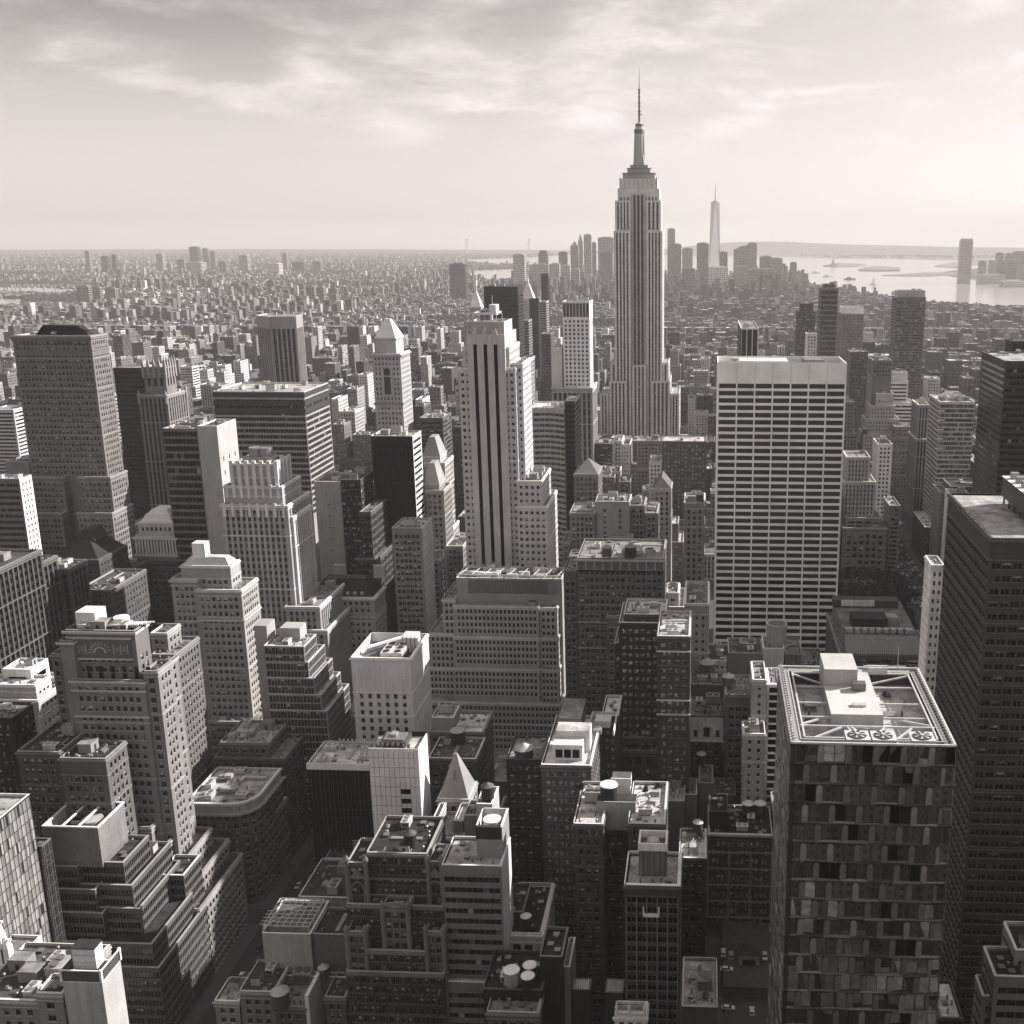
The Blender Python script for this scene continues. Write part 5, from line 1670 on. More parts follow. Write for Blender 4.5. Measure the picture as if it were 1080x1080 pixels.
building('office_tower', 'white stone tower with a blazing sunlit blank flank and a sunken roof of fans', 'tower', [
    T(369.5, 433, 694, 432, xb=451.5, f=st('P', v=.64, fh=3.8, bw=3.6, ww=.42, wh=.62, d=.4, gl='plain', e=1.8, top=16, pp=4.2, roof=.16), side=st('P', v=.86, fh=3.8, bw=5, ww=.1, wh=.4, d=.2, top=10, e=12), yb=800)], seed=74, extra=x_32, clut=0,
    )
# ---- white panelled tower
t33 = st('G', v=.13, fh=3.55, bw=2.1, ww=.95, wh=.965, d=.1, e=.12, top=.5, cope=.1, roof=.5)


def panel_tower():
    Y = 331.0
    X0, _, H = aY(388, 789, Y); X1 = aY(441, 789, Y)[0]; YB = back_depth(450.5, X1, H)
    root = empty('office_tower', ((X0 + X1) / 2, (Y + YB) / 2, 0), 'white tiled tower with a gridded panel skin and a few black window slots', 'tower')
    off = tuple(root.location)
    m = MB()
    m.prism(rect(X0 + .3, X1 - .3, Y + .3, YB), 0, H - 1.2, masonry(.05))
    W1 = W2 = masonry(.62, streak=.18)
    slots = {(4, 3), (5, 3), (6, 3), (7, 3), (8, 3), (8, 1), (9, 1), (9, 3), (10, 1), (11, 1), (12, 3), (11, 3)}
    wins = []
    rnd = random.Random(4)
    nz = int(H / 3.55)
    nb = 10; bw = (X1 - X0) / nb
    for f in range(nz):
        z1 = H - f * 3.55; z0 = z1 - 3.4
        for i in range(nb):
            a, b = X0 + i * bw + .07, X0 + (i + 1) * bw - .07
            if (f, i // 2) in {(q, c) for q, c in slots} and True:
                wins.append((a, b, z0 + .7, z1 - .7, i))
                m.box(a, b, Y, Y + .29, z0, z0 + .7, W1); m.box(a, b, Y, Y + .29, z1 - .7, z1, W1)
            else:
                m.box(a, b, Y + rnd.uniform(0, .02), Y + .29, z0, z1, W1)
        ny = int((YB - Y) / 2.2); dy = (YB - Y - .3) / ny
        for j in range(ny):
            m.box(X1 - .29, X1 - rnd.uniform(0, .02), Y + .3 + j * dy + .07, Y + .3 + (j + 1) * dy - .07, z0, z1, W2)
    m.obj('wall', root, off)
    for a, b, z0, z1, i in wins:
        k = MB(); k.poly([(a - .1, Y + .2, z0), (b + .1, Y + .2, z0), (b + .1, Y + .2, z1), (a - .1, Y + .2, z1)], glass('black')); k.obj('window', root, off)

    def roof(r):
        r.poly([(X0 + .5, Y + .5, H - 1.1), (X1 - .5, Y + .5, H - 1.1), (X1 - .5, YB - .2, H - 1.1), (X0 + .5, YB - .2, H - 1.1)], roofing(.5))
        r.box(X0, X1, YB - .15, YB + .2, H - 1.2, H + .6, masonry(.06)); r.box(X0 - .05, X0 + .3, Y + .4, YB - .2, H + .01, H + .25, masonry(.08)); r.box(X1 - .32, X1 - .02, Y + .4, YB - .2, H + .01, H + .12, masonry(.6))
    add_mesh_part(root, off, 'roof', roof)
    xm, ym = (X0 + X1) / 2 - .5, (Y + YB) / 2 + 1

    def mach(r):
        k = metal(.06, .6, .1)
        r.box(xm - 5, xm + 4, ym - 4, ym + 4, H - 1.1, H + .8, k); r.box(xm - 4, xm + 3, ym - 3, ym + 3, H + .81, H + 1.3, metal(.25), True)
        for q in range(7): r.box(xm - 6 + q * 1.8, xm - 5.3 + q * 1.8, ym - 5.5, ym - 4.1, H - 1.1, H + rnd.uniform(0, 1), k)
        r.box(xm - 2, xm, ym - 1, ym + 2, H + 1.31, H + 2.2, metal(.4))
    add_mesh_part(root, off, 'cooling_tower', mach)
    FOOT.append((X0, X1, Y, YB, H))


panel_tower()
building('office_block', 'low dark mirror-glass block with a bright white roof fascia', 'office building', [
    T(324, 389, 806, 388, D=20, f=st('G', v=.05, fh=3.9, bw=1.7, ww=.95, wh=.93, d=.1, gl='black', e=.2, top=.4, roof=.6, cope=.7), yb=960)], seed=76, clut=7,
    extra=lambda root, off, ts, rnd: (add_mesh_part(root, off, 'fascia', lambda m: m.box(ts[0].bb()[0] - .3, ts[0].bb()[1] + .1, ts[0].bb()[2] - .3, ts[0].bb()[2] - .02, ts[0].h - 2.4, ts[0].h + .4, masonry(.72))),
                                      [add_mesh_part(root, off, 'flue', lambda m: m.cyl(ts[0].bb()[0] + 8 + 1.7 * k, ts[0].bb()[3] - 4, .35, ts[0].h - 1, ts[0].h + 3, metal(.6), 8)) for k in range(7)]))


# ---- stone pyramid on its own house
def x_pyr2(root, off, ts, rnd):
    b = ts[0].bb(); z = ts[0].h; xm, ym = (b[0] + b[1]) / 2, (b[2] + b[3]) / 2
    add_mesh_part(root, off, 'pyramid_roof', lambda m: (m.prism(rect(b[0] + .2, b[1] - .2, b[2] + .2, b[3] - .2), z - .9, z + 14.0, masonry(.34), top=rect(xm - .5, xm + .5, ym - .5, ym + .5)),
                                                      m.poly([(xm - 1.1, b[2] + .75, z - .5), (xm + 1.1, b[2] + .75, z - .5), (xm + .5, ym - 2.6, z + 9.2), (xm - .5, ym - 2.6, z + 9.2)], masonry(.25))))


building('office_block', 'house crowned by a steep bare stone pyramid behind the white tiled tower', 'office building', [
    T(461, 495, 843, 336, D=13, f=mod(stone, v=.3))], seed=77, extra=x_pyr2, clut=0)
building('low_building', 'cluttered low roof of sheds and bright gravel below the stone pyramid', 'building', [
    T(448, 489, 884, 318, D=17, f=mod(stone, v=.3, roof=.35)), T(455, 462, 866, 322, D=12, f=mod(blank, v=.4), g=1), T(478, 488, 866, 323, D=12, f=mod(blank, v=.3, roof=.5), g=1)], seed=78, clut=10)
building('loft_building', 'block with a bright machine-strewn roof behind the tank-topped roof', 'loft building', [
    T(453, 509, 772, 408, xb=519, f=mod(brick, v=.18, roof=.6), side=mod(brick, v=.22), yb=860), T(455, 478, 757, 411, D=12, f=mod(blank, v=.34, roof=.6), g=1)], seed=79, clut=10)
building('loft_building', 'lower block with a dark cluttered roof carrying a squat round tank', 'loft building', [
    T(452, 502, 800, 380, xb=512, f=mod(brick_dk, v=.1, roof=.12, cope=.5), side=mod(brick, v=.18), yb=900)], seed=80, clut=12)
building('low_building', 'small pale cube with a round tank on it beside the stone pyramid', 'building', [
    T(502, 519, 848, 316, xb=526, f=mod(blank, v=.42, roof=.4), side=mod(blank, v=.8)), T(489, 503, 860, 318, D=10, f=mod(blank, v=.24, roof=.2), g=1)], seed=81, clut=2)


# ---- gothic revival apartment house
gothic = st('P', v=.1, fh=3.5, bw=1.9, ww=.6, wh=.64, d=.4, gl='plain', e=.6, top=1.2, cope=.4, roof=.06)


def x_gothic(root, off, ts, rnd):
    trim = masonry(.26)

    def tower_trim(m, t):
        b = t.bb()
        for x in (b[0], b[1]):
            m.cyl(x, b[2], .75, t.h - 60, t.h + .6, trim, 8); m.cyl(x, b[2], .95, t.h + .6, t.h + 1.3, trim, 8); m.cyl(x, b[2], .8, t.h + 1.3, t.h + 2.6, trim, 8, .1)
    for k in (0, 1, 5, 6, 4):
        add_mesh_part(root, off, 'corner_turret', lambda m: tower_trim(m, ts[k]))

    def strings(m):
        for k in (2, 3, 7, 8):
            b = ts[k].bb(); m.box(b[0], b[1], b[2] - .5, b[2] - .02, ts[k].h - 1.0, ts[k].h - .2, trim, True)
        b = ts[3].bb()
        for z in (ts[2].h - 9, ts[2].h - 14.5): m.box(b[0], b[1], ts[2].bb()[2] - .4, ts[2].bb()[2] - .02, z, z + .5, trim, True)
    add_mesh_part(root, off, 'string_course', strings)
    for k in (0, 1):
        b = ts[k].bb(); xm = (b[0] + b[1]) / 2; z = ts[k].h

        def arch(m):
            pts = [(xm - 2, b[2] - .2, z - 16), (xm - 2, b[2] - .2, z - 9)] + [(xm - 2 * cos(a), b[2] - .2, z - 9 + 2.6 * sin(a)) for a in [pi * q / 6 for q in range(1, 6)]] + [(xm + 2, b[2] - .2, z - 9), (xm + 2, b[2] - .2, z - 16)]
            for p, q in zip(pts, pts[1:]): m.bar(p, q, .4, trim)
            m.poly([(xm - 2.6, b[2] - .14, z - 5.4), (xm + 2.6, b[2] - .14, z - 5.4), (xm + 1.2, b[2] - .14, z - 3.5), (xm, b[2] - .14, z - 2), (xm - 1.2, b[2] - .14, z - 3.5)], trim)
        add_mesh_part(root, off, 'arch_surround', arch)
    b = ts[4].bb(); xm = (b[0] + b[1]) / 2; z = ts[4].h
    add_mesh_part(root, off, 'gable', lambda m: [m.bar((xm - 4.2 * cos(a), b[2] - .2, z - .4 + 1.8 * sin(a)), (xm - 4.2 * cos(a + pi / 8), b[2] - .2, z - .4 + 1.8 * sin(a + pi / 8)), .8, trim) for a in [pi * q / 8 for q in range(8)]])


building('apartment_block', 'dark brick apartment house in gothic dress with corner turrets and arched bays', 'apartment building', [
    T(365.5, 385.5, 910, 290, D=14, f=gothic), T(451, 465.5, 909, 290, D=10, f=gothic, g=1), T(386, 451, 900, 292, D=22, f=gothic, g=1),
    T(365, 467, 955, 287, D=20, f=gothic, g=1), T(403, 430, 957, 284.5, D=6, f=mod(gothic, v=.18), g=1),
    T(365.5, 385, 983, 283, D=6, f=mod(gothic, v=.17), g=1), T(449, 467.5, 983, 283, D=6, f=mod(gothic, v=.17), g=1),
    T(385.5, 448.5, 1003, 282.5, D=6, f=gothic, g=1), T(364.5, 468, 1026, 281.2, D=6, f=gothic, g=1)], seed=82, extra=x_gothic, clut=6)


# ---- banded modern block with a tank well
def x_40(root, off, ts, rnd):
    b = ts[0].bb(); z = ts[0].h
    add_mesh_part(root, off, 'tank_well', lambda m: (m.box(b[0] - .02, b[1] - .4, b[2] - .04, b[2] + .35, z - 4.2, z + .3, masonry(.06)),
                                                   m.cyl((b[0] + b[1]) / 2, (b[2] + b[3]) / 2, 2.8, z - 3.8, z - .4, metal(.6, .6, .1), 20, topmat=metal(.66, .5, .1))))


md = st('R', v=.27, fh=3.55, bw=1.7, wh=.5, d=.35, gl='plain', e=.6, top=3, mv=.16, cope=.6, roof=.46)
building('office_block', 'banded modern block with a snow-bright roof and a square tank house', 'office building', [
    T(501.5, 529.5, 872, 292, D=11, f=st('B', v=.34, d=.3, pp=4, roof=.1), z0=70), T(465.5, 528.5, 913, 286, xb=538.5, f=md, side=st('B', v=.55, d=.3)), T(468, 520, 1036, 283, D=8, f=md, g=1)], seed=83, extra=x_40, clut=2)  # lighter west wall, its sunlit look put into the colour
building('office_block', 'cream fronted office with a dark flat roof below the banded modern block', 'office building', [
    T(530.5, 571.5, 985, 296, D=28, f=st('P', v=.6, fh=4.4, bw=3.8, ww=.66, wh=.62, d=.5, gl='dark', e=2.6, top=3, roof=.05, cope=.5), side=mod(brick_dk, v=.12)), T(533, 552, 962, 303, D=16, f=mod(blank, v=.1, roof=.07), g=1)], seed=84, clut=3)
building('loft_building', 'pitch dark building carrying three white-lidded tanks', 'loft building', [
    T(509, 572, 1044, 268, D=18, f=mod(brick_dk, v=.06, roof=.05)), T(513, 568, 1068, 262, D=8, f=mod(brick_dk, v=.2, fh=4), g=1)], seed=85, clut=2)
building('loft_building', 'black shaft-like building with a sunken roof right of the three white-lidded tanks', 'loft building', [
    T(569, 593, 1009, 272, D=14, f=mod(blank, v=.06, roof=.05, cope=.3)), T(594, 601, 1020, 274, D=14, f=mod(blank, v=.3), g=1)], seed=86, clut=1)
building('loft_building', 'soot-dark slim loft tower with a tanked roof left of the bright roofed loft', 'loft building', [
    T(533.5, 571, 801, 362, D=20, f=mod(br31, v=.06, gl='plain', cope=.2, roof=.3))], seed=87, clut=5)


# ---- bright roofed loft with a white penthouse
def x_37(root, off, ts, rnd):
    t = ts[0]; b = t.bb(); z = t.h - 1

    def pent(m, k):
        x0, x1 = aZ(583.5, 800, z)[0], aZ(615, 800, z)[0]; y0 = b[2] + 5.5
        if k == 0:
            m.prism(rect(x0, x1, y0, y0 + 6.5), z, z + 6, masonry(.6), topmat=masonry(.56))
            m.box(x0 - .2, x1 + .2, y0 - .25, y0 - .02, z + 5.2, z + 6.2, masonry(.64))
        else:
            m.prism(rect(x0 + .5, x1 + 2, y0 + 6.52, y0 + 14), z, z + 8.5, masonry(.56), topmat=roofing(.5))
    add_mesh_part(root, off, 'penthouse', lambda m: pent(m, 1))
    p = add_mesh_part(root, off, 'penthouse', lambda m: pent(m, 0))
    x0, x1 = aZ(583.5, 800, z)[0], aZ(615, 800, z)[0]; y0 = b[2] + 5.5
    for i in range(3):
        w = (x1 - x0 - 1.6) / 3
        o = add_mesh_part(root, off, 'window', lambda m: m.box(x0 + .8 + i * w + .25, x0 + .8 + (i + 1) * w - .25, y0 - .05, y0 + .1, z + 1.1, z + 4.3, glass('black')))
        o.parent = p
    add_mesh_part(root, off, 'bulkhead', lambda m: m.prism(rect(b[0] + 3, b[0] + 11.5, b[2] + 26, b[2] + 44), z, z + 7, masonry(.2), topmat=roofing(.3)))
    add_mesh_part(root, off, 'machine_well', lambda m: (m.box(b[0] + 14, b[0] + 14.4, b[2] + 26, b[2] + 42, z, z + 2.4, masonry(.6)), m.box(b[0] + 23.6, b[0] + 24, b[2] + 26, b[2] + 42, z, z + 2.4, masonry(.6)), m.box(b[0] + 14, b[0] + 24, b[2] + 42, b[2] + 42.4, z, z + 2.4, masonry(.6)),
                                                     m.box(b[0] + 16, b[0] + 22, b[2] + 33, b[2] + 39, z, z + 2.8, metal(.6)), m.box(b[0] + 16, b[0] + 19, b[2] + 27, b[2] + 31, z, z + 1.8, metal(.4))))
    clutter(root, off, (b[0] + 2, b[1] - 2, b[2] + 48, b[3] - 2), z, rnd, 6, kinds=('vent_pipe', 'duct', 'air_handler', 'skylight'))


building('loft_building', 'deep loft block with a long bright roof, white penthouse and sunlit flank', 'loft building', [
    T(570.5, 623.5, 807, 352, xb=635, f=mod(br31, v=.16, gl='blind', cope=.7, roof=.62, e=1.4, bw=2.3), side=mod(brick, v=.3, bw=3, gl='plain'))], seed=88, extra=x_37, clut=0)
building('loft_building', 'narrow dark loft with a white gravel roof right of the long bright roof', 'loft building', [
    T(634.5, 652, 755, 392, D=20, f=mod(br31, v=.1, roof=.68), side=mod(brick, v=.3))], seed=89, clut=3)
building('low_building', 'old low building with tall arched windows right of the narrow dark loft', 'building', [
    T(654, 693, 792, 412, D=22, f=st('P', v=.16, fh=5.5, bw=3.8, ww=.5, wh=.72, d=.5, roof=.12, cope=.3), yb=850), T(656, 692, 778, 417, D=14, f=mod(brick_dk, roof=.1), z0=20)], seed=90, clut=8)


# ---- U-shaped roof-garden building
RG = {}


def x_38(root, off, ts, rnd):
    a, b, c = ts[0].bb(), ts[1].bb(), ts[2].bb(); z = ts[0].h - 1
    RG['tank'] = (a[1] + .8, a[2] + 12.5, z + 3.2)
    add_mesh_part(root, off, 'tank_platform', lambda m: (m.prism(rect(a[1] - 3, b[0] + 2, a[2] + 9, a[2] + 16), z - 6, z + 3.2, masonry(.33), topmat=roofing(.08)), m.box(a[1] - 3, b[0] + 2, a[2] + 8.6, a[2] + 8.98, z - 6, z + 4.2, masonry(.4))))
    add_mesh_part(root, off, 'bulkhead', lambda m: (m.prism(rect(a[1] + 1, b[0] - .5, a[2] + 21, a[2] + 27), z - 3, z + 5.5, masonry(.75), topmat=roofing(.15)), m.box(a[1] + .7, b[0] - .2, a[2] + 20.7, a[2] + 20.98, z + 3.5, z + 6.2, masonry(.78))))
    for xx, yy in [(a[0] + 3 + rnd.uniform(0, 12), a[2] + rnd.uniform(18, 25)) for _ in range(6)]:
        add_mesh_part(root, off, 'planter', lambda m: m.box(xx - .8, xx + .8, yy - .6, yy + .6, z, z + .8, masonry(.12)))


fl = st('P', v=.14, fh=3.5, bw=2.3, ww=.5, wh=.55, d=.35, gl='plain', e=1.2, top=1.5, cope=.55, roof=.55)
building('loft_building', 'U-shaped dark loft with roof gardens on both bright-roofed wings', 'loft building', [
    T(604.5, 636, 869, 312, D=28, f=fl), T(662, 701.5, 869, 312, D=28, f=fl, g=1), T(636.2, 661.8, 872, 322, D=17, f=mod(fl, v=.12), g=1)], seed=91, extra=x_38, clut=5)


# ---- slim lattice fronted tower
def x_39(root, off, ts, rnd):
    b = ts[0].bb(); z = ts[0].h - 1
    x0, x1 = aZ(674, 891, z + 9)[0], aZ(703, 891, z + 9)[0]; y0 = b[2] + 6

    def pent(m):
        m.box(x0, x1, y0, y0 + 7, z, z + 8, masonry(.2)); w = masonry(.75)
        for q in ((x0 - .2, x1 + .2, y0 - .2, y0 + .35), (x0 - .2, x1 + .2, y0 + 6.65, y0 + 7.2), (x0 - .2, x0 + .35, y0 + .35, y0 + 6.65), (x1 - .35, x1 + .2, y0 + .35, y0 + 6.65)):
            m.box(*q, z + 8.01, z + 10.2, w)
        m.cyl((x0 + x1) / 2, y0 + 3.5, 2.2, z + 8, z + 9.6, masonry(.5), 16, 1.6)
        for k in range(5): m.box(x0 + .5 + k * (x1 - x0) / 5, x0 + .62 + k * (x1 - x0) / 5, y0 - .06, y0 - .01, z, z + 8, masonry(.4))
    add_mesh_part(root, off, 'penthouse', pent)
    add_mesh_part(root, off, 'balcony', lambda m: (m.box((x0 + x1) / 2 - 2.3, (x0 + x1) / 2 + 2.1, b[2] - .7, b[2] - .02, z - 8.4, z - 7.6, masonry(.75), True), m.box((x0 + x1) / 2 - 2.4, (x0 + x1) / 2 - 2.0, b[2] - .7, b[2] - .02, z - 7.59, z - 5.5, masonry(.7)), m.box((x0 + x1) / 2 + 1.8, (x0 + x1) / 2 + 2.2, b[2] - .7, b[2] - .02, z - 7.59, z - 5.5, masonry(.7))))
    # slim light lattice in front of the glass
    for i in range(6):
        x = b[0] + .6 + i * (b[1] - b[0] - 1.2) / 5
        add_mesh_part(root, off, 'lattice_post', lambda m: m.box(x - .11, x + .11, b[2] - .22, b[2] - .03, 10, z - 3, masonry(.3)))
    clutter(root, off, (b[0] + .5, b[1] - .5, b[2] + .5, b[2] + 5.5), z, rnd, 5, kinds=('air_handler', 'vent_pipe', 'vent_pipe', 'skylight'))


building('hotel_tower', 'slim dark tower with a light lattice front and a white-rimmed penthouse', 'tower', [
    T(658, 717.5, 934, 264, D=17, f=st('P', v=.1, fh=3.1, bw=3.0, ww=.84, wh=.62, d=.6, gl='black', e=.6, top=3.2, cope=.75, roof=.4, sp=.1))], seed=92, extra=x_39, clut=0)
building('office_block', 'brown loft with a gravel roof right of the slim lattice fronted tower', 'loft building', [
    T(716, 745, 905, 345, D=20, f=mod(br31, v=.1, roof=.6, gl='plain'))], seed=93, clut=4)


def x_45(root, off, ts, rnd):
    b = ts[0].bb(); z = ts[0].h

    def tr(m):
        for i in range(4):
            x = b[0] + (b[1] - b[0]) * i / 3; m.box(x - .5, x + .5, b[2] - .4, b[2] - .02, z - 36, z - 7, masonry(.3))
        for k in range(5): m.box(b[0] - .3, b[1] + .3, b[2] - .5, b[2] - .02, z - 8 - k * 7, z - 7.3 - k * 7, masonry(.33), True)
        m.box(b[0] - .5, b[1] + .5, b[2] - .7, b[2] - .02, z - .7, z + .2, masonry(.5), True)
    add_mesh_part(root, off, 'pilaster_front', tr)


building('loft_building', 'dark loft with tall paired windows above the car park', 'loft building', [
    T(747, 815, 880, 371, D=22, f=st('P', v=.13, fh=3.6, bw=1.9, ww=.72, wh=.6, d=.4, gl='blind', e=1.2, top=2.5, cope=.5, roof=.06)), T(748, 768, 856, 376, D=14, f=mod(blank, v=.06, roof=.05), g=1)], seed=94, extra=x_45, clut=5)
def drum(m, ts):
    b = ts[1].bb(); z = ts[1].h - 1; x, y = aZ(822, 676, z + 8)[0], b[2] + 9; r = 4.6
    n = 28; W = masonry(.42, streak=.3)
    A = [(x + r * cos(2 * pi * i / n), y + r * sin(2 * pi * i / n)) for i in range(n)]
    B = [(x + (r - .4) * cos(2 * pi * i / n), y + (r - .4) * sin(2 * pi * i / n)) for i in range(n)]
    for i in range(n):
        j = (i + 1) % n
        m.poly([(*A[i], z), (*A[j], z), (*A[j], z + 10), (*A[i], z + 10)], W); m.poly([(*B[j], z + 6.5), (*B[i], z + 6.5), (*B[i], z + 10), (*B[j], z + 10)], W); m.poly([(*A[i], z + 10), (*A[j], z + 10), (*B[j], z + 10), (*B[i], z + 10)], masonry(.6))
    m.cone(B, z + 6.6, (x, y, z + 8.8), masonry(.5))


# ---- row behind the crystal tower
building('loft_building', 'narrow pale brick building with white floor ledges left of the crystal glass tower', 'loft building', [
    T(794, 808.5, 717, 412, D=20, f=st('P', v=.46, fh=3.5, bw=3, ww=.3, wh=.55, d=.3, e=.8)), T(784, 807.5, 774, 399, D=12, f=st('P', v=.46, fh=3.5, bw=3.4, ww=.3, wh=.5, d=.3, e=.8, cope=.7))], seed=95, clut=2)
building('loft_building', 'recessed building of black windows and sharp white slab edges beside the crystal glass tower', 'loft building', [
    T(808.8, 824, 722, 416, D=18, f=st('R', v=.7, fh=3.3, bw=3, wh=.82, d=1.0, gl='black', e=.3, top=1))], seed=96, clut=2)
building('office_block', 'bare brick wall building with a pale stair tower carrying a round concrete drum', 'office building', [
    T(768, 804.5, 689, 472, D=20, f=mod(blank, v=.27, roof=.2), yb=800), T(805, 827, 684, 470, D=16, f=mod(blank, v=.5, roof=.3), g=1, yb=800), T(828, 846, 690, 476, D=22, f=mod(blank, v=.2), g=1), T(781, 797, 679, 480, D=8, f=mod(blank, v=.3), g=1)], seed=97, clut=4,
    extra=lambda root, off, ts, rnd: add_mesh_part(root, off, 'roof_drum', lambda m: drum(m, ts)))


def x_arch(root, off, ts, rnd):
    b = ts[0].bb(); z = ts[0].h; xm = (b[0] + b[1]) / 2; w = masonry(.66)

    def f(m):
        m.box(b[0], b[1], b[2] - .5, b[2] - .02, z - 11, z - .5, w)
        for k in range(9):
            a = pi * k / 8; c = pi * (k + 1) / 8
            m.bar((xm - 3 * cos(a), b[2] - .7, z - 7 + 3 * sin(a)), (xm - 3 * cos(c), b[2] - .7, z - 7 + 3 * sin(c)), .8, masonry(.75))
        m.box(b[0] - .3, b[1] + .3, b[2] - 1.1, b[2] - .02, z - 11.8, z - 11, w, True)
    p = add_mesh_part(root, off, 'terracotta_front', f)
    for dx, ww in ((-4.7, 1.2), (0, 2.2), (4.7, 1.2)):
        add_mesh_part(root, off, 'window', lambda m: m.box(xm + dx - ww / 1.6, xm + dx + ww / 1.6, b[2] - .58, b[2] - .4, z - 9.5, z - 6.4 + (1.2 if dx == 0 else 0), glass('black'))).parent = p


building('loft_building', 'brown building wearing a white terracotta band with a big round arch', 'loft building', [
    T(728, 763, 755, 432, D=20, f=mod(brick_dk, v=.12, top=12), yb=850), T(728, 763.5, 722, 455, D=14, f=mod(blank, v=.2, roof=.2), g=1)], seed=98, extra=x_arch, clut=5)
building('loft_building', 'brown building with a curved parapet gable and wide paired windows', 'loft building', [
    T(765, 793, 733, 428, D=22, f=st('P', v=.24, fh=3.6, bw=2.6, ww=.66, wh=.55, d=.4, top=5), yb=850)], seed=99, clut=5,
    extra=lambda root, off, ts, rnd: add_mesh_part(root, off, 'gable', lambda m: [m.bar((ts[0].bb()[0] + 5.5 - 4 * cos(pi * q / 8), ts[0].bb()[2] - .1, ts[0].h + 2.4 * sin(pi * q / 8)), (ts[0].bb()[0] + 5.5 - 4 * cos(pi * (q + 1) / 8), ts[0].bb()[2] - .1, ts[0].h + 2.4 * sin(pi * (q + 1) / 8)), .8, masonry(.36)) for q in range(8)]))
building('low_building', 'dark sheds with folded metal roofs below the white arched band', 'building', [
    T(737, 752, 826, 402, D=16, f=mod(blank, v=.22, roof=.2)), T(753, 776, 838, 399, D=14, f=mod(blank, v=.12, roof=.12), g=1), T(723, 735, 838, 397, D=14, f=mod(blank, v=.34, roof=.3), g=1)], seed=100, clut=3)
building('low_building', 'low roofs with a white cabin between the U-shaped loft and the arched band building', 'building', [
    T(700, 722, 845, 385, D=22, f=mod(blank, v=.2, roof=.4)), T(709, 724, 810, 409, D=14, f=mod(blank, v=.66, roof=.7), g=1), T(690, 706, 815, 409, D=14, f=mod(brick_dk, roof=.6), g=1)], seed=101, clut=5)

# ------------------------------------------------------------------ east side of the wide avenue at lower left


def corner_poly(front, back, h, left_px, yl, Y1=None):
    """footprint from the front corner and back corner seen at roof height h"""
    x1, y0, _ = aZ(front[0], front[1], h); y1 = back_depth(back, x1, h) if back else Y1
    x0 = aZ(left_px, yl, h)[0]
    return [(x0, y0), (x1, y0), (x1, y1), (x0, y1)]


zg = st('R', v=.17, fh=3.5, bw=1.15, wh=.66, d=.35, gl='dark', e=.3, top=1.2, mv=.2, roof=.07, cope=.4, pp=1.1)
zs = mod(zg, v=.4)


def x_zig(root, off, ts, rnd):
    b = ts[0].bb(); z = ts[0].h; w = masonry(.62)

    def rim(m):
        for q in ((b[0] - .2, b[1] + .2, b[2] - .2, b[2] + .5), (b[0] - .2, b[1] + .2, b[3] - .5, b[3] + .2), (b[0] - .2, b[0] + .5, b[2] + .5, b[3] - .5), (b[1] - .5, b[1] + .2, b[2] + .5, b[3] - .5)):
            m.box(*q, z + .14, z + .6, w)
        for u in (.33, .62): m.box(b[0] + (b[1] - b[0]) * u, b[0] + (b[1] - b[0]) * u + .6, b[2] + .5, b[3] - .5, z + .14, z + .6, w, True)
        n = 46
        for i in range(n):
            x = b[0] + (b[1] - b[0]) * i / n; m.box(x, x + .14, b[2] - .12, b[2] - .01, z - 12, z - .3, masonry(.34))
        for i in range(34):
            y = b[2] + (b[3] - b[2]) * i / 34; m.box(b[1] + .01, b[1] + .12, y, y + .14, z - 12, z - .3, masonry(.5))  # west ribs paler than the north ones, sunlight put into the tone
    add_mesh_part(root, off, 'roof_frame', rim)
    add_mesh_part(root, off, 'roof_drum', lambda m: m.cyl(b[1] - 6.5, b[3] - 8, 3.3, z - 4, z - 1.2, metal(.4, .5, .1), 22))
    for k in range(8):
        x, y = rnd.uniform(b[0] + 2, b[1] - 4), rnd.uniform(b[2] + 2, b[3] - 14)
        o = bpy.data.objects.new('vent_pipe', unit_mesh('vent_pipe')); COL.objects.link(o); o.parent = root; o.location = (x - off[0], y - off[1], z - 4)


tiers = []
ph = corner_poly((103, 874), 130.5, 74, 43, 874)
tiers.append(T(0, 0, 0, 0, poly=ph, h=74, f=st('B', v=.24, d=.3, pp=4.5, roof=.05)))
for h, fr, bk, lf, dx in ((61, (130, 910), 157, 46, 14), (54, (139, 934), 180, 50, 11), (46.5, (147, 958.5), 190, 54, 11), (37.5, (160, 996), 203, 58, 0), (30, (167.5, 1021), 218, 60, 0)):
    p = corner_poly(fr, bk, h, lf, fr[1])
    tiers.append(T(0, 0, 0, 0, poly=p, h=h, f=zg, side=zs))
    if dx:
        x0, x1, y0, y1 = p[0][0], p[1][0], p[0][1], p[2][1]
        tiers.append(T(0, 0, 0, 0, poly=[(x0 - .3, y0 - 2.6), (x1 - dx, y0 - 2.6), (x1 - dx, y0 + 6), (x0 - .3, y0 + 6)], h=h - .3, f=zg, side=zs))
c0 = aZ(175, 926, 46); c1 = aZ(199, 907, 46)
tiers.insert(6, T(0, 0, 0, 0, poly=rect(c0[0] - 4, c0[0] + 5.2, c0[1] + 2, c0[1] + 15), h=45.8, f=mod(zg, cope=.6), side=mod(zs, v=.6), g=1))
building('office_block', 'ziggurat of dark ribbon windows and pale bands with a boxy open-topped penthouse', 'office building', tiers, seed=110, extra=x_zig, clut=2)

# ---- sunburst panel slab with a long flight of setbacks
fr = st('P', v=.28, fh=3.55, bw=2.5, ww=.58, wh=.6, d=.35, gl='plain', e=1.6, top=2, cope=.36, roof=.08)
frs = mod(fr, v=.42)


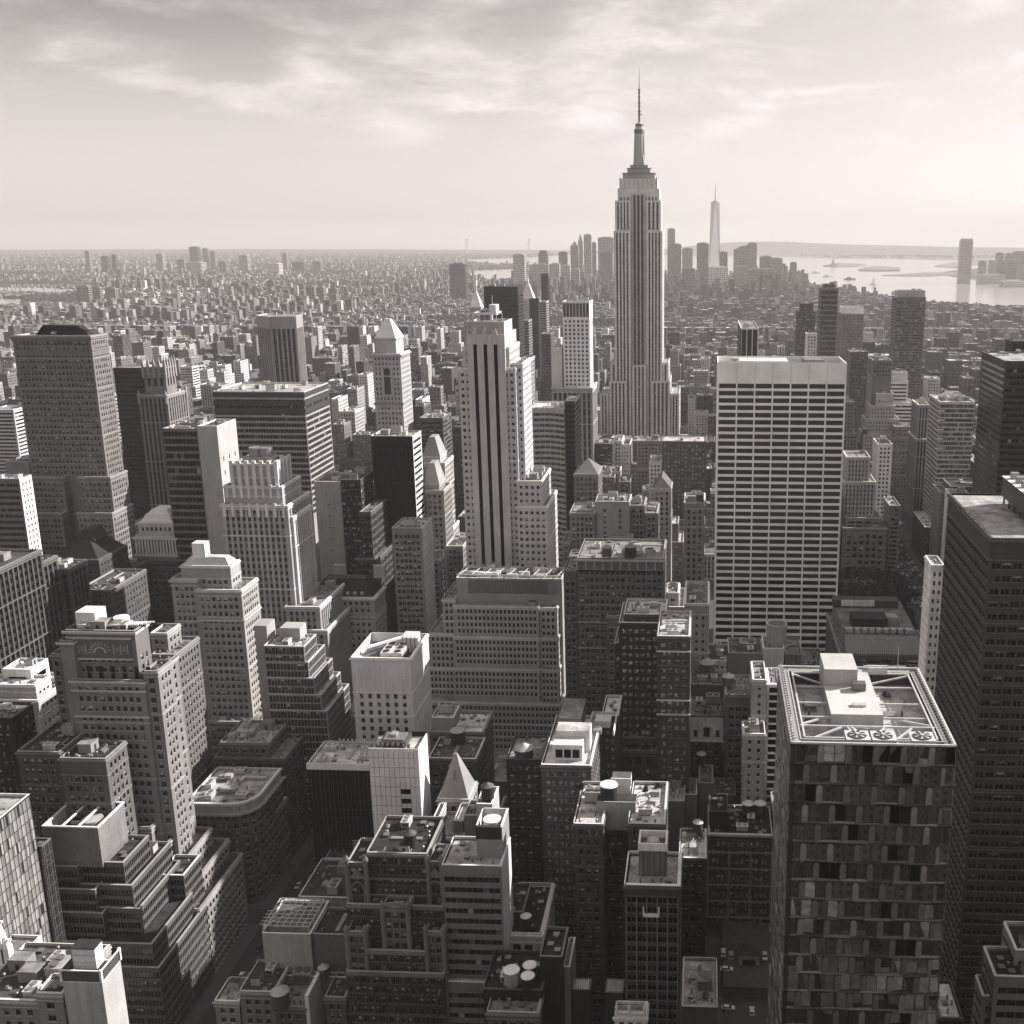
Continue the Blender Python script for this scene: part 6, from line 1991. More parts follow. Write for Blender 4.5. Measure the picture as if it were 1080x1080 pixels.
def x_french(root, off, ts, rnd):
    b = ts[0].bb(); z = ts[0].h; tr = masonry(.46)
    xm = b[0] + (b[1] - b[0]) * .52

    def panel(m):
        m.box(xm - 12, xm + 10, b[2] - .3, b[2] - .02, z - 10, z - 3, masonry(.2)); m.box(xm - 12.4, xm + 10.4, b[2] - .6, b[2] - .02, z - 3, z - 2.4, tr, True); m.box(xm - 12.4, xm + 10.4, b[2] - .6, b[2] - .02, z - 10.6, z - 10, tr, True)
        for k in range(10):
            a, c = pi * k / 10, pi * (k + 1) / 10
            m.bar((xm - 1 - 2 * cos(a), b[2] - .35, z - 8 + 2 * sin(a)), (xm - 1 - 2 * cos(c), b[2] - .35, z - 8 + 2 * sin(c)), .45, tr)
            m.bar((xm - 1 - 2.8 * cos(a), b[2] - .35, z - 8 + 2.8 * sin(a)), (xm - 1 - 4 * cos(a), b[2] - .35, z - 8 + 4 * sin(a)), .25, tr)
        for s_ in (-1, 1):
            for k in range(5): m.box(xm - 1 + s_ * (5 + k * 1.2) - .3, xm - 1 + s_ * (5 + k * 1.2) + .3, b[2] - .4, b[2] - .3, z - 8.5 + (k % 2), z - 5 - (k % 2) * .6, masonry(.34), True)
    add_mesh_part(root, off, 'sunburst_panel', panel)

    def corn(m):
        for t in ts[:3]:
            c = t.bb(); m.box(c[0] - .7, c[1] + .7, c[2] - .7, c[2] - .02, t.h - 1.2, t.h - .3, tr, True); m.box(c[1] + .02, c[1] + .7, c[2] - .02, c[3], t.h - 1.2, t.h - .3, tr, True)
        c = ts[2].bb()
        for zz in (ts[2].h - 14, ts[2].h - 4.4): m.box(c[0] - .4, c[1] + .4, c[2] - .5, c[2] - .02, zz, zz + .6, tr, True)
    add_mesh_part(root, off, 'cornice', corn)
    w = metal(.7, .5, .1)
    add_mesh_part(root, off, 'roof_drum', lambda m: m.cyl(b[1] - 8, b[2] + 7, 2.6, z - 1, z + 2.6, masonry(.7), 18))
    add_mesh_part(root, off, 'bulkhead', lambda m: m.box(b[0] + 2, b[0] + 9, b[2] + 4, b[2] + 11, z - 1, z + 5, masonry(.72)))
    add_mesh_part(root, off, 'pipework', lambda m: [m.bar((b[0] + 6 + k, b[2] + 3 + k * .6, z + .6), (b[0] + 24 + k, b[2] + 4 + k * .8, z + .8), .5, w) for k in range(5)])
    for k in range(6):
        x = b[0] + 6 + k * 4.2
        if k not in (): add_mesh_part(root, off, 'window_strip', lambda m: m.box(x, x + 1.5, b[2] - .05, b[2] + .1, z - 31, z - 13, glass('dark')))


Yf = 343.0
zz = lambda x, y, Y: aY(x, y, Y)[2]
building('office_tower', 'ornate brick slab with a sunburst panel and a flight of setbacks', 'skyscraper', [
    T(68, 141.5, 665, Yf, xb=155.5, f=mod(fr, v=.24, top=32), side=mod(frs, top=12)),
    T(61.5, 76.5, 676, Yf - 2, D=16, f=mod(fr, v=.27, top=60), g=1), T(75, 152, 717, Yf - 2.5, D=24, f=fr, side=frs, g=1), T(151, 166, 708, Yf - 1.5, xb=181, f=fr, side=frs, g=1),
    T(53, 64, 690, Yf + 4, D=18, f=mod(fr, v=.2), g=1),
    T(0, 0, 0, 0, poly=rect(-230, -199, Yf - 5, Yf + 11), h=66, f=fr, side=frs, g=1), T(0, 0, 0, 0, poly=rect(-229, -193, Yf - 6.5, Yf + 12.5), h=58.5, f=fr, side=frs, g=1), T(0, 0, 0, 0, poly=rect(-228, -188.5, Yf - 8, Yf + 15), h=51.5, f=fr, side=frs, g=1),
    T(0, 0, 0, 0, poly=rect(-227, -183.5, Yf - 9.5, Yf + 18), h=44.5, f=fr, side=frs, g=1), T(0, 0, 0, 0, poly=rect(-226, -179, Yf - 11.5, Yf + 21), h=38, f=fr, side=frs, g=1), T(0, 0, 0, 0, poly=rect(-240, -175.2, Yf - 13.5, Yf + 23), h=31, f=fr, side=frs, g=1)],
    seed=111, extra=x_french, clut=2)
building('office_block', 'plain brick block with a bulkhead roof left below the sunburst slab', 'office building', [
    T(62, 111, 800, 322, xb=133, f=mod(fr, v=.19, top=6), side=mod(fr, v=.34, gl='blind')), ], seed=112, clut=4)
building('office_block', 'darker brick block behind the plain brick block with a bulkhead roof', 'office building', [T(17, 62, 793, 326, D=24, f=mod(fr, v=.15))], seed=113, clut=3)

# ---- tower in front of the scalloped crown tower


def x_45b(root, off, ts, rnd):
    b = ts[0].bb(); z = ts[0].h
    add_mesh_part(root, off, 'hipped_roof', lambda m: hip(m, (b[0] + .2, b[1] - .2, b[2] + .2, b[3] - .2), z - .8, 4.2, 3.2, masonry(.5), roofing(.6)))
    add_mesh_part(root, off, 'chimney', lambda m: m.box(b[0] + 5, b[0] + 11, b[3] - 8, b[3] - 3, z + 3, z + 10, masonry(.7)))
    c = ts[1].bb()
    add_mesh_part(root, off, 'cornice', lambda m: [(m.box(t.bb()[0] - .7, t.bb()[1] + .7, t.bb()[2] - .7, t.bb()[2] - .02, t.h - 1.4 - dz, t.h - .4 - dz, masonry(.48), True), m.box(t.bb()[1] + .02, t.bb()[1] + .7, t.bb()[2] - .02, t.bb()[3], t.h - 1.4 - dz, t.h - .4 - dz, masonry(.48), True)) for t, dz in ((ts[1], 0), (ts[1], 14), (ts[2], 0))])


t45 = st('P', v=.36, fh=3.6, bw=2.5, ww=.58, wh=.6, d=.35, gl='plain', e=1.4, top=3)
building('office_tower', 'square shouldered brick tower with a bright west flank and a hipped roof', 'tower', [
    T(190, 242.5, 597, 474, xb=253, f=mod(t45, v=.4, top=6), yb=640), T(206.5, 254, 622, 469, xb=271.5, f=t45, side=mod(t45, v=.7), yb=790), T(179.5, 206.7, 611, 471, D=28, f=t45, g=1, yb=790),
    T(192, 279, 761, 462, xb=292, f=mod(t45, v=.24), side=mod(t45, v=.6), g=1, yb=830)], seed=114, extra=x_45b, clut=2)
# ---- glass grid ziggurat
gz = st('G', v=.36, fh=3.6, bw=1.5, ww=.86, wh=.86, d=.25, gl='dark', e=.4, top=.5, roof=.5, cope=.55)
gts = []
for i, (fr_, bk) in enumerate((((320.5, 682), 333.5), ((325, 698.5), 342.5), ((331.5, 715.5), 350.5), ((338.5, 733), 359), ((345, 750), 368))):
    h = 88 - i * 7.2
    p = corner_poly(fr_, bk, h, 277 + i * 1.5, fr_[1])
    gts.append(T(0, 0, 0, 0, poly=p, h=h, f=gz, side=mod(gz, v=.3)))
building('office_block', 'stepped glass ziggurat of fine white window grids', 'office building', gts, seed=115, clut=3,
         extra=lambda root, off, ts, rnd: add_mesh_part(root, off, 'bulkhead', lambda m: (m.prism(rect(ts[0].bb()[0] + 4, ts[0].bb()[0] + 13, ts[0].bb()[2] + 9, ts[0].bb()[2] + 17), ts[0].h - 1, ts[0].h + 5, masonry(.42)), m.box(ts[0].bb()[0] - 6, ts[0].bb()[0] - .5, ts[0].bb()[2] + 6, ts[0].bb()[3], 20, ts[0].h + 7, masonry(.4)))))

# ---- rounded corner block
Hq = 45.0
xf, yf, _ = aZ(267, 843, Hq)
ptsq = [(aZ(199, 842, Hq)[0], yf - 4)]
R_ = 9.0; xr = EAST5
ptsq += [(xr - R_ + R_ * sin(a), yf - 4 + R_ - R_ * cos(a)) for a in [pi / 2 * k / 4 for k in range(5)]]
ptsq += [(xr, yf + 26), (ptsq[0][0], yf + 26)]


def x_round(root, off, ts, rnd):
    p = ts[0].poly; z = ts[0].h
    for o, z0, z1, v in ((1.5, z - 4.8, z - 4.0, .4), (.5, z - .9, z + .1, .55)):
        q = inset(p, [-o] * len(p)); r = inset(p, [.3] * len(p))
        def f(m):
            for i in range(len(p) - 2):
                m.poly([(*q[i], z0), (*q[i + 1], z0), (*q[i + 1], z1), (*q[i], z1)], masonry(v)); m.poly([(*q[i], z1), (*q[i + 1], z1), (*r[i + 1], z1), (*r[i], z1)], masonry(v)); m.poly([(*r[i], z0), (*r[i + 1], z0), (*q[i + 1], z0), (*q[i], z0)], masonry(v))
        add_mesh_part(root, off, 'cornice', f)


rq = st('P', v=.19, fh=3.6, bw=2.8, ww=.56, wh=.62, d=.35, gl='plain', e=.15, top=.6, roof=.42)
building('office_block', 'old stone block rounding the street corner under a pale cornice', 'office building', [
    T(0, 0, 0, 0, poly=ptsq, h=Hq, f=mod(rq, v=.42, top=.5), z0=Hq - 4.0), T(0, 0, 0, 0, poly=ptsq, h=Hq - 4.1, f=rq)], seed=116, extra=x_round, clut=9)
building('office_block', 'dark loft with stepped roofs just past the rounded corner block', 'office building', [
    T(0, 0, 0, 0, poly=rect(-205, EAST5, 412, 436), h=47, f=mod(brick_dk, v=.12, roof=.3)), T(0, 0, 0, 0, poly=rect(-203, -182, 414, 436), h=53, f=mod(brick_dk, v=.2, roof=.5))], seed=117, clut=6)
building('office_block', 'long terrace of dark shops lining the avenue beyond the rounded corner block', 'office building', [
    T(0, 0, 0, 0, poly=rect(-200, EAST5, 437, 470), h=36, f=mod(brick_dk, v=.12, roof=.1)), T(0, 0, 0, 0, poly=rect(-190, EAST5 + .02, 399, 411), h=30, f=mod(st('P', v=.2, fh=5, bw=3.2, ww=.7, wh=.6), roof=.1, cope=.6))], seed=118, clut=5)
# ---- far left column
dl = st('V', v=.14, fh=3.8, bw=3.6, ww=.68, wh=.55, d=.8, sp=.05, gl='dark', e=1, top=2, roof=.1)
Hh = 118.0
pa = aZ(-20, 600, Hh); pb = aZ(43.5, 579.5, Hh)
xx = pb[0]
building('office_tower', 'dark tower ribbed with pale piers cut by the left edge of the picture', 'skyscraper', [
    T(0, 0, 0, 0, poly=rect(xx - 40, xx, pb[1] - 62, pb[1]), h=Hh, f=dl, side=dl, ),
    T(0, 0, 0, 0, poly=rect(xx - 36, xx - 1.5, pb[1] + .3, pb[1] + 14), h=Hh - 7, f=dl, g=1), T(0, 0, 0, 0, poly=rect(xx - 34, xx + 3, pb[1] + 14.3, pb[1] + 30), h=Hh - 14, f=dl, g=1)], seed=120, clut=5)
building('office_block', 'white topped office with a stepped penthouse at the left edge beside the sunburst slab', 'office building', [
    T(2, 32, 706, 396, D=12, f=st('P', v=.62, fh=5, bw=9, ww=.8, wh=.5, d=.4, gl='black', roof=.7), z0=80), T(-30, 37, 722, 388, xb=53, f=st('P', v=.46, fh=3.7, bw=3, ww=.42, wh=.5, d=.35, top=3, roof=.6), side=mod(stone, v=.8)), T(-30, 40, 738, 385, D=28, f=st('P', v=.42, fh=3.7, bw=3, ww=.42, wh=.5, d=.35, top=7), side=mod(stone, v=.75))], seed=121, clut=6)
building('office_block', 'near-black brick block at the left edge below the white topped office', 'office building', [
    T(-30, 12.5, 757, 345, D=14, f=mod(brick_dk, v=.05))], seed=122, clut=2)


def x_dmans(root, off, ts, rnd):
    b = ts[0].bb(); z = ts[0].h
    add_mesh_part(root, off, 'mansard_roof', lambda m: hip(m, (b[0], b[1], b[2], b[3]), z - .8, 9, 8, masonry(.06), roofing(.1)))
    add_mesh_part(root, off, 'roof_ridge', lambda m: m.prism(rect(b[1] - 18, b[1] - 6, b[2] + 9, b[3] - 6), z + 8, z + 14, masonry(.08), top=rect(b[1] - 14, b[1] - 10, b[2] + 11, b[3] - 8)))


dm = st('P', v=.12, fh=3.7, bw=3.0, ww=.42, wh=.5, d=.35, gl='dark', top=2, cope=.25, roof=.12)
building('office_block', 'brooding dark block with mansard roofs and deep cornices behind the sunburst slab', 'office building', [
    T(54, 104, 590, 560, xb=134, f=dm, yb=700), T(48, 110, 617, 552, D=50, f=dm, yb=700), T(82, 117, 622, 520, xb=154, f=mod(dm, v=.15, cope=.4), side=mod(dm, v=.2), yb=700, g=1)], seed=123, extra=x_dmans, clut=3)


def x_cup(root, off, ts, rnd):
    b = ts[0].bb(); z = ts[0].h
    add_mesh_part(root, off, 'mansard_roof', lambda m: (hip(m, (b[0] + .5, b[1] - .5, b[2] + .5, b[3] - .5), z - .8, 5, 3, masonry(.66)), hip(m, (b[0] + 4, b[1] - 4, b[2] + 4, b[3] - 4), z + 4.1, 2.4, 2, masonry(.7))))
    c = ts[1].bb()

    def cols(m):
        for i in range(14):
            x = c[0] + 1 + (c[1] - c[0] - 2) * i / 13; m.cyl(x, c[2] - .6, .55, ts[1].h - 11, ts[1].h - 1.5, masonry(.6), 8)
        m.box(c[0] - .6, c[1] + .6, c[2] - 1.3, c[2] - .02, ts[1].h - 1.5, ts[1].h - .3, masonry(.6), True); m.box(c[0] - .6, c[1] + .6, c[2] - 1.3, c[2] - .02, ts[1].h - 12, ts[1].h - 11, masonry(.5), True)
    add_mesh_part(root, off, 'colonnade', cols)


building('office_block', 'pale temple-topped building with a colonnade and a white stepped mansard', 'office building', [
    T(145.5, 182.5, 551, 606, D=22, f=mod(stone_lt, v=.5, fh=4.5), yb=575), T(141.5, 186.5, 566, 603, D=28, f=st('P', v=.42, fh=9, bw=3, ww=.5, wh=.8, d=.5, top=2, gl='dark'), yb=590), T(141, 187, 590, 602, D=30, f=mod(dm, v=.16), yb=660)], seed=124, extra=x_cup, clut=0)
building('office_block', 'blank-walled brick block with a lit west wall right of the sunburst slab', 'office building', [
    T(158, 176, 668, 405, xb=190, f=mod(stone, v=.3), side=mod(stone, v=.5)), T(160, 186, 690, 400, D=20, f=mod(brick, v=.2))], seed=125, clut=3)
building('office_block', 'pale office with horizontal louvres at the foot of the huge dark brick slab', 'office building', [
    T(-20, 20, 505, 600, xb=33, f=mod(ribbon, v=.26, roof=.5), side=mod(stone, v=.66)), T(5, 30, 487, 640, D=30, f=mod(blank, v=.3), g=1)], seed=126, clut=3)  # side wall far paler than the front, sun put into the tone
building('apartment_tower', 'balconied apartment tower at the left edge behind the huge dark brick slab', 'tower', [
    T(-12, 14, 432, 900, D=26, f=st('R', v=.5, fh=3.2, bw=3, wh=.5, d=.8, gl='plain'), yb=520)], seed=127, clut=2)
# ---- bottom left corner
Hg = 95.0
ga = aZ(-30, 883, Hg); gb = aZ(31, 837.5, Hg)
gx = gb[0]
building('office_block', 'glass block skinned in reflective square panels at the bottom left', 'office building', [
    T(0, 0, 0, 0, poly=rect(gx - 26, gx, gb[1] - 24, gb[1]), h=Hg, f=st('G', v=.08, fh=3.6, bw=1.8, ww=.9, wh=.92, d=.12, gl='tile', e=.2, top=.6, roof=.4, cope=.7)),
    T(0, 0, 0, 0, poly=rect(gx - 26, gx + 1.2, gb[1] + .3, gb[1] + 5), h=Hg - 18, f=st('G', v=.12, fh=3.6, bw=1.8, ww=.93, wh=.93, d=.12, gl=mirror(.2, .15), e=.2, top=.6), g=1)], seed=130, clut=5)


def x_white(root, off, ts, rnd):
    b = ts[0].bb(); z = ts[0].h
    k = metal(.08, .5, .2)

    def fence(m):
        for q in ((b[0], b[1], b[2], b[2] + .2), (b[1] - .2, b[1], b[2] + .2, b[3]), (b[0], b[0] + .2, b[2] + .2, b[3])):
            m.box(*q, z + .15, z + 3.4, k)
        for x, y in ((b[0], b[2]), (b[1], b[2]), (b[1], b[3])): m.box(x - .3, x + .3, y - .3, y + .3, z + .15, z + 3.8, masonry(.72))
        m.bar((b[0], b[2] - .1, z + 3.5), (b[1], b[2] - .1, z + 3.5), .3, masonry(.7)); m.bar((b[1] + .1, b[2], z + 3.5), (b[1] + .1, b[3], z + 3.5), .3, masonry(.7))
    add_mesh_part(root, off, 'roof_screen', fence)

    def ph(m):
        x0, x1 = b[0] + 2, b[1] - 2.4
        m.box(x0, x1, b[2] + 2.5, b[3] - 3, z, z + 8, masonry(.62))
        m.box(x0 - .1, x1 + .1, b[2] + 2.3, b[3] - 2.8, z + 8.01, z + 8.3, metal(.05), True)
        for j in range(3): m.box(x0 - .05, x1 + .05, b[2] + 2.44, b[3] - 2.9, z + 2 + j * 2, z + 2.12 + j * 2, masonry(.3), True)
    add_mesh_part(root, off, 'penthouse', ph)


building('office_tower', 'blank white shaft with a boxed penthouse at the bottom left', 'tower', [
    T(65.5, 107.5, 1036, 236, xb=127, f=st('B', v=.43, d=.2, roof=.1))], seed=131, extra=x_white, clut=0)
building('office_block', 'grey stone building with a tar roof against the blank white shaft', 'office building', [
    T(-30, 65, 1055, 240, D=24, f=st('P', v=.3, fh=3.8, bw=3.4, ww=.44, wh=.55, d=.4, gl='dark', roof=.13)), T(37, 65.3, 1048, 238, D=8, f=st('P', v=.3, fh=3.8, bw=3.4, ww=.44, wh=.55, d=.4, gl='dark', roof=.07), g=1)], seed=132, clut=8)


def x_fin(root, off, ts, rnd):
    b = ts[0].bb(); z = ts[0].h; w = masonry(.78)
    for i, (x, hh) in enumerate(((b[0] + 3, 13), (b[0] + 7, 16), (b[1] - 2, 9))):
        add_mesh_part(root, off, 'finial', lambda m: (m.prism(rect(x - 1.1, x + 1.1, b[2] + .5, b[2] + 2.7), z, z + hh * .55, w), m.cone(rect(x - 1.1, x + 1.1, b[2] + .5, b[2] + 2.7), z + hh * .55, (x, b[2] + 1.6, z + hh), w), m.box(x - 1.6, x + 1.6, b[2] + 1.3, b[2] + 1.9, z + hh * .8, z + hh * .84, w, True)))


building('church', 'dazzling white gothic finials poking up at the bottom left corner', 'church', [T(-25, 13, 1018, 262, D=14, f=mod(blank, v=.78))], seed=133, extra=x_fin, clut=0)


# ---- small things along the west side of the avenue
def x_perg(root, off, ts, rnd):
    b = ts[0].bb(); z = ts[0].h; k = metal(.5, .5, .2)

    def f(m):
        for x in np.linspace(b[0] + .5, b[1] - .5, 8): m.bar((x, b[2] + .4, z + 2.6), (x, b[3] - 3, z + 2.6), .22, k)
        for y in np.linspace(b[2] + .4, b[3] - 3, 8): m.bar((b[0] + .5, y, z + 2.6), (b[1] - .5, y, z + 2.6), .22, k)
        for x in (b[0] + .6, b[1] - .6):
            for y in np.linspace(b[2] + .5, b[3] - 3, 4): m.bar((x, y, z - 1), (x, y, z + 2.6), .25, k)
        m.bar((b[0] + .5, b[2] + .4, z + 2.6), (b[1] - .5, b[3] - 3, z + 2.6), .22, k)
    add_mesh_part(root, off, 'pergola', f)


h73 = 34.0
q0 = aZ(276, 984, h73); q1 = aZ(328, 984, h73)
building('low_building', 'pale walled low building with a steel pergola on its roof by the avenue', 'building', [
    T(0, 0, 0, 0, poly=rect(q0[0], q1[0], q0[1], q0[1] + 19), h=h73, f=mod(blank, v=.42, roof=.2))], seed=134, extra=x_perg, clut=0)
building('low_building', 'bare brick party wall building beside the pergola roof', 'building', [
    T(0, 0, 0, 0, poly=rect(q1[0] + .3, q1[0] + 15, q0[1] + 1, q0[1] + 16), h=33.5, f=mod(blank, v=.2, roof=.08)), T(0, 0, 0, 0, poly=rect(q1[0] - 12, q1[0] + 12, q0[1] - 3, q0[1] - .3), h=20, f=mod(blank, v=.3), g=1)], seed=135, clut=4)
building('low_building', 'pale roof huts of a low building up the avenue from the pergola', 'building', [
    T(0, 0, 0, 0, poly=rect(-149, -115, 352, 378), h=22, f=mod(blank, v=.36, roof=.1)), T(0, 0, 0, 0, poly=rect(-128, -112, 360, 372), h=27, f=mod(blank, v=.5, roof=.1)), T(0, 0, 0, 0, poly=rect(-111, -104, 358, 376), h=31, f=mod(blank, v=.4, roof=.06), g=1)], seed=136, clut=5)
building('low_building', 'strip of dark low shops with stair huts along the avenue opposite the rounded corner', 'building', [
    T(0, 0, 0, 0, poly=rect(-149, -125, 381, 424), h=20, f=mod(brick_dk, v=.16, roof=.09, cope=.4)), T(0, 0, 0, 0, poly=rect(-140, -128, 388, 396), h=24, f=mod(blank, v=.3, roof=.2)), T(0, 0, 0, 0, poly=rect(-124.5, -96, 383, 410), h=23, f=mod(brick_dk, v=.12, roof=.12), g=1)], seed=137, clut=6)



def x_53(root, off, ts, rnd):
    b = ts[0].bb()
    add_mesh_part(root, off, 'party_wall', lambda m: m.box(ts[1].bb()[1] + .05, ts[1].bb()[1] + 1.3, ts[1].bb()[2], ts[1].bb()[3], 0, ts[1].h + 4.5, masonry(.66)))


building('low_building', 'small grey building with a white parapet and tall pale party wall at the bottom', 'building', [
    T(252, 289, 1046, 300, D=16, f=st('P', v=.26, fh=3.6, bw=2.8, ww=.5, wh=.55, d=.35, gl='dark', top=2.4, cope=.5, roof=.1)), T(289.3, 322, 1062, 298, D=18, f=mod(brick_dk, v=.16), g=1), T(225.5, 251.7, 1056, 301, D=12, f=mod(stone, v=.34, cope=.75, roof=.4), g=1)], seed=139, extra=x_53, clut=6)
building('low_building', 'dim row house with a clutter of roof huts left of the gothic apartment house', 'building', [
    T(342, 364, 1052, 300, D=20, f=mod(brick, v=.2, roof=.1))], seed=140, clut=8)


def x_crest(root, off, ts, rnd):
    b = ts[0].bb(); z = ts[0].h; w = masonry(.66)
    for i in range(12):
        x = b[0] + .6 + (b[1] - b[0] - 1.2) * i / 11; hh = 4 if i in (0, 5, 11) else 1.7
        add_mesh_part(root, off, 'finial', lambda m: (m.cyl(x, b[2] + .3, .4, z, z + hh * .6, w, 8), m.cyl(x, b[2] + .3, .5, z + hh * .6, z + hh, w, 8, .05)))


building('low_building', 'little white house front crested with finials at the bottom', 'building', [
    T(648, 682, 1072, 250, D=6, f=st('P', v=.6, fh=4, bw=2.4, ww=.5, wh=.6, d=.4, e=.8, top=1.2, cope=.7))], seed=141, extra=x_crest, clut=0)
building('shed', 'corrugated shed roof glinting in the dark beside the slim lattice tower', 'shed', [
    T(638, 657, 1047, 272, D=6, f=mod(blank, v=.1, roof=.4, pp=.2))], seed=142, clut=0,
    extra=lambda root, off, ts, rnd: add_mesh_part(root, off, 'corrugation', lambda m: [m.box(ts[0].bb()[0] + i * .5, ts[0].bb()[0] + i * .5 + .22, ts[0].bb()[2] + .3, ts[0].bb()[3] - .3, ts[0].h - .2, ts[0].h + .1, metal(.4)) for i in range(int((ts[0].bb()[1] - ts[0].bb()[0]) / .5))]))
building('shed', 'ribbed skylight roof glinting in the dark left of the corrugated shed', 'shed', [
    T(604, 622, 1044, 276, D=5, f=mod(blank, v=.1, roof=.5, pp=.2))], seed=143, clut=0,
    extra=lambda root, off, ts, rnd: add_mesh_part(root, off, 'corrugation', lambda m: [m.box(ts[0].bb()[0] + i * .6, ts[0].bb()[0] + i * .6 + .25, ts[0].bb()[2] + .3, ts[0].bb()[3] - .3, ts[0].h - .2, ts[0].h + .15, metal(.6)) for i in range(int((ts[0].bb()[1] - ts[0].bb()[0]) / .6))]))
building('low_building', 'pale low flat roofs stacked with crates of ductwork beside the car park', 'building', [
    T(719, 757, 1062, 290, D=24, f=mod(blank, v=.3, roof=.42))], seed=144, clut=12)


def foot_roof(x, y):
    """height of the topmost taken roof under a point"""
    hs = [f[4] for f in FOOT if f[0] <= x <= f[1] and f[2] <= y <= f[3]]
    return max(hs) if hs else 0.0


def tank_px(px, py, r, h, label, **k):
    """stand a tank on whatever roof is seen at this point of the picture"""
    d = ray(px, py)
    for i in range(1, 6000):
        t = i * 0.0004
        x, y, z = d[0] * t, d[1] * t, CAMH + d[2] * t
        if z < foot_roof(x, y) + .2: break
    water_tank(x, y, foot_roof(x, y) - 1.0, r, h, label, **k)


for a in [(540, 1037, 2.3, 4.3, 'pale wooden tank, leftmost of three with white lids on the pitch dark building', dict(v=.45, cap=.8, legs=1.2, flat=True)),
          (557, 1040, 2.0, 3.6, 'black white-lidded tank in front of the rear one on the pitch dark building', dict(v=.06, cap=.8, legs=1.0, flat=True)),
          (559, 1029, 2.0, 3.6, 'rearmost white-lidded tank on the pitch dark building', dict(v=.07, cap=.8, legs=1.0, flat=True)),
          (555, 978, 1.7, 3.6, 'slim tank with a pointed white cap at the edge of the dark flat roof', dict(v=.1, cap=.62, legs=1.5)),
          (514.5, 841, 2.1, 4.4, 'black tank standing on the small pale cube by the stone pyramid', dict(v=.06, cap=.08, legs=1)),
          (433, 893, 2.0, 4.2, 'black tank on the roof of the gothic apartment house', dict(v=.05, cap=.06, legs=1.5)),
          (553, 797, 3.4, 3.2, 'squat tank with a broad cone roof on the soot-dark loft', dict(v=.1, cap=.34, legs=1)),
          (483, 781, 3.0, 5.0, 'squat round tank with a grey lid among roof clutter behind the stone pyramid', dict(v=.07, cap=.3, legs=.5, flat=True)),
          (297, 1066, 2.9, 5.2, 'rough wooden tank with a grey cone by the tall pale party wall', dict(v=.16, cap=.4, legs=1.5)),
          (789, 858, 2.3, 4.4, 'left one of two tanks with white domes above the car park loft', dict(v=.12, cap=.6, legs=1.2)),
          (801.5, 858, 2.3, 4.4, 'right one of two tanks with white domes above the car park loft', dict(v=.12, cap=.6, legs=1.2)),
          (736, 880, 1.9, 4.2, 'grey capped tank on the gravel-roofed brown loft', dict(v=.14, cap=.45, legs=2)),
          (746, 710, 3.6, 5.0, 'wide tank with a pale cone behind the white arched band', dict(v=.22, cap=.34, legs=1.5)),
          (768, 722, 2.6, 4.0, 'pale tank on the roof left of the curved parapet gable', dict(v=.3, cap=.45, legs=1)),
          (739.5, 806, 2.0, 4.0, 'small grey capped tank over the dark folded metal sheds', dict(v=.1, cap=.4, legs=2)),
          (343, 1042, 1.8, 3.4, 'pale capped tank in the shade left of the gothic apartment house', dict(v=.2, cap=.4, legs=1.2)),
          (738, 545, 2.4, 4, 'tank on the ornate narrow brick building', dict(v=.08, cap=.2, legs=2)),
          (665, 588, 2.8, 4.5, 'dark tank on the broad brown gridded block', dict(v=.07, cap=.2, legs=2)),
          (904, 474, 2.6, 4.2, 'left one of two black tanks over the pale ribbed block', dict(v=.05, cap=.3, legs=2)),
          (911, 474, 2.6, 4.2, 'right one of two black tanks over the pale ribbed block', dict(v=.05, cap=.3, legs=2)),
          (640, 588, 2.4, 4.0, 'brown tank near the middle of the brown gridded block roof', dict(v=.16, cap=.2, legs=2))]:
    tank_px(*a[:5], **a[5])

water_tank(*RG['tank'], 2.9, 4.6, 'fat dark tank with a white lid between the two roof gardens', v=.06, cap=.75, legs=.5, flat=True)

# ------------------------------------------------------------------ ground, streets, pavements, water
AVE = [(-2330, 28), (-2080, 28), (-1840, 28), (-1600, 28), (-1360, 30), (-1130, 30), (-920, 30), (-720, 30), (-570, 24), (-437, 40), (-297, 24), (-160, 30), (165, 30), (440, 30), (715, 30), (960, 30), (1210, 30), (1450, 30), (1680, 40)]
SY = lambda k: (49.6 - k) * 80.5
STREETS = [(SY(k), 30 if k in (42, 34, 23, 14) else 18) for k in range(48, 13, -1)]
g = MB()
g.poly([(-60000, -3000, 0), (60000, -3000, 0), (60000, 20500, 0), (-60000, 20500, 0)], ground_mat('city_ground', .06, .004, amp=.9))
tag(g.obj('ground'), 'dark ground of the city reaching to the horizon', 'ground', kind='structure')
rd_ = MB()
rd_.poly([(-2600, -200, .05), (1760, -200, .05), (1760, 2900, .05), (-2600, 2900, .05)], ground_mat('asphalt', .05, .3, amp=.5))
tag(rd_.obj('road'), 'asphalt streets and avenues of the grid', 'road', kind='structure')
BLOCKS = []
for i in range(len(AVE) - 1):
    x0, x1 = AVE[i][0] + AVE[i][1] / 2, AVE[i + 1][0] - AVE[i + 1][1] / 2
    for j in range(len(STREETS) - 1):
        y0, y1 = STREETS[j][0] + STREETS[j][1] / 2, STREETS[j + 1][0] - STREETS[j + 1][1] / 2
        BLOCKS.append((x0, x1, y0, y1))
pv = MB()
for x0, x1, y0, y1 in BLOCKS:
    a, b = proj(x0, y0, 0)[0], proj(x1, y0, 0)[0]
    if b < -200 or a > 1280: continue
    pv.box(x0 - 5, x1 + 5, y0 - 4, y1 + 4, .04, .2, ground_mat('pavement', .09, .4, amp=.5))
tag(pv.obj('pavement'), 'kerbed pavements round the blocks', 'pavement', kind='structure')
mk = MB(); wp = ground_mat('road_paint', .6, .8, amp=.6)
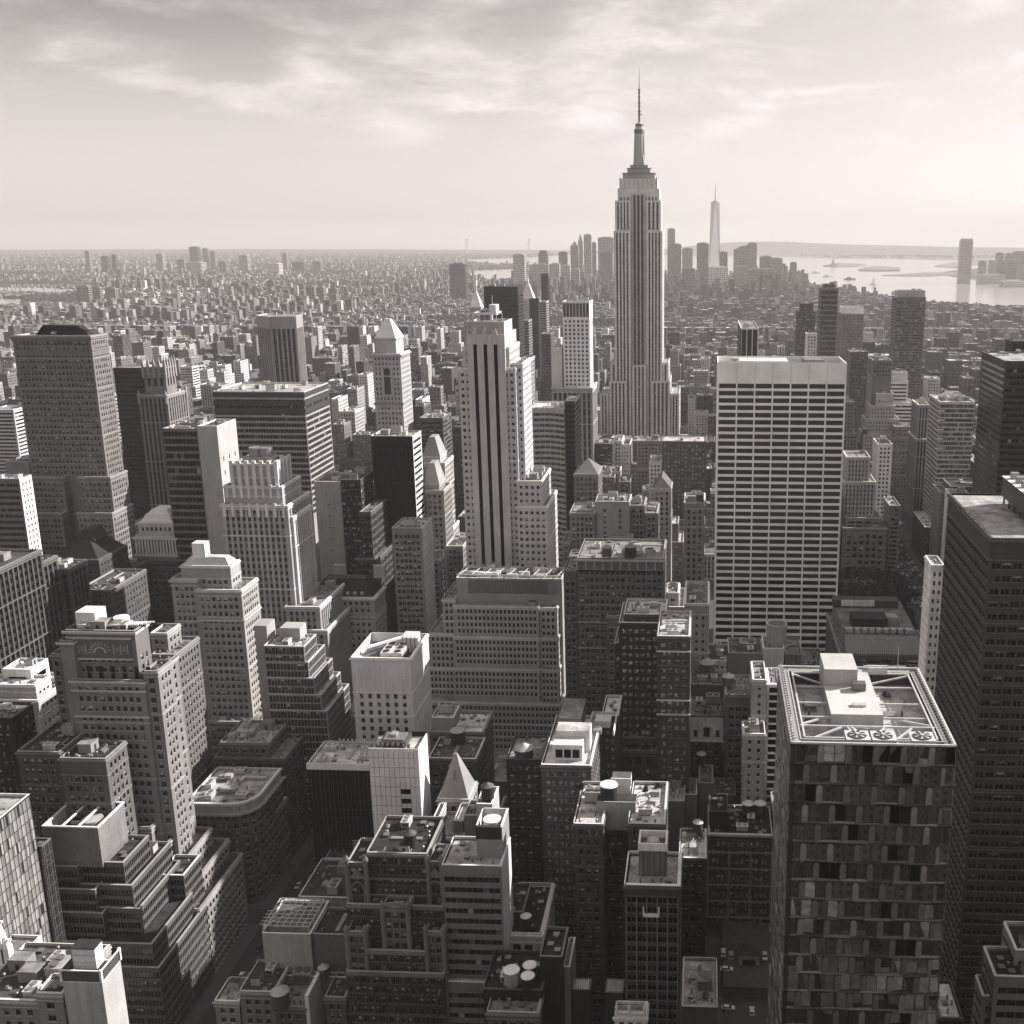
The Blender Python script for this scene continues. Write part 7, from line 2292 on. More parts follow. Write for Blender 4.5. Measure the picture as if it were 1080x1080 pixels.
for xc in (-160, 165):
    for off_ in (-3.4, 0, 3.4):
        for y in np.arange(280, 1050, 9): mk.box(xc + off_ - .08, xc + off_ + .08, y, y + 3.4, .055, .06, wp)
    for yc, w in STREETS[1:9]:
        for s_ in (-1, 1):
            for q in range(9): mk.box(xc - 9 + q * 2.1, xc - 8.1 + q * 2.1, yc + s_ * (w / 2 - 3) - 1.7, yc + s_ * (w / 2 - 3) + 1.7, .055, .06, wp)
        for q in range(5): mk.box(xc - 11.4, xc - 8.6, yc - 5 + q * 2.2, yc - 4.2 + q * 2.2, .062, .066, wp)
tag(mk.obj('road_markings'), 'painted lanes and crossings on the avenues', 'road marking', kind='structure')


def flat(name, pix, z, mat, label, cat):
    m = MB(); m.poly([aZ(x, y, z) for x, y in pix], mat)
    return tag(m.obj(name), label, cat, kind='structure')


WM = water_mat()
bay = [(838, 297), (866, 303), (905, 311), (950, 317), (1010, 321), (1090, 327), (1200, 332), (1200, 309), (1080, 301.5), (1036, 296), (1008, 292.5), (985, 289), (1000, 286), (1030, 283), (1045, 277), (1000, 274), (935, 272.5), (880, 272), (830, 269.5), (760, 268), (700, 267.5), (640, 267.5), (600, 268.5), (562, 271.5), (532, 272.5), (500, 273.5), (485, 276), (520, 279), (550, 280), (590, 283), (700, 290), (790, 294)]
flat('water', bay[::-1], .6, WM, 'pale hazy bay beyond the city', 'bay')
flat('water', [(488, 292), (520, 296.5), (552, 295), (552, 283.5), (520, 284.5), (496, 286)], .8, WM, 'strip of river left of the downtown towers', 'river')
flat('water', [(-60, 323), (24, 322), (24, 315.5), (-60, 314)], .8, WM, 'near strip of river below the suspension bridge', 'river')
flat('water', [(-60, 308), (10, 307.5), (70, 309.5), (82, 305.5), (50, 303.5), (-60, 302)], .8, WM, 'river reach at the left behind the suspension bridge', 'river')
# islands and piers
IS = ground_mat('island_earth', .16, .02, amp=.6)


def island(pix, h, label, name='island'):
    m = MB(); p = [aZ(x, y, .0)[:2] for x, y in pix]
    m.prism(p, 0, h, IS)
    return tag(m.obj(name), label, 'island', kind='structure')


island([(868, 281), (882, 281.8), (905, 281.3), (914, 280), (905, 278.6), (880, 278.2)], 8, 'low wooded island carrying a tiny statue')
island([(905, 285.6), (920, 286.3), (949, 286), (950, 283.2), (930, 281.6), (912, 282.5)], 9, 'second low island right of the statue island')
island([(930, 290.8), (960, 291.6), (985, 291.3), (1012, 290.2), (1012, 288), (975, 287.8), (950, 289.6)], 4, 'flat pier spit in front of the far towers')
island([(985, 281), (1010, 283), (1024, 280), (1080, 279), (1140, 279), (1140, 276), (1010, 276)], 5, 'far flat shore behind the lone tower across the water')
island([(820, 270.5), (880, 272.6), (935, 273), (1000, 274.5), (1100, 275), (1300, 275), (1300, 272), (900, 269.5)], 5, 'faint low shore across the bay')


def hills(pix, depth, label, seed):
    """range of hills: ridge line seen in the picture, standing at its own distance with real depth"""
    m = MB(); mat = ground_mat('far_hills', .1, .0006, amp=.5)
    rnd = random.Random(seed)
    n = len(pix)
    R = [aY(x, y, depth) for x, y in pix]
    rows = []
    for k, (dy, f) in enumerate(((-1500, 0), (-700, .55), (0, 1), (900, .8), (2200, 0))):
        rows.append([(p[0], depth + dy, max(0, p[2]) * f * (1 if f in (0, 1) else rnd.uniform(.85, 1.1))) for p in R])
    for a, b in zip(rows, rows[1:]):
        for i in range(n - 1): m.poly([a[i], a[i + 1], b[i + 1], b[i]], mat)
    return tag(m.obj('hills'), label, 'hills', kind='structure')


hills([(650, 266), (700, 262.5), (740, 258), (770, 255.8), (800, 254.8), (830, 255), (860, 256.5), (900, 258), (950, 259), (1000, 260.2), (1050, 261), (1120, 261.5), (1250, 263)], 17500, 'long faint hills across the bay', 3)
hills([(-150, 264), (0, 263.6), (120, 263.2), (260, 262.8), (400, 263), (520, 264), (620, 265)], 18500, 'faint ridge along the horizon at the left', 4)

# ------------------------------------------------------------------ named far towers
ff = mod(stone, bw=5, fh=5)


def slab(name, cat, label, xl, xr, yt, Y, v, D=None, parts=None, group=None, top=None, mode='city'):
    """far tower: a body with its own setback top and window bands, seen over kilometres of haze"""
    X0, _, h = aY(xl, yt, Y); X1 = aY(xr, yt, Y)[0]; D = D or min(90, max(25, (X1 - X0) * .8))
    root = empty(name, ((X0 + X1) / 2, Y + D / 2, 0), label, cat, group); off = tuple(root.location)
    add_mesh_part(root, off, 'wall', lambda m: (m.prism(rect(X0, X1, Y, Y + D), 0, h, masonry(v), topmat=roofing(.3)),
                                                m.prism(rect(X0 + (X1 - X0) * .2, X1 - (X1 - X0) * .2, Y + D * .2, Y + D * .8), h - .2, h + 4, masonry(v * .9))))

    def bands(m):
        fh = 4.2 if Y < 3500 else 9.0
        z = h - 5
        nb = max(2, int((X1 - X0) / (4 if Y < 3500 else 9)))
        while z > max(6, h - 190):
            w = (X1 - X0) / nb
            for i in range(nb): m.box(X0 + i * w + w * .18, X0 + (i + 1) * w - w * .18, Y - .12, Y - .02, z - fh * .5, z, glass('dark'), True)
            xs = X1 + .02 if (X0 + X1) / 2 < 0 else X0 - .12
            m.box(xs, xs + .1, Y + 3, Y + D - 3, z - fh * .5, z, glass('dark'), True)
            z -= fh
    wb = add_mesh_part(root, off, 'windows', bands)
    if wb: tag(wb, kind='stuff')
    if top: top(root, off, X0, X1, Y, D, h)
    FOOT.append((X0, X1, Y, Y + D, h))
    return root


def wedge(root, off, X0, X1, Y, D, h, dz=22):
    add_mesh_part(root, off, 'sloped_top', lambda m: m.poly([(X0, Y, h - .2), (X1, Y, h - .2), (X1, Y, h + dz), (X0 + (X1 - X0) * .5, Y, h + dz * .7)], masonry(.3)) or m.prism(rect(X0, X1, Y + .1, Y + D), h - .2, h + dz * .6, masonry(.3), top=rect(X0 + (X1 - X0) * .6, X1, Y + .1, Y + D)))


def spire(dz, r=.3):
    return lambda root, off, X0, X1, Y, D, h: add_mesh_part(root, off, 'spire', lambda m: m.cone(rect(X0 + (X1 - X0) * r, X1 - (X1 - X0) * r, Y + D * r, Y + D * (1 - r)), h - .2, ((X0 + X1) / 2, Y + D / 2, h + dz), masonry(.35)))


DT = [(541, 553, 268.5, 5300, 0.50, 'pale downtown tower standing alone at the left end of the downtown cluster'), (558, 577, 279, 5600, 0.45, 'wide pale downtown block with a dark round-topped tower behind it'),  # downtown wall tones lightened, part of the haze put into the colour
      (567.5, 577.5, 266.5, 6300, 0.24, 'dark blunt downtown tower with a smaller cap, left of centre in the downtown cluster'), (589, 598, 266, 6100, 0.28, 'square dark downtown block left of the stepped downtown pair'),
      (601.5, 610, 259, 6200, 0.32, 'downtown tower whose flat roof steps up to a pointed neighbour'), (609.5, 614.5, 254, 6350, 0.38, 'needle-topped downtown tower between two flat ones'), (615.5, 623.5, 247.5, 5700, 0.42, 'tallest pale rippled downtown tower left of the antenna tower'),
      (623.8, 628.5, 256, 6000, 0.32, 'narrow dark downtown tower touching the pale rippled one'), (630.5, 647, 250.5, 6300, 0.38, 'broad downtown slab half hidden by the antenna tower'), (633, 646, 266, 5900, 0.22, 'dark downtown slab low beside the antenna tower'),
      (581, 590, 278, 5500, 0.50, 'cream downtown tower in front of the square dark block'), (592, 601, 280, 5400, 0.50, 'second cream downtown tower with setbacks left of the pointed one'), (604, 611, 284, 5300, 0.45, 'small cream downtown tower below the pointed one'),
      (704, 712, 241.5, 6000, 0.40, 'slim square downtown tower just right of the antenna tower'), (704.5, 718.5, 257.5, 5900, 0.32, 'dark downtown slab under the slim square one'), (719.5, 730.5, 262, 5700, 0.42, 'ridged pale downtown tower under construction between two dark slabs'),
      (735, 747.5, 256.5, 5750, 0.26, 'dark flat downtown slab left of the tapering glass tower'), (758.5, 767.5, 266, 5900, 0.34, 'round-shouldered dark downtown tower right of the tapering glass tower'), (747, 768, 282, 5000, 0.70, 'low white downtown block at the foot of the tapering glass tower'),
      (774, 789, 263, 5800, 0.36, 'downtown tower with a sloping roof'), (788.8, 798.5, 256.5, 5900, 0.36, 'flat topped downtown tower behind the sloping roof one'), (801.5, 814, 270.5, 5700, 0.34, 'dark downtown block with a sloping left shoulder'), (812, 825.5, 272.5, 5650, 0.36, 'wide pale downtown block right of the slope-shouldered one'),
      (826, 831, 281, 5800, 0.30, 'small downtown block right of the wide pale block'), (833.5, 840.5, 277, 5900, 0.32, 'dark slim tower at the right end of downtown'), (840.5, 845, 286, 5900, 0.40, 'last short downtown tower at the water'),
      (775, 788, 281, 5200, 0.38, 'grey downtown block below the sloping roof tower'), (790, 812, 284, 5300, 0.32, 'long low dark downtown block by the river'), (719, 733, 283, 5000, 0.32, 'brown low downtown block below the ridged pale tower'),
      (677, 684, 288, 0, 0, '')]
tops = {4: spire(26, .1), 5: spire(40, .05), 19: wedge, 2: lambda r, o, X0, X1, Y, D, h: add_mesh_part(r, o, 'cap', lambda m: m.box(X0 + 8, X1 - 8, Y + 8, Y + D - 8, h - .2, h + 12, masonry(.12)))}
for i, (xl, xr, yt, Y, v, lab) in enumerate(DT):
    if Y: slab('downtown_tower', 'skyscraper', lab, xl, xr, yt, Y, v, group='downtown towers in the haze', top=tops.get(i))


def wtc():
    Y = 5850; X0, _, h = aY(748.5, 213, Y); X1 = aY(760.3, 213, Y)[0]; X0 -= 2; X1 += 2; D = X1 - X0; xm, ym = (X0 + X1) / 2, Y + D / 2
    root = empty('glass_skyscraper', (xm, ym, 0), 'tapering glass tower of long triangles with a spire, tallest of downtown', 'skyscraper'); off = tuple(root.location)
    A = [(X0, Y), (X1, Y), (X1, Y + D), (X0, Y + D)]; r = D / 2 * 1.0; B = [(xm, ym - r), (xm + r, ym), (xm, ym + r), (xm - r, ym)]; q = .72
    B = [(xm + (x - xm) * q, ym + (y - ym) * q) for x, y in B]

    def f(m):
        w = mirror(.6, .15)
        m.prism(A, 0, 55, w)
        for i in range(4):
            j = (i + 1) % 4
            m.poly([(*A[i], 55), (*A[j], 55), (*B[i], h)], w); m.poly([(*A[j], 55), (*B[j], h), (*B[i], h)], mirror(.35, .2))
        m.poly([(*b, h) for b in B], roofing(.4))
    add_mesh_part(root, off, 'wall', f)
    add_mesh_part(root, off, 'spire', lambda m: (m.cyl(xm, ym, 13, h, h + 6, metal(.3), 16), m.cyl(xm, ym, 3.2, h + 6, aY(754, 193, ym)[2], metal(.4), 8, .8)))
    FOOT.append((X0, X1, Y, Y + D, h))


wtc()
JC = [(1051.5, 1059, 267, 6900, .34, 'slim hazy tower, first right of the lone tower across the water'), (1061, 1068, 267.5, 7000, .38, 'slim hazy tower beside its twin across the water'), (1060, 1073, 275, 6800, .26, 'darker hazy slab before the twin towers across the water'), (1071, 1086, 265.5, 6900, .4, 'tall hazy tower at the right picture edge across the water'),
      (1033, 1040.5, 275.5, 7000, .4, 'short hazy tower nearest the right side of the lone tower'), (1044, 1050.5, 275, 7100, .42, 'short pale hazy tower between the lone tower and the twins'), (1034, 1061, 290, 6400, .5, 'low wide pale terminal on the far shore'), (1059, 1083, 296.5, 6000, .6, 'white flat pier shed at the right across the water')]
for xl, xr, yt, Y, v, lab in JC: slab('waterfront_tower', 'tower', lab, xl, xr, yt, Y, v, group='towers across the water')
slab('waterfront_tower', 'skyscraper', 'lone very tall tower across the water', 1014, 1026.5, 253.5, 6500, .4, D=50, top=lambda r, o, X0, X1, Y, D, h: add_mesh_part(r, o, 'cap', lambda m: m.prism(rect(X0 + 6, X1 - 2, Y + 4, Y + D - 4), h - .2, h + 10, masonry(.45))))
BK = [(199, 208, 260.5, 8600, .16, 'dark twin-stepped tower highest on the far left skyline'), (213, 218, 262, 8700, .3, 'slim tower right of the dark twin-stepped one on the far left skyline'), (221, 226, 265, 8700, .3, 'second slim tower right of the dark twin-stepped one'), (251, 260.5, 269.5, 8200, .4, 'pale broad tower on the far skyline above the ribbed brown tower'),
      (297.5, 302, 267, 8400, .34, 'slim tower on the far skyline above the ribbed brown tower'), (308, 320, 276.5, 8000, .16, 'dark block on the far skyline right of the slim one'), (106, 113, 270.5, 7600, .14, 'dark tower on the far left skyline'), (117, 121, 269, 7500, .12, 'thin dark tower on the far left skyline'), (89, 93.5, 265, 7800, .36, 'thin pale tower on the far left skyline'),
      (164, 171, 268, 8000, .42, 'pale tower left of the dark twin-stepped one on the far skyline'), (186, 194, 274, 7800, .3, 'grey tower just left of the dark twin-stepped one'), (176, 180, 278, 7700, .4, 'small pale tower on the far left skyline'), (196, 212, 277, 7600, .46, 'low pale wide block under the dark twin-stepped tower'), (281, 294, 278, 7400, .6, 'white low slab on the far skyline'), (148, 152, 284, 7000, .5, 'short white stack of a tower on the far left'), (329, 338, 276, 8200, .3, 'grey block on the far skyline right of the dark block'),
      (473.5, 490, 278.5, 4600, .12, 'dark square tower block alone below the strip of river'), (230, 238, 276, 7700, .28, 'brown tower on the far skyline between white slab and pale block')]
for xl, xr, yt, Y, v, lab in BK: slab('skyline_tower', 'tower', lab, xl, xr, yt, Y, v, group='towers on the far left skyline')
PJ = [(138, 151, 309, 0), (155, 166, 308.5, 0), (167, 178, 308, 0), (179, 190, 309, 0), (191, 201, 310, 0), (202, 208, 308, 0), (243, 252, 299, 1), (254, 262, 298, 1), (264, 272, 303, 1), (281, 288, 296, 1), (290, 297, 302, 1), (312, 320, 300, 1), (80, 93, 302, 2), (95, 105, 303, 2), (110, 121, 304, 2), (300, 308, 312, 2), (322, 331, 302, 2), (333, 341, 303, 2), (346, 355, 304, 2)]
ordw = ['first', 'second', 'third', 'fourth', 'fifth', 'sixth']
rowlab = ['pale slab of flats, {} from the left in the pale row below the skyline', 'brown slab of flats, {} from the left in the row above the ribbed brown tower', 'grey slab of flats, {} from the left of those strewn below the far left skyline']
cnt = [0, 0, 0]
for i, (xl, xr, yt, k) in enumerate(PJ):
    Y = (4600, 5000, 4300)[k] + (i % 3) * 60
    w = ['first', 'second', 'third', 'fourth', 'fifth', 'sixth', 'seventh', 'eighth', 'ninth', 'tenth', 'eleventh', 'twelfth'][cnt[k]]; cnt[k] += 1
    slab('apartment_slab', 'apartment block', rowlab[k].format(w), xl, xr, yt, Y, (.5, .22, .3)[k], D=22, group='slabs of flats on the far left')


def bridge():
    Y = 5400; x = aY(6.5, 290, Y)[0]; h = aY(6.5, 291, Y)[2]
    root = empty('suspension_bridge', (x, Y, 0), 'steel suspension bridge with a lattice tower at the left edge', 'bridge'); off = tuple(root.location); k = metal(.2, .6, .2)

    def tw(m):
        for s_ in (-1, 1):
            for q in (0, 26): m.bar((x + s_ * 22, Y + q, 0), (x + s_ * 13, Y + q, h), 4.5, k)
        for z in np.linspace(20, h, 7):
            w = 22 - 9 * z / h; m.bar((x - w, Y, z), (x + w, Y, z), 3.5, k)
        zz = list(np.linspace(20, h, 7))
        for a, b in zip(zz, zz[1:]): m.bar((x - 22 + 9 * a / h, Y, a), (x + 22 - 9 * b / h, Y, b), 2.4, k)
    add_mesh_part(root, off, 'bridge_tower', tw)
    add_mesh_part(root, off, 'deck', lambda m: (m.bar((x - 500, Y + 13, 42), (x + 520, Y - 60, 38), 9, k), [m.bar((x + 60 + 60 * i, Y + 5, 0), (x + 60 + 60 * i, Y + 5, 40), 4, k) for i in range(7)]))
    add_mesh_part(root, off, 'cable', lambda m: [m.bar((x + 500 * a, Y, h - (h - 44) * (1 - (1 - a) ** 2) if a else h), (x + 500 * b, Y, h - (h - 44) * (1 - (1 - b) ** 2)), 2, k) for a, b in zip(np.linspace(0, 1, 9), np.linspace(0, 1, 9)[1:])] + [m.bar((x - 500 * a, Y, h - (h - 44) * (1 - (1 - a) ** 2)), (x - 500 * b, Y, h - (h - 44) * (1 - (1 - b) ** 2)), 2, k) for a, b in zip(np.linspace(0, 1, 9), np.linspace(0, 1, 9)[1:])])


bridge()


def narrows():
    Y = 17000; k = masonry(.7); x0, x1 = aY(492.5, 260, Y)[0], aY(558, 260, Y)[0]; h = aY(492, 252, Y)[2]  # pale tone, the haze fade put into the bridge's colour
    root = empty('suspension_bridge', ((x0 + x1) / 2, Y, 0), 'ghostly far suspension bridge, two thin towers on the horizon', 'bridge'); off = tuple(root.location)
    for x in (x0, x1):
        add_mesh_part(root, off, 'bridge_tower', lambda m: (m.box(x - 16, x - 5, Y, Y + 14, 0, h, k), m.box(x + 5, x + 16, Y, Y + 14, 0, h, k), m.box(x - 16, x + 16, Y + 1, Y + 13, h - 18, h, k, True)))
    add_mesh_part(root, off, 'deck', lambda m: m.box(x0 - 700, x1 + 700, Y + 2, Y + 12, 62, 72, k, True))


narrows()


def statue():
    x, y, z = aZ(878.5, 280, 8); k = metal(.3, .6, .1)
    root = empty('statue', (x, y, z), 'tiny statue with a raised arm on a pedestal on its island', 'statue'); off = (x, y, z)
    add_mesh_part(root, off, 'pedestal', lambda m: (m.prism(rect(x - 30, x + 30, y - 30, y + 30), z, z + 14, masonry(.4)), m.prism(rect(x - 12, x + 12, y - 12, y + 12), z + 14, z + 46, masonry(.45), top=rect(x - 9, x + 9, y - 9, y + 9))))
    add_mesh_part(root, off, 'figure', lambda m: (m.cyl(x, y, 6.5, z + 46, z + 74, k, 10, 4.2), m.cyl(x, y, 2.6, z + 74, z + 81, k, 10, 2.2), m.bar((x - 3, y, z + 72), (x - 7, y, z + 90), 2.2, k), m.cyl(x - 7, y, 1.8, z + 90, z + 94, k, 8, .4)))


statue()
for px, py, lab, s_ in ((872.5, 292, 'small white ferry on the bay left of the second island', 1.5), (921, 300.5, 'white sail boat on the open water', 1.0), (896, 295, 'dark barge on the open water near the shore', 1.6), (860, 288, 'tiny pale ship near the right end of downtown', 1.4)):
    x, y, z = aZ(px, py, .8); root = empty('boat', (x, y, z), lab, 'boat'); off = (x, y, z); v = .12 if 'dark' in lab else .75
    add_mesh_part(root, off, 'hull', lambda m: m.prism([(x - 22 * s_, y - 5), (x + 16 * s_, y - 5), (x + 24 * s_, y), (x + 16 * s_, y + 5), (x - 22 * s_, y + 5)], z, z + 5 * s_, masonry(v)))
    add_mesh_part(root, off, 'cabin', lambda m: m.box(x - 12 * s_, x + 6 * s_, y - 3.5, y + 3.5, z + 5 * s_, z + 10 * s_, masonry(v)))
    if 'sail' in lab: add_mesh_part(root, off, 'sail', lambda m: m.prism([(x - 8, y - .3), (x + 9, y - .3), (x + 9, y + .3), (x - 8, y + .3)], z + 10, z + 42, masonry(.8), top=[(x - .5, y - .3), (x + .5, y - .3), (x + .5, y + .3), (x - .5, y + .3)]))

# ------------------------------------------------------------------ the fabric of smaller blocks
rnd = random.Random(2024)
GEN = []
PARK = (-145, 150, 668, 812)
occupied = [f[:4] for f in FOOT if f[2] < 3000]
occgrid = {}
for f in occupied:
    for gx in range(int(f[0] // 60), int(f[1] // 60) + 1):
        for gy in range(int(f[2] // 60), int(f[3] // 60) + 1): occgrid.setdefault((gx, gy), []).append(f)


def taken(r, m=1.0):
    for gx in range(int(r[0] // 60), int(r[1] // 60) + 1):
        for gy in range(int(r[2] // 60), int(r[3] // 60) + 1):
            for f in occgrid.get((gx, gy), ()):
                if overlap(r, f, m): return True
    return False


for x0, x1, y0, y1 in BLOCKS:
    if y0 < 255 or x1 > 1700: continue
    half = (y1 - y0) / 2
    for row in (0, 1):
        ya, yb = (y0, y0 + half - rnd.uniform(1, 5)) if row == 0 else (y0 + half + rnd.uniform(1, 4), y1)
        x = x0
        while x < x1 - 8:
            w = min(rnd.choice((8, 10, 13, 16, 20, 26, 34)) * rnd.uniform(.8, 1.2), x1 - x)
            if x1 - (x + w) < 7: w = x1 - x
            xa, xb = x + .15, x + w - .15
            x += w
            p0 = proj(xa, ya, 30)[0]; p1 = proj(xb, ya, 30)[0]
            if p1 < -70 or p0 > 1150: continue
            for _ in range(3):
                r = (xa, xb, ya, yb)
                if xb - xa < 6 or not taken(r): break
                # shave the lot where a bigger building stands
                hit = [f for gx in range(int(xa // 60), int(xb // 60) + 1) for gy in range(int(ya // 60), int(yb // 60) + 1) for f in occgrid.get((gx, gy), ()) if overlap(r, f, 1.0)][0]
                opts = [(hit[0] - 1.2 - xa, 0), (xb - hit[1] - 1.2, 1)]
                best = max(opts)
                if best[0] < 7: xb = xa; break
                if best[1] == 0: xb = hit[0] - 1.2
                else: xa = hit[1] + 1.2
            if xb - xa < 6 or taken((xa, xb, ya, yb)): continue
            if overlap((xa, xb, ya, yb), PARK) or overlap((xa, xb, ya, yb), (7, 36, 296, 372)): continue
            if y0 < 700: h = rnd.choice((14, 17, 20, 24, 28, 34, 40)) * rnd.uniform(.9, 1.1); cap = 700 - (y0 - 255) * .25
            elif y0 < 1350:
                h = math.exp(rnd.gauss(3.72, .42)); cap = 448 - (y0 - 700) * .08
                if rnd.random() < .14: h *= 1.8
                if 625 < p1 and p0 < 765: cap = max(cap, 464)
            else:
                h = math.exp(rnd.gauss(3.3, .42)); cap = 345
                if rnd.random() < .09: h = rnd.uniform(45, 85)
            if y0 < 700 and xa > 60: h = min(h, 22)
            hm = aY(540, cap, ya)[2]
            h = max(10, min(h, hm))
            GEN.append([xa, xb, ya, yb, h, rnd.random(), rnd.random()])

# which of them the picture shows, by a coarse depth buffer
RES = 2
zb = np.full((540, 540), 1e9); idb = np.full((540, 540), -1, dtype=np.int32)


def splat(x0, x1, y0, y1, h, i, z0=0):
    X = x0 if (x0 + x1) / 2 > 0 else x1
    a = proj(x0, y0, h); b = proj(x1, y0, h); c = proj(x0, y0, z0); bk = proj(X, y1, h)
    xl, xr = min(a[0], bk[0]), max(b[0], bk[0])
    for (l, r_, t, bt, d) in ((a[0], b[0], a[1], c[1], y0), (xl, xr, bk[1], a[1], (y0 + y1) / 2), (min(xl, a[0]) if X == x0 else b[0], a[0] if X == x0 else max(xr, b[0]), (a[1] + bk[1]) / 2, (c[1] + proj(X, y1, z0)[1]) / 2, (y0 + y1) / 2)):
        l, r_, t, bt = int(max(0, l / RES)), int(min(540, math.ceil(r_ / RES))), int(max(0, t / RES)), int(min(540, math.ceil(bt / RES)))
        if r_ <= l or bt <= t: continue
        zz_ = zb[t:bt, l:r_]; mm = zz_ > d
        zz_[mm] = d; idb[t:bt, l:r_][mm] = i


for f in FOOT: splat(f[0], f[1], f[2], f[3], f[4], -2)
for i, q in enumerate(GEN): splat(*q[:5], i)
cntv = np.bincount(idb[idb >= 0].ravel(), minlength=len(GEN))
order = [i for i in np.argsort(-cntv) if cntv[i] > 6][:205]
chosen = set(int(i) for i in order)

ANCHORS = [(55, 430, 'huge dark brick slab'), (172, 440, 'tower with stone spikes'), (285, 470, 'striped slab'), (292, 365, 'ribbed brown tower'), (410, 420, 'pyramid-roofed stone tower'), (418, 500, 'black glass box'), (517, 470, 'tower with three black stripes'), (575, 500, 'concave curved block'),
           (607, 370, 'white striped tower'), (674, 400, 'antenna tower'), (825, 540, 'white gridded slab'), (874, 350, 'stepped crown tower'), (961, 370, 'mottled balcony tower'), (930, 470, 'cream ziggurat block'), (1008, 490, 'pale glass tower'), (1058, 460, 'massive dark banded tower'), (525, 690, 'wide stone block of dense windows'),
           (655, 660, 'brown gridded block'), (400, 740, 'white stone tower'), (700, 720, 'dark brick lofts'), (540, 360, 'broad black slab'), (785, 375, 'dark box with white lines'), (910, 860, 'crystal glass tower'), (240, 690, 'square shouldered brick tower'), (120, 760, 'sunburst slab'), (250, 880, 'rounded corner block'), (620, 570, 'blocky brick building'), (260, 570, 'scalloped crown tower')]
ys_, xs_ = np.nonzero(idb >= 0)
cent = {}
for y, x in zip(ys_, xs_): cent.setdefault(int(idb[y, x]), []).append((x * RES, y * RES))
FORM = ['low block', 'mid-rise block', 'tower block']
recs = []
for i in sorted(chosen, key=lambda k: GEN[k][2]):
    q = GEN[i]; pts_ = cent[i]; cx_ = sum(p[0] for p in pts_) / len(pts_); cy_ = sum(p[1] for p in pts_) / len(pts_)
    v = [.11, .16, .2, .25, .31, .38, .46, .58][int(q[5] * 7.999)]
    shade = 'dark' if v < .15 else 'brown' if v < .23 else 'grey' if v < .36 else 'pale' if v < .5 else 'white'
    form = FORM[0] if q[4] < 24 else FORM[1] if q[4] < 52 else FORM[2]
    roofw = q[6]
    an = min(ANCHORS, key=lambda a: (a[0] - cx_) ** 2 + (a[1] - cy_) ** 2)
    dx_, dy_ = cx_ - an[0], cy_ - an[1]
    side_ = ('right of' if dx_ > 0 else 'left of') if abs(dx_) > abs(dy_) else ('below' if dy_ > 0 else 'above')
    recs.append([i, v, shade, form, an[2], side_, math.hypot(dx_, dy_)])
keyc = {}
for r in recs: keyc.setdefault((r[2], r[3], r[4], r[5]), []).append(r)
ORD = ['', 'second ', 'third ', 'fourth ', 'fifth ', 'sixth ', 'seventh ', 'eighth ', 'ninth ', 'tenth ']
LAB = {}
for k, rs in keyc.items():
    rs.sort(key=lambda r: r[6])
    for n_, r in enumerate(rs):
        lead = 'nearest' if n_ == 0 else ORD[min(n_, 9)] + 'nearest'
        LAB[r[0]] = '%s %s %s the %s' % (shade_ if False else r[2], r[3], r[5], r[4]) + ('' if len(rs) == 1 else ', the %s such' % lead)
for i, v, shade, form, *_ in recs:
    xa, xb, ya, yb, h, r1, r2 = GEN[i]
    near = ya < 1100
    mode = 'V' if r2 < .12 else 'R' if r2 < .24 else 'P'
    f = st(mode, v=v, fh=3.5 if near else 3.8, bw=2.9 if near else 3.6, ww=.46 + .1 * r1, wh=.52, d=.35, gl=('plain', 'dark', 'plain', 'blind')[int(r1 * 97) % 4], roof=(.08, .2, .35, .5, .62)[int(r2 * 53) % 5] if ya > 640 else (.06, .1, .16, .3)[int(r2 * 53) % 4], sp=v * .6 if mode == 'V' else None)
    tiers = [T(0, 0, 0, 0, poly=rect(xa, xb, ya, yb), h=h, f=f)]
    if h > 40 and xb - xa > 16 and r1 > .4:
        e_ = (xb - xa) * .16
        tiers = [T(0, 0, 0, 0, poly=rect(xa + e_, xb - e_, ya + 4, yb - 3), h=h, f=f), T(0, 0, 0, 0, poly=rect(xa, xb, ya, yb), h=h * (.62 + .2 * r2), f=f)]
    building(('low_block', 'city_block', 'tower_block')[FORM.index(form)], LAB[i], 'building', tiers, detail=0, clut=4 if near else 2, seed=1000 + i, group='blocks filling the middle distance', reg=False)


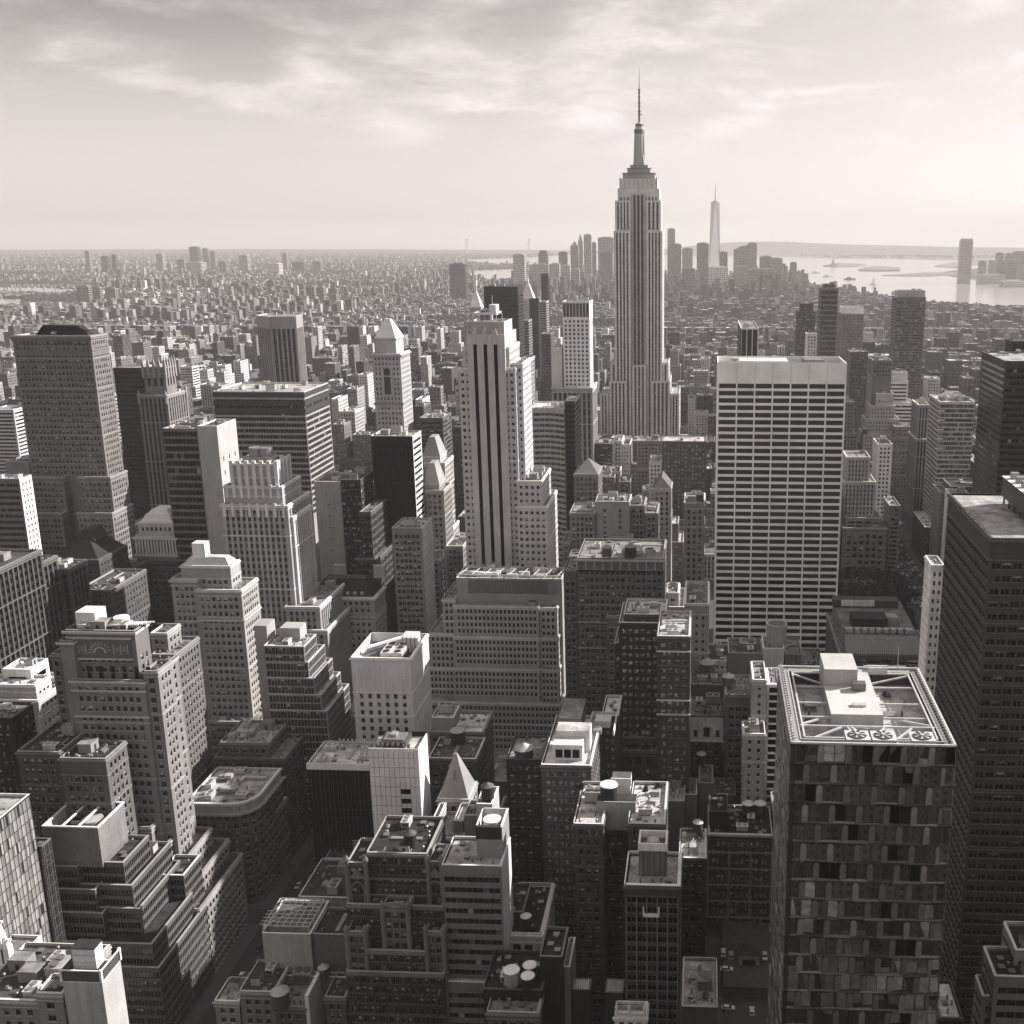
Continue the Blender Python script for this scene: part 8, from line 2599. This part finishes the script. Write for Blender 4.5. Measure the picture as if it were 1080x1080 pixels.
def city(name, boxes, label):
    """far blocks nobody could count, one object; walls carry their metres as UV"""
    n = len(boxes); B = np.array(boxes)
    x0, x1, y0, y1, h = B.T[:5]
    z = np.zeros(n)
    V = np.stack([np.stack([x0, y0, z], 1), np.stack([x1, y0, z], 1), np.stack([x1, y1, z], 1), np.stack([x0, y1, z], 1), np.stack([x0, y0, h], 1), np.stack([x1, y0, h], 1), np.stack([x1, y1, h], 1), np.stack([x0, y1, h], 1)], 1).reshape(-1, 3)
    F = np.array([(0, 1, 5, 4), (1, 2, 6, 5), (2, 3, 7, 6), (3, 0, 4, 7), (4, 5, 6, 7)])
    L = (F.ravel()[None, :] + 8 * np.arange(n)[:, None]).ravel()
    me = bpy.data.meshes.new(name)
    me.vertices.add(len(V)); me.vertices.foreach_set('co', V.astype(np.float32).ravel())
    me.loops.add(len(L)); me.loops.foreach_set('vertex_index', L.astype(np.int32))
    me.polygons.add(n * 5); me.polygons.foreach_set('loop_start', np.arange(0, n * 20, 4, dtype=np.int32)); me.polygons.foreach_set('loop_total', np.full(n * 5, 4, dtype=np.int32))
    wx, wy = x1 - x0, y1 - y0; o = np.zeros(n)
    uv = np.stack([np.stack([np.stack([o, o], 1), np.stack([w, o], 1), np.stack([w, h], 1), np.stack([o, h], 1)], 1) if k < 4 else np.zeros((n, 4, 2)) for k, w in enumerate((wx, wy, wx, wy, wx))], 1).reshape(-1, 2)
    u = me.uv_layers.new(name='UVMap'); u.data.foreach_set('uv', uv.astype(np.float32).ravel())
    me.materials.append(city_fabric()); me.materials.append(roofing(.26)); me.materials.append(roofing(.1)); me.materials.append(roofing(.5))
    mi = np.zeros((n, 5), dtype=np.int32); mi[:, 4] = 1 + np.random.default_rng(5).choice(3, n, p=[.5, .25, .25])
    me.polygons.foreach_set('material_index', mi.ravel())
    me.polygons.foreach_set('use_smooth', np.zeros(n * 5, dtype=bool))
    me.update(calc_edges=True)
    o_ = bpy.data.objects.new(name, me); COL.objects.link(o_)
    return tag(o_, label, 'city blocks', kind='stuff')


boxes = []
for i, q in enumerate(GEN):
    if i in chosen: continue
    boxes.append(q[:5])
    w, d = q[1] - q[0], q[3] - q[2]
    if w > 9 and d > 9:
        for _ in range(3):
            a, b = q[0] + rnd.uniform(1, w - 5), q[2] + rnd.uniform(1, d - 5)
            boxes.append([a, a + rnd.uniform(2, 4), b, b + rnd.uniform(2, 4), q[4] + rnd.uniform(1.5, 4)])
# towers and blocks added out of view, for reflections in the glass and shade
boxes += [[195, 250, 90, 150, 205], [195, 255, 175, 235, 200], [196, 256, 262, 318, 210], [198, 262, 345, 400, 195], [198, 258, 425, 480, 175], [200, 255, 490, 532, 150], [188, 246, 542, 604, 288], [270, 330, 640, 700, 247], [215, 280, 700, 760, 150], [-120, -40, 60, 120, 95], [90, 140, 60, 130, 105]]
rq_ = random.Random(41)
for gx_ in range(-140, 150, 22):
    for gy_ in (30, 62, 96, 134, 166):
        h_ = rq_.uniform(25, 125) if gy_ < 100 else rq_.uniform(14, 72)
        boxes.append([gx_ + 1, gx_ + rq_.uniform(12, 21), gy_ + 1, gy_ + rq_.uniform(16, 28), h_])
# downtown and the older town south of the grid
r2g = np.random.default_rng(11)


def inpoly(x, y, P):
    c = False
    for i in range(len(P)):
        (ax, ay), (bx, by) = P[i - 1], P[i]
        if (ay > y) != (by > y) and x < (bx - ax) * (y - ay) / (by - ay) + ax: c = not c
    return c


WATER = [[(x, y) for x, y in bay], [(488, 292), (520, 296.5), (552, 295), (552, 283.5), (520, 284.5), (496, 286)], [(-60, 323), (24, 322), (24, 315.5), (-60, 314)], [(-60, 308), (10, 307.5), (70, 309.5), (82, 305.5), (50, 303.5), (-60, 302)]]
n_ = 0
clump = lambda x, y: .5 + .25 * (math.sin(x / 310 + 1.7 * math.sin(y / 540)) + math.sin(y / 270 + 1.3 * math.sin(x / 430)))
greens = []
while n_ < 56000:
    # distance spread so that the picture is filled evenly from row to row
    py_ = 266.3 + (352 - 266.3) * r2g.random() ** 1.3; px_ = r2g.uniform(-40, 1120)
    x, y, _ = aZ(px_, py_, 0)
    if y < 2870 and -2600 < x < 1740: continue
    if any(inpoly(px_, py_, P) for P in WATER): continue
    if px_ > 830 and py_ < 300 and px_ < 1130 and py_ > 273: continue
    if taken((x - 14, x + 14, y - 14, y + 14), 0): continue
    q = clump(x, y)
    if q < .2 or r2g.random() < .12:
        greens.append((x, y, r2g.uniform(5, 13) * (1 if y < 7000 else 1.8))); n_ += 1; continue
    # streets run the same way as the avenues: snap rows of houses to them
    far = y > 7000
    if not far: x, y = round(x / 17) * 17 + r2g.uniform(-3, 3), round(y / 40) * 40 + r2g.choice((-9, 9)) + r2g.uniform(-3, 3)
    w, d = (r2g.uniform(6, 20), r2g.uniform(8, 18)) if not far else (r2g.uniform(8, 34), r2g.uniform(10, 34))
    h = float(np.exp(r2g.normal(2.35 + .5 * q, .33)))
    u = r2g.random()
    if 540 < px_ < 850 and 4200 < y < 6300: h = float(np.exp(r2g.normal(3.4, .5)))
    elif u < .07 * (q > .6): h, w, d = r2g.uniform(30, 58), r2g.uniform(12, 20), r2g.uniform(14, 26)
    if y > 12000: h = min(h, 26)
    if px_ < 100 and 298 < py_ < 336: h = min(h, 7)
    boxes.append([x - w / 2, x + w / 2, y - d / 2, y + d / 2, min(h, 120)]); n_ += 1
tm = MB(); lm_ = leaf_mat()
for x, y, r_ in greens:
    hh = r_ * r2g.uniform(.8, 1.3); ring = [(x + r_ * cos(a) * r2g.uniform(.7, 1.2), y + r_ * sin(a) * r2g.uniform(.7, 1.2), hh * r2g.uniform(.3, .6)) for a in (0, 1.05, 2.1, 3.14, 4.2, 5.2)]
    for i in range(6):
        p_, q_ = ring[i], ring[(i + 1) % 6]
        tm.poly([p_, q_, (x, y, hh)], lm_); tm.poly([(p_[0], p_[1], 0), (q_[0], q_[1], 0), q_, p_], lm_)
tag(tm.obj('far_trees'), 'dark tufts of trees scattered through the far city', 'trees', kind='stuff')
city('city_blocks', boxes, 'carpet of small buildings running out to the hazy horizon')

# ------------------------------------------------------------------ trees of the park, and far greenery


def crown_mesh(seed, r=4.6, n=620):
    q = np.random.default_rng(seed); m = MB(); lm = leaf_mat()
    lobes = [(q.normal(0, r * .34), q.normal(0, r * .34), q.uniform(5.5, 10.5), q.uniform(.45, .75) * r) for _ in range(8)]
    for _ in range(n):
        lx, ly, lz, lr = lobes[q.integers(len(lobes))]
        v = q.normal(size=3); v /= np.linalg.norm(v); rr = lr * q.uniform(.6, 1.05)
        c = np.array([lx, ly, lz]) + v * rr * np.array([1, 1, .8])
        nrm = v + q.normal(size=3) * .5; nrm /= np.linalg.norm(nrm)
        a = np.cross(nrm, q.normal(size=3)); a /= np.linalg.norm(a); b = np.cross(nrm, a); s_ = q.uniform(.35, .8)
        m.poly([tuple(c + a * s_), tuple(c + b * s_ * .8), tuple(c - a * s_), tuple(c - b * s_ * .8)], lm)
    return m.mesh('crown')


def trunk_mesh(seed):
    q = random.Random(seed); m = MB(); k = masonry(.08)
    m.cyl(0, 0, .38, 0, 5.5, k, 8, .24)
    for _ in range(5):
        a = q.uniform(0, 2 * pi); m.bar((0, 0, q.uniform(3.5, 5.4)), (2.4 * cos(a), 2.4 * sin(a), q.uniform(6.5, 9)), .2, k)
    return m.mesh('trunk')


CR = [crown_mesh(s_) for s_ in (1, 2, 3)]; TR = [trunk_mesh(s_) for s_ in (1, 2, 3)]
trnd = random.Random(8)


def tree(x, y, s_, label, group, z=0.0):
    k = trnd.randrange(3)
    root = bpy.data.objects.new('tree', None); COL.objects.link(root); root.location = (x, y, z); root.scale = (s_, s_, s_ * trnd.uniform(.9, 1.15)); root.rotation_euler = (0, 0, trnd.uniform(0, 6.28))
    tag(root, label, 'tree', group)
    for nm, me in (('trunk', TR[k]), ('crown', CR[k])):
        o = bpy.data.objects.new(nm, me); COL.objects.link(o); o.parent = root


gp = MB(); gp.poly([(-20, 672, .24), (148, 672, .24), (148, 806, .24), (-20, 806, .24)], ground_mat('park_lawn', .07, .3, amp=.7))
tag(gp.obj('lawn'), 'dark lawn of the park beneath its trees', 'lawn', kind='structure')
for ix in range(12):
    for iy in range(14):
        x = 52 + ix * 8.4 + trnd.uniform(-2, 2); y = 678 + iy * 9.2 + trnd.uniform(-2, 2)
        if x > 146: continue
        p_ = proj(x, y, 10)
        if p_[0] < 884 or p_[0] > 960: continue
        tree(x, y, trnd.uniform(1.15, 1.5), 'leafy park tree in the dense dark grove beside the wide avenue', 'trees of the park grove')
for i, y in enumerate(np.arange(820, 1040, 16)):
    tree(147.0, y, .7, 'small street tree lining the wide avenue past the park', 'street trees of the wide avenue')
# shrubs in the two roof gardens
for px, py, lab in ((621, 838, 'shrubs in the left roof garden of the U-shaped loft'), (681, 836, 'shrubs in the right roof garden of the U-shaped loft'), (694, 833, 'shrubs in the right roof garden of the U-shaped loft'), (613, 834, 'shrubs in the left roof garden of the U-shaped loft')):
    hroof = None
    d = ray(px, py)
    for i in range(1, 6000):
        t = i * 0.0004; x, y, z = d[0] * t, d[1] * t, CAMH + d[2] * t
        hh = foot_roof(x, y)
        if z < hh: break
    tree(x, y, .3, lab, 'roof garden shrubs', z=hh - 1.0)

# ------------------------------------------------------------------ vehicles


def car_meshes(v):
    paint = metal(v, .3, .1); gl = glass('black'); ty = masonry(.02)
    b = MB()
    prof = [(-2.25, .35), (2.2, .35), (2.3, .62), (2.2, .85), (1.15, .98), (-2.2, .98), (-2.3, .7)]
    for s_ in (-.88, .88):
        pts_ = [(x, s_, z) for x, z in prof]
        b.poly(pts_ if s_ < 0 else pts_[::-1], paint)
    for i in range(len(prof)):
        j = (i + 1) % len(prof); b.poly([(prof[i][0], .88, prof[i][1]), (prof[i][0], -.88, prof[i][1]), (prof[j][0], -.88, prof[j][1]), (prof[j][0], .88, prof[j][1])][::-1], paint)
    b.prism(rect(-1.5, .35, -.66, .66), 1.38, 1.45, paint)
    c = MB(); c.prism(rect(-2.0, 1.1, -.8, .8), .98, 1.38, gl, top=rect(-1.5, .35, -.66, .66))
    w = MB()
    n = 12
    A = [(.32 * cos(2 * pi * i / n), .32 * sin(2 * pi * i / n)) for i in range(n)]
    for y0, y1 in ((-.1, .1),):
        w.poly([(x, y0, z) for x, z in A], ty); w.poly([(x, y1, z) for x, z in A[::-1]], ty)
        for i in range(n):
            j = (i + 1) % n; w.poly([(A[i][0], y0, A[i][1]), (A[i][0], y1, A[i][1]), (A[j][0], y1, A[j][1]), (A[j][0], y0, A[j][1])], ty)
    lamp = MB(); lamp.box(-.06, .06, -.18, .18, -.08, .08, metal(.8, .2, .1), True)
    return b.mesh('body'), c.mesh('window'), w.mesh('wheel'), lamp.mesh('headlight')


CARS = {}


def car(x, y, z, rot, v, label, name='parked_car', group=None, s_=1.0):
    if v not in CARS: CARS[v] = car_meshes(v)
    b, c, w, lp = CARS[v]
    root = bpy.data.objects.new(name, None); COL.objects.link(root); root.location = (x, y, z); root.rotation_euler = (0, 0, rot); root.scale = (s_,) * 3
    tag(root, label, 'car', group)
    for nm, me, ps_ in (('body', b, [(0, 0, 0)]), ('window', c, [(0, 0, 0)]), ('wheel', w, [(1.4, .8, .32), (1.4, -.8, .32), (-1.4, .8, .32), (-1.4, -.8, .32)]), ('headlight', lp, [(2.24, .6, .66), (2.24, -.6, .66)])):
        for p_ in ps_:
            o = bpy.data.objects.new(nm, me); COL.objects.link(o); o.parent = root; o.location = p_


lot = MB(); la = aZ(758, 1010, 5.0)
lot.prism(rect(9, 34, 331, 369), .2, 5.0, masonry(.2), topmat=ground_mat('car_park_deck', .07, .5, amp=.8))
lot.prism(rect(9, 34, 306, 330.8), .2, .6, masonry(.2), topmat=ground_mat('car_park_deck', .07, .5, amp=.8))
tag(lot.obj('car_park'), 'bare concrete car park deck among dark buildings', 'car park')
bt = empty('attendant_hut', (0, 0, 0), 'pale flat roofed hut on the car park deck', 'hut')
hx, hy, _ = aZ(790, 1018, 5.0)
bt.location = (hx, hy, 5)
add_mesh_part(bt, (hx, hy, 5), 'wall', lambda m: m.box(hx - 3.6, hx + 3.6, hy, hy + 6, 5, 9.2, masonry(.42)))
add_mesh_part(bt, (hx, hy, 5), 'roof', lambda m: m.prism(rect(hx - 3.9, hx + 3.9, hy - .3, hy + 6.3), 9.2, 9.6, masonry(.2), topmat=roofing(.1)))
add_mesh_part(bt, (hx, hy, 5), 'door', lambda m: m.box(hx - 2.4, hx + 2.4, hy - .1, hy - .02, 5, 7.3, metal(.04)))
for px, py, rot, v, lab in ((763, 1006, pi / 2, .75, 'white van-like car parked nose-in left of the pale hut'), (771, 1009, pi / 2, .4, 'grey car between the white one and the pale hut'), (806.5, 1010, -pi / 2, .6, 'light car parked right of the pale hut'), (766.5, 1023.5, 0, .8, 'white car parked sideways on the car park deck'), (768, 1064.5, 0, .8, 'white car parked sideways in the lower yard'), (793, 1068, pi / 2, .75, 'white car parked end-on in the lower yard')):
    x, y, z = aZ(px, py, 5.0 if py < 1040 else .6)
    car(x, y, z, rot, v, lab, group='cars in the car park')
crnd = random.Random(3)
n_ = 0
for lane in (-5.1, -1.7, 1.7, 5.1):
    y = 286 + crnd.uniform(0, 8)
    while y < 420:
        n_ += 1
        car(-160 + lane, y, .06, -pi / 2, crnd.choice((.06, .12, .3, .6, .75)), 'car in the shaded traffic of the avenue at lower left', 'car', 'traffic on the lower left avenue')
        y += crnd.uniform(14, 44)
for lane in (-6.6, -3.2, 0.2, 3.6, 7):
    y = 690 + crnd.uniform(0, 8)
    while y < 1040:
        car(165 + lane, y, .06, pi / 2, crnd.choice((.06, .15, .4, .75, .8)), 'car in the busy traffic beside the park', 'car', 'traffic on the avenue beside the park')
        y += crnd.uniform(8, 20)

# ------------------------------------------------------------------ leave out repeats that stand wholly behind other things
HIDDEN = {'tower_block': [30,154],'tree': [0,1,2,3,4,5,6,7,8,9,10,11,18,19,20,21,22,23,24,33,34,35,36,37,38,39,47,48,49,50,51,53,61,81,82,83,84,85,86,87,88,89,90,91,92,93,94],'car': [0,1,6,7,8,9,10,11,12,13,14,15,16,17,18,19,20,21,22,23,24,27,32,33,34,35,36,37,38,39,40,41,42,43,44,45,46,47,48,49,50,52,59,60,61,62,63,64,65,66,67,68,69,70,71,72,73,74,75,76,86,87,88,89,90,91,92,93,94,95,96,97,98,99,100,101,102,103,113,114,115,116,117,118,119,120,121,122,123,124,125,126,127,128,129,130,141,142,143,144,145,146,147]}  #@@
GONE = []
for nm, idx in HIDDEN.items():
    for i in idx:
        o = bpy.data.objects.get(nm if i == 0 else '%s.%03d' % (nm, i))
        if o: GONE += [o] + list(o.children)
bpy.data.batch_remove(GONE)

# ------------------------------------------------------------------ the air
hz = MB()
hm_ = bpy.data.materials.new('haze'); hm_.use_nodes = True
nt = hm_.node_tree; nt.nodes.clear()
pvn = nt.nodes.new('ShaderNodeVolumePrincipled'); pvn.inputs['Color'].default_value = (HAZE_V, HAZE_V * .97, HAZE_V * .95, 1); pvn.inputs['Density'].default_value = HAZE_DENSITY; pvn.inputs['Anisotropy'].default_value = HAZE_G
on = nt.nodes.new('ShaderNodeOutputMaterial'); nt.links.new(pvn.outputs[0], on.inputs['Volume'])
hz.box(-65000, 65000, -4000, 65000, -1.0, 620, hm_, True)
tag(hz.obj('haze'), 'thin pale haze lying over the whole city', 'haze', kind='stuff')
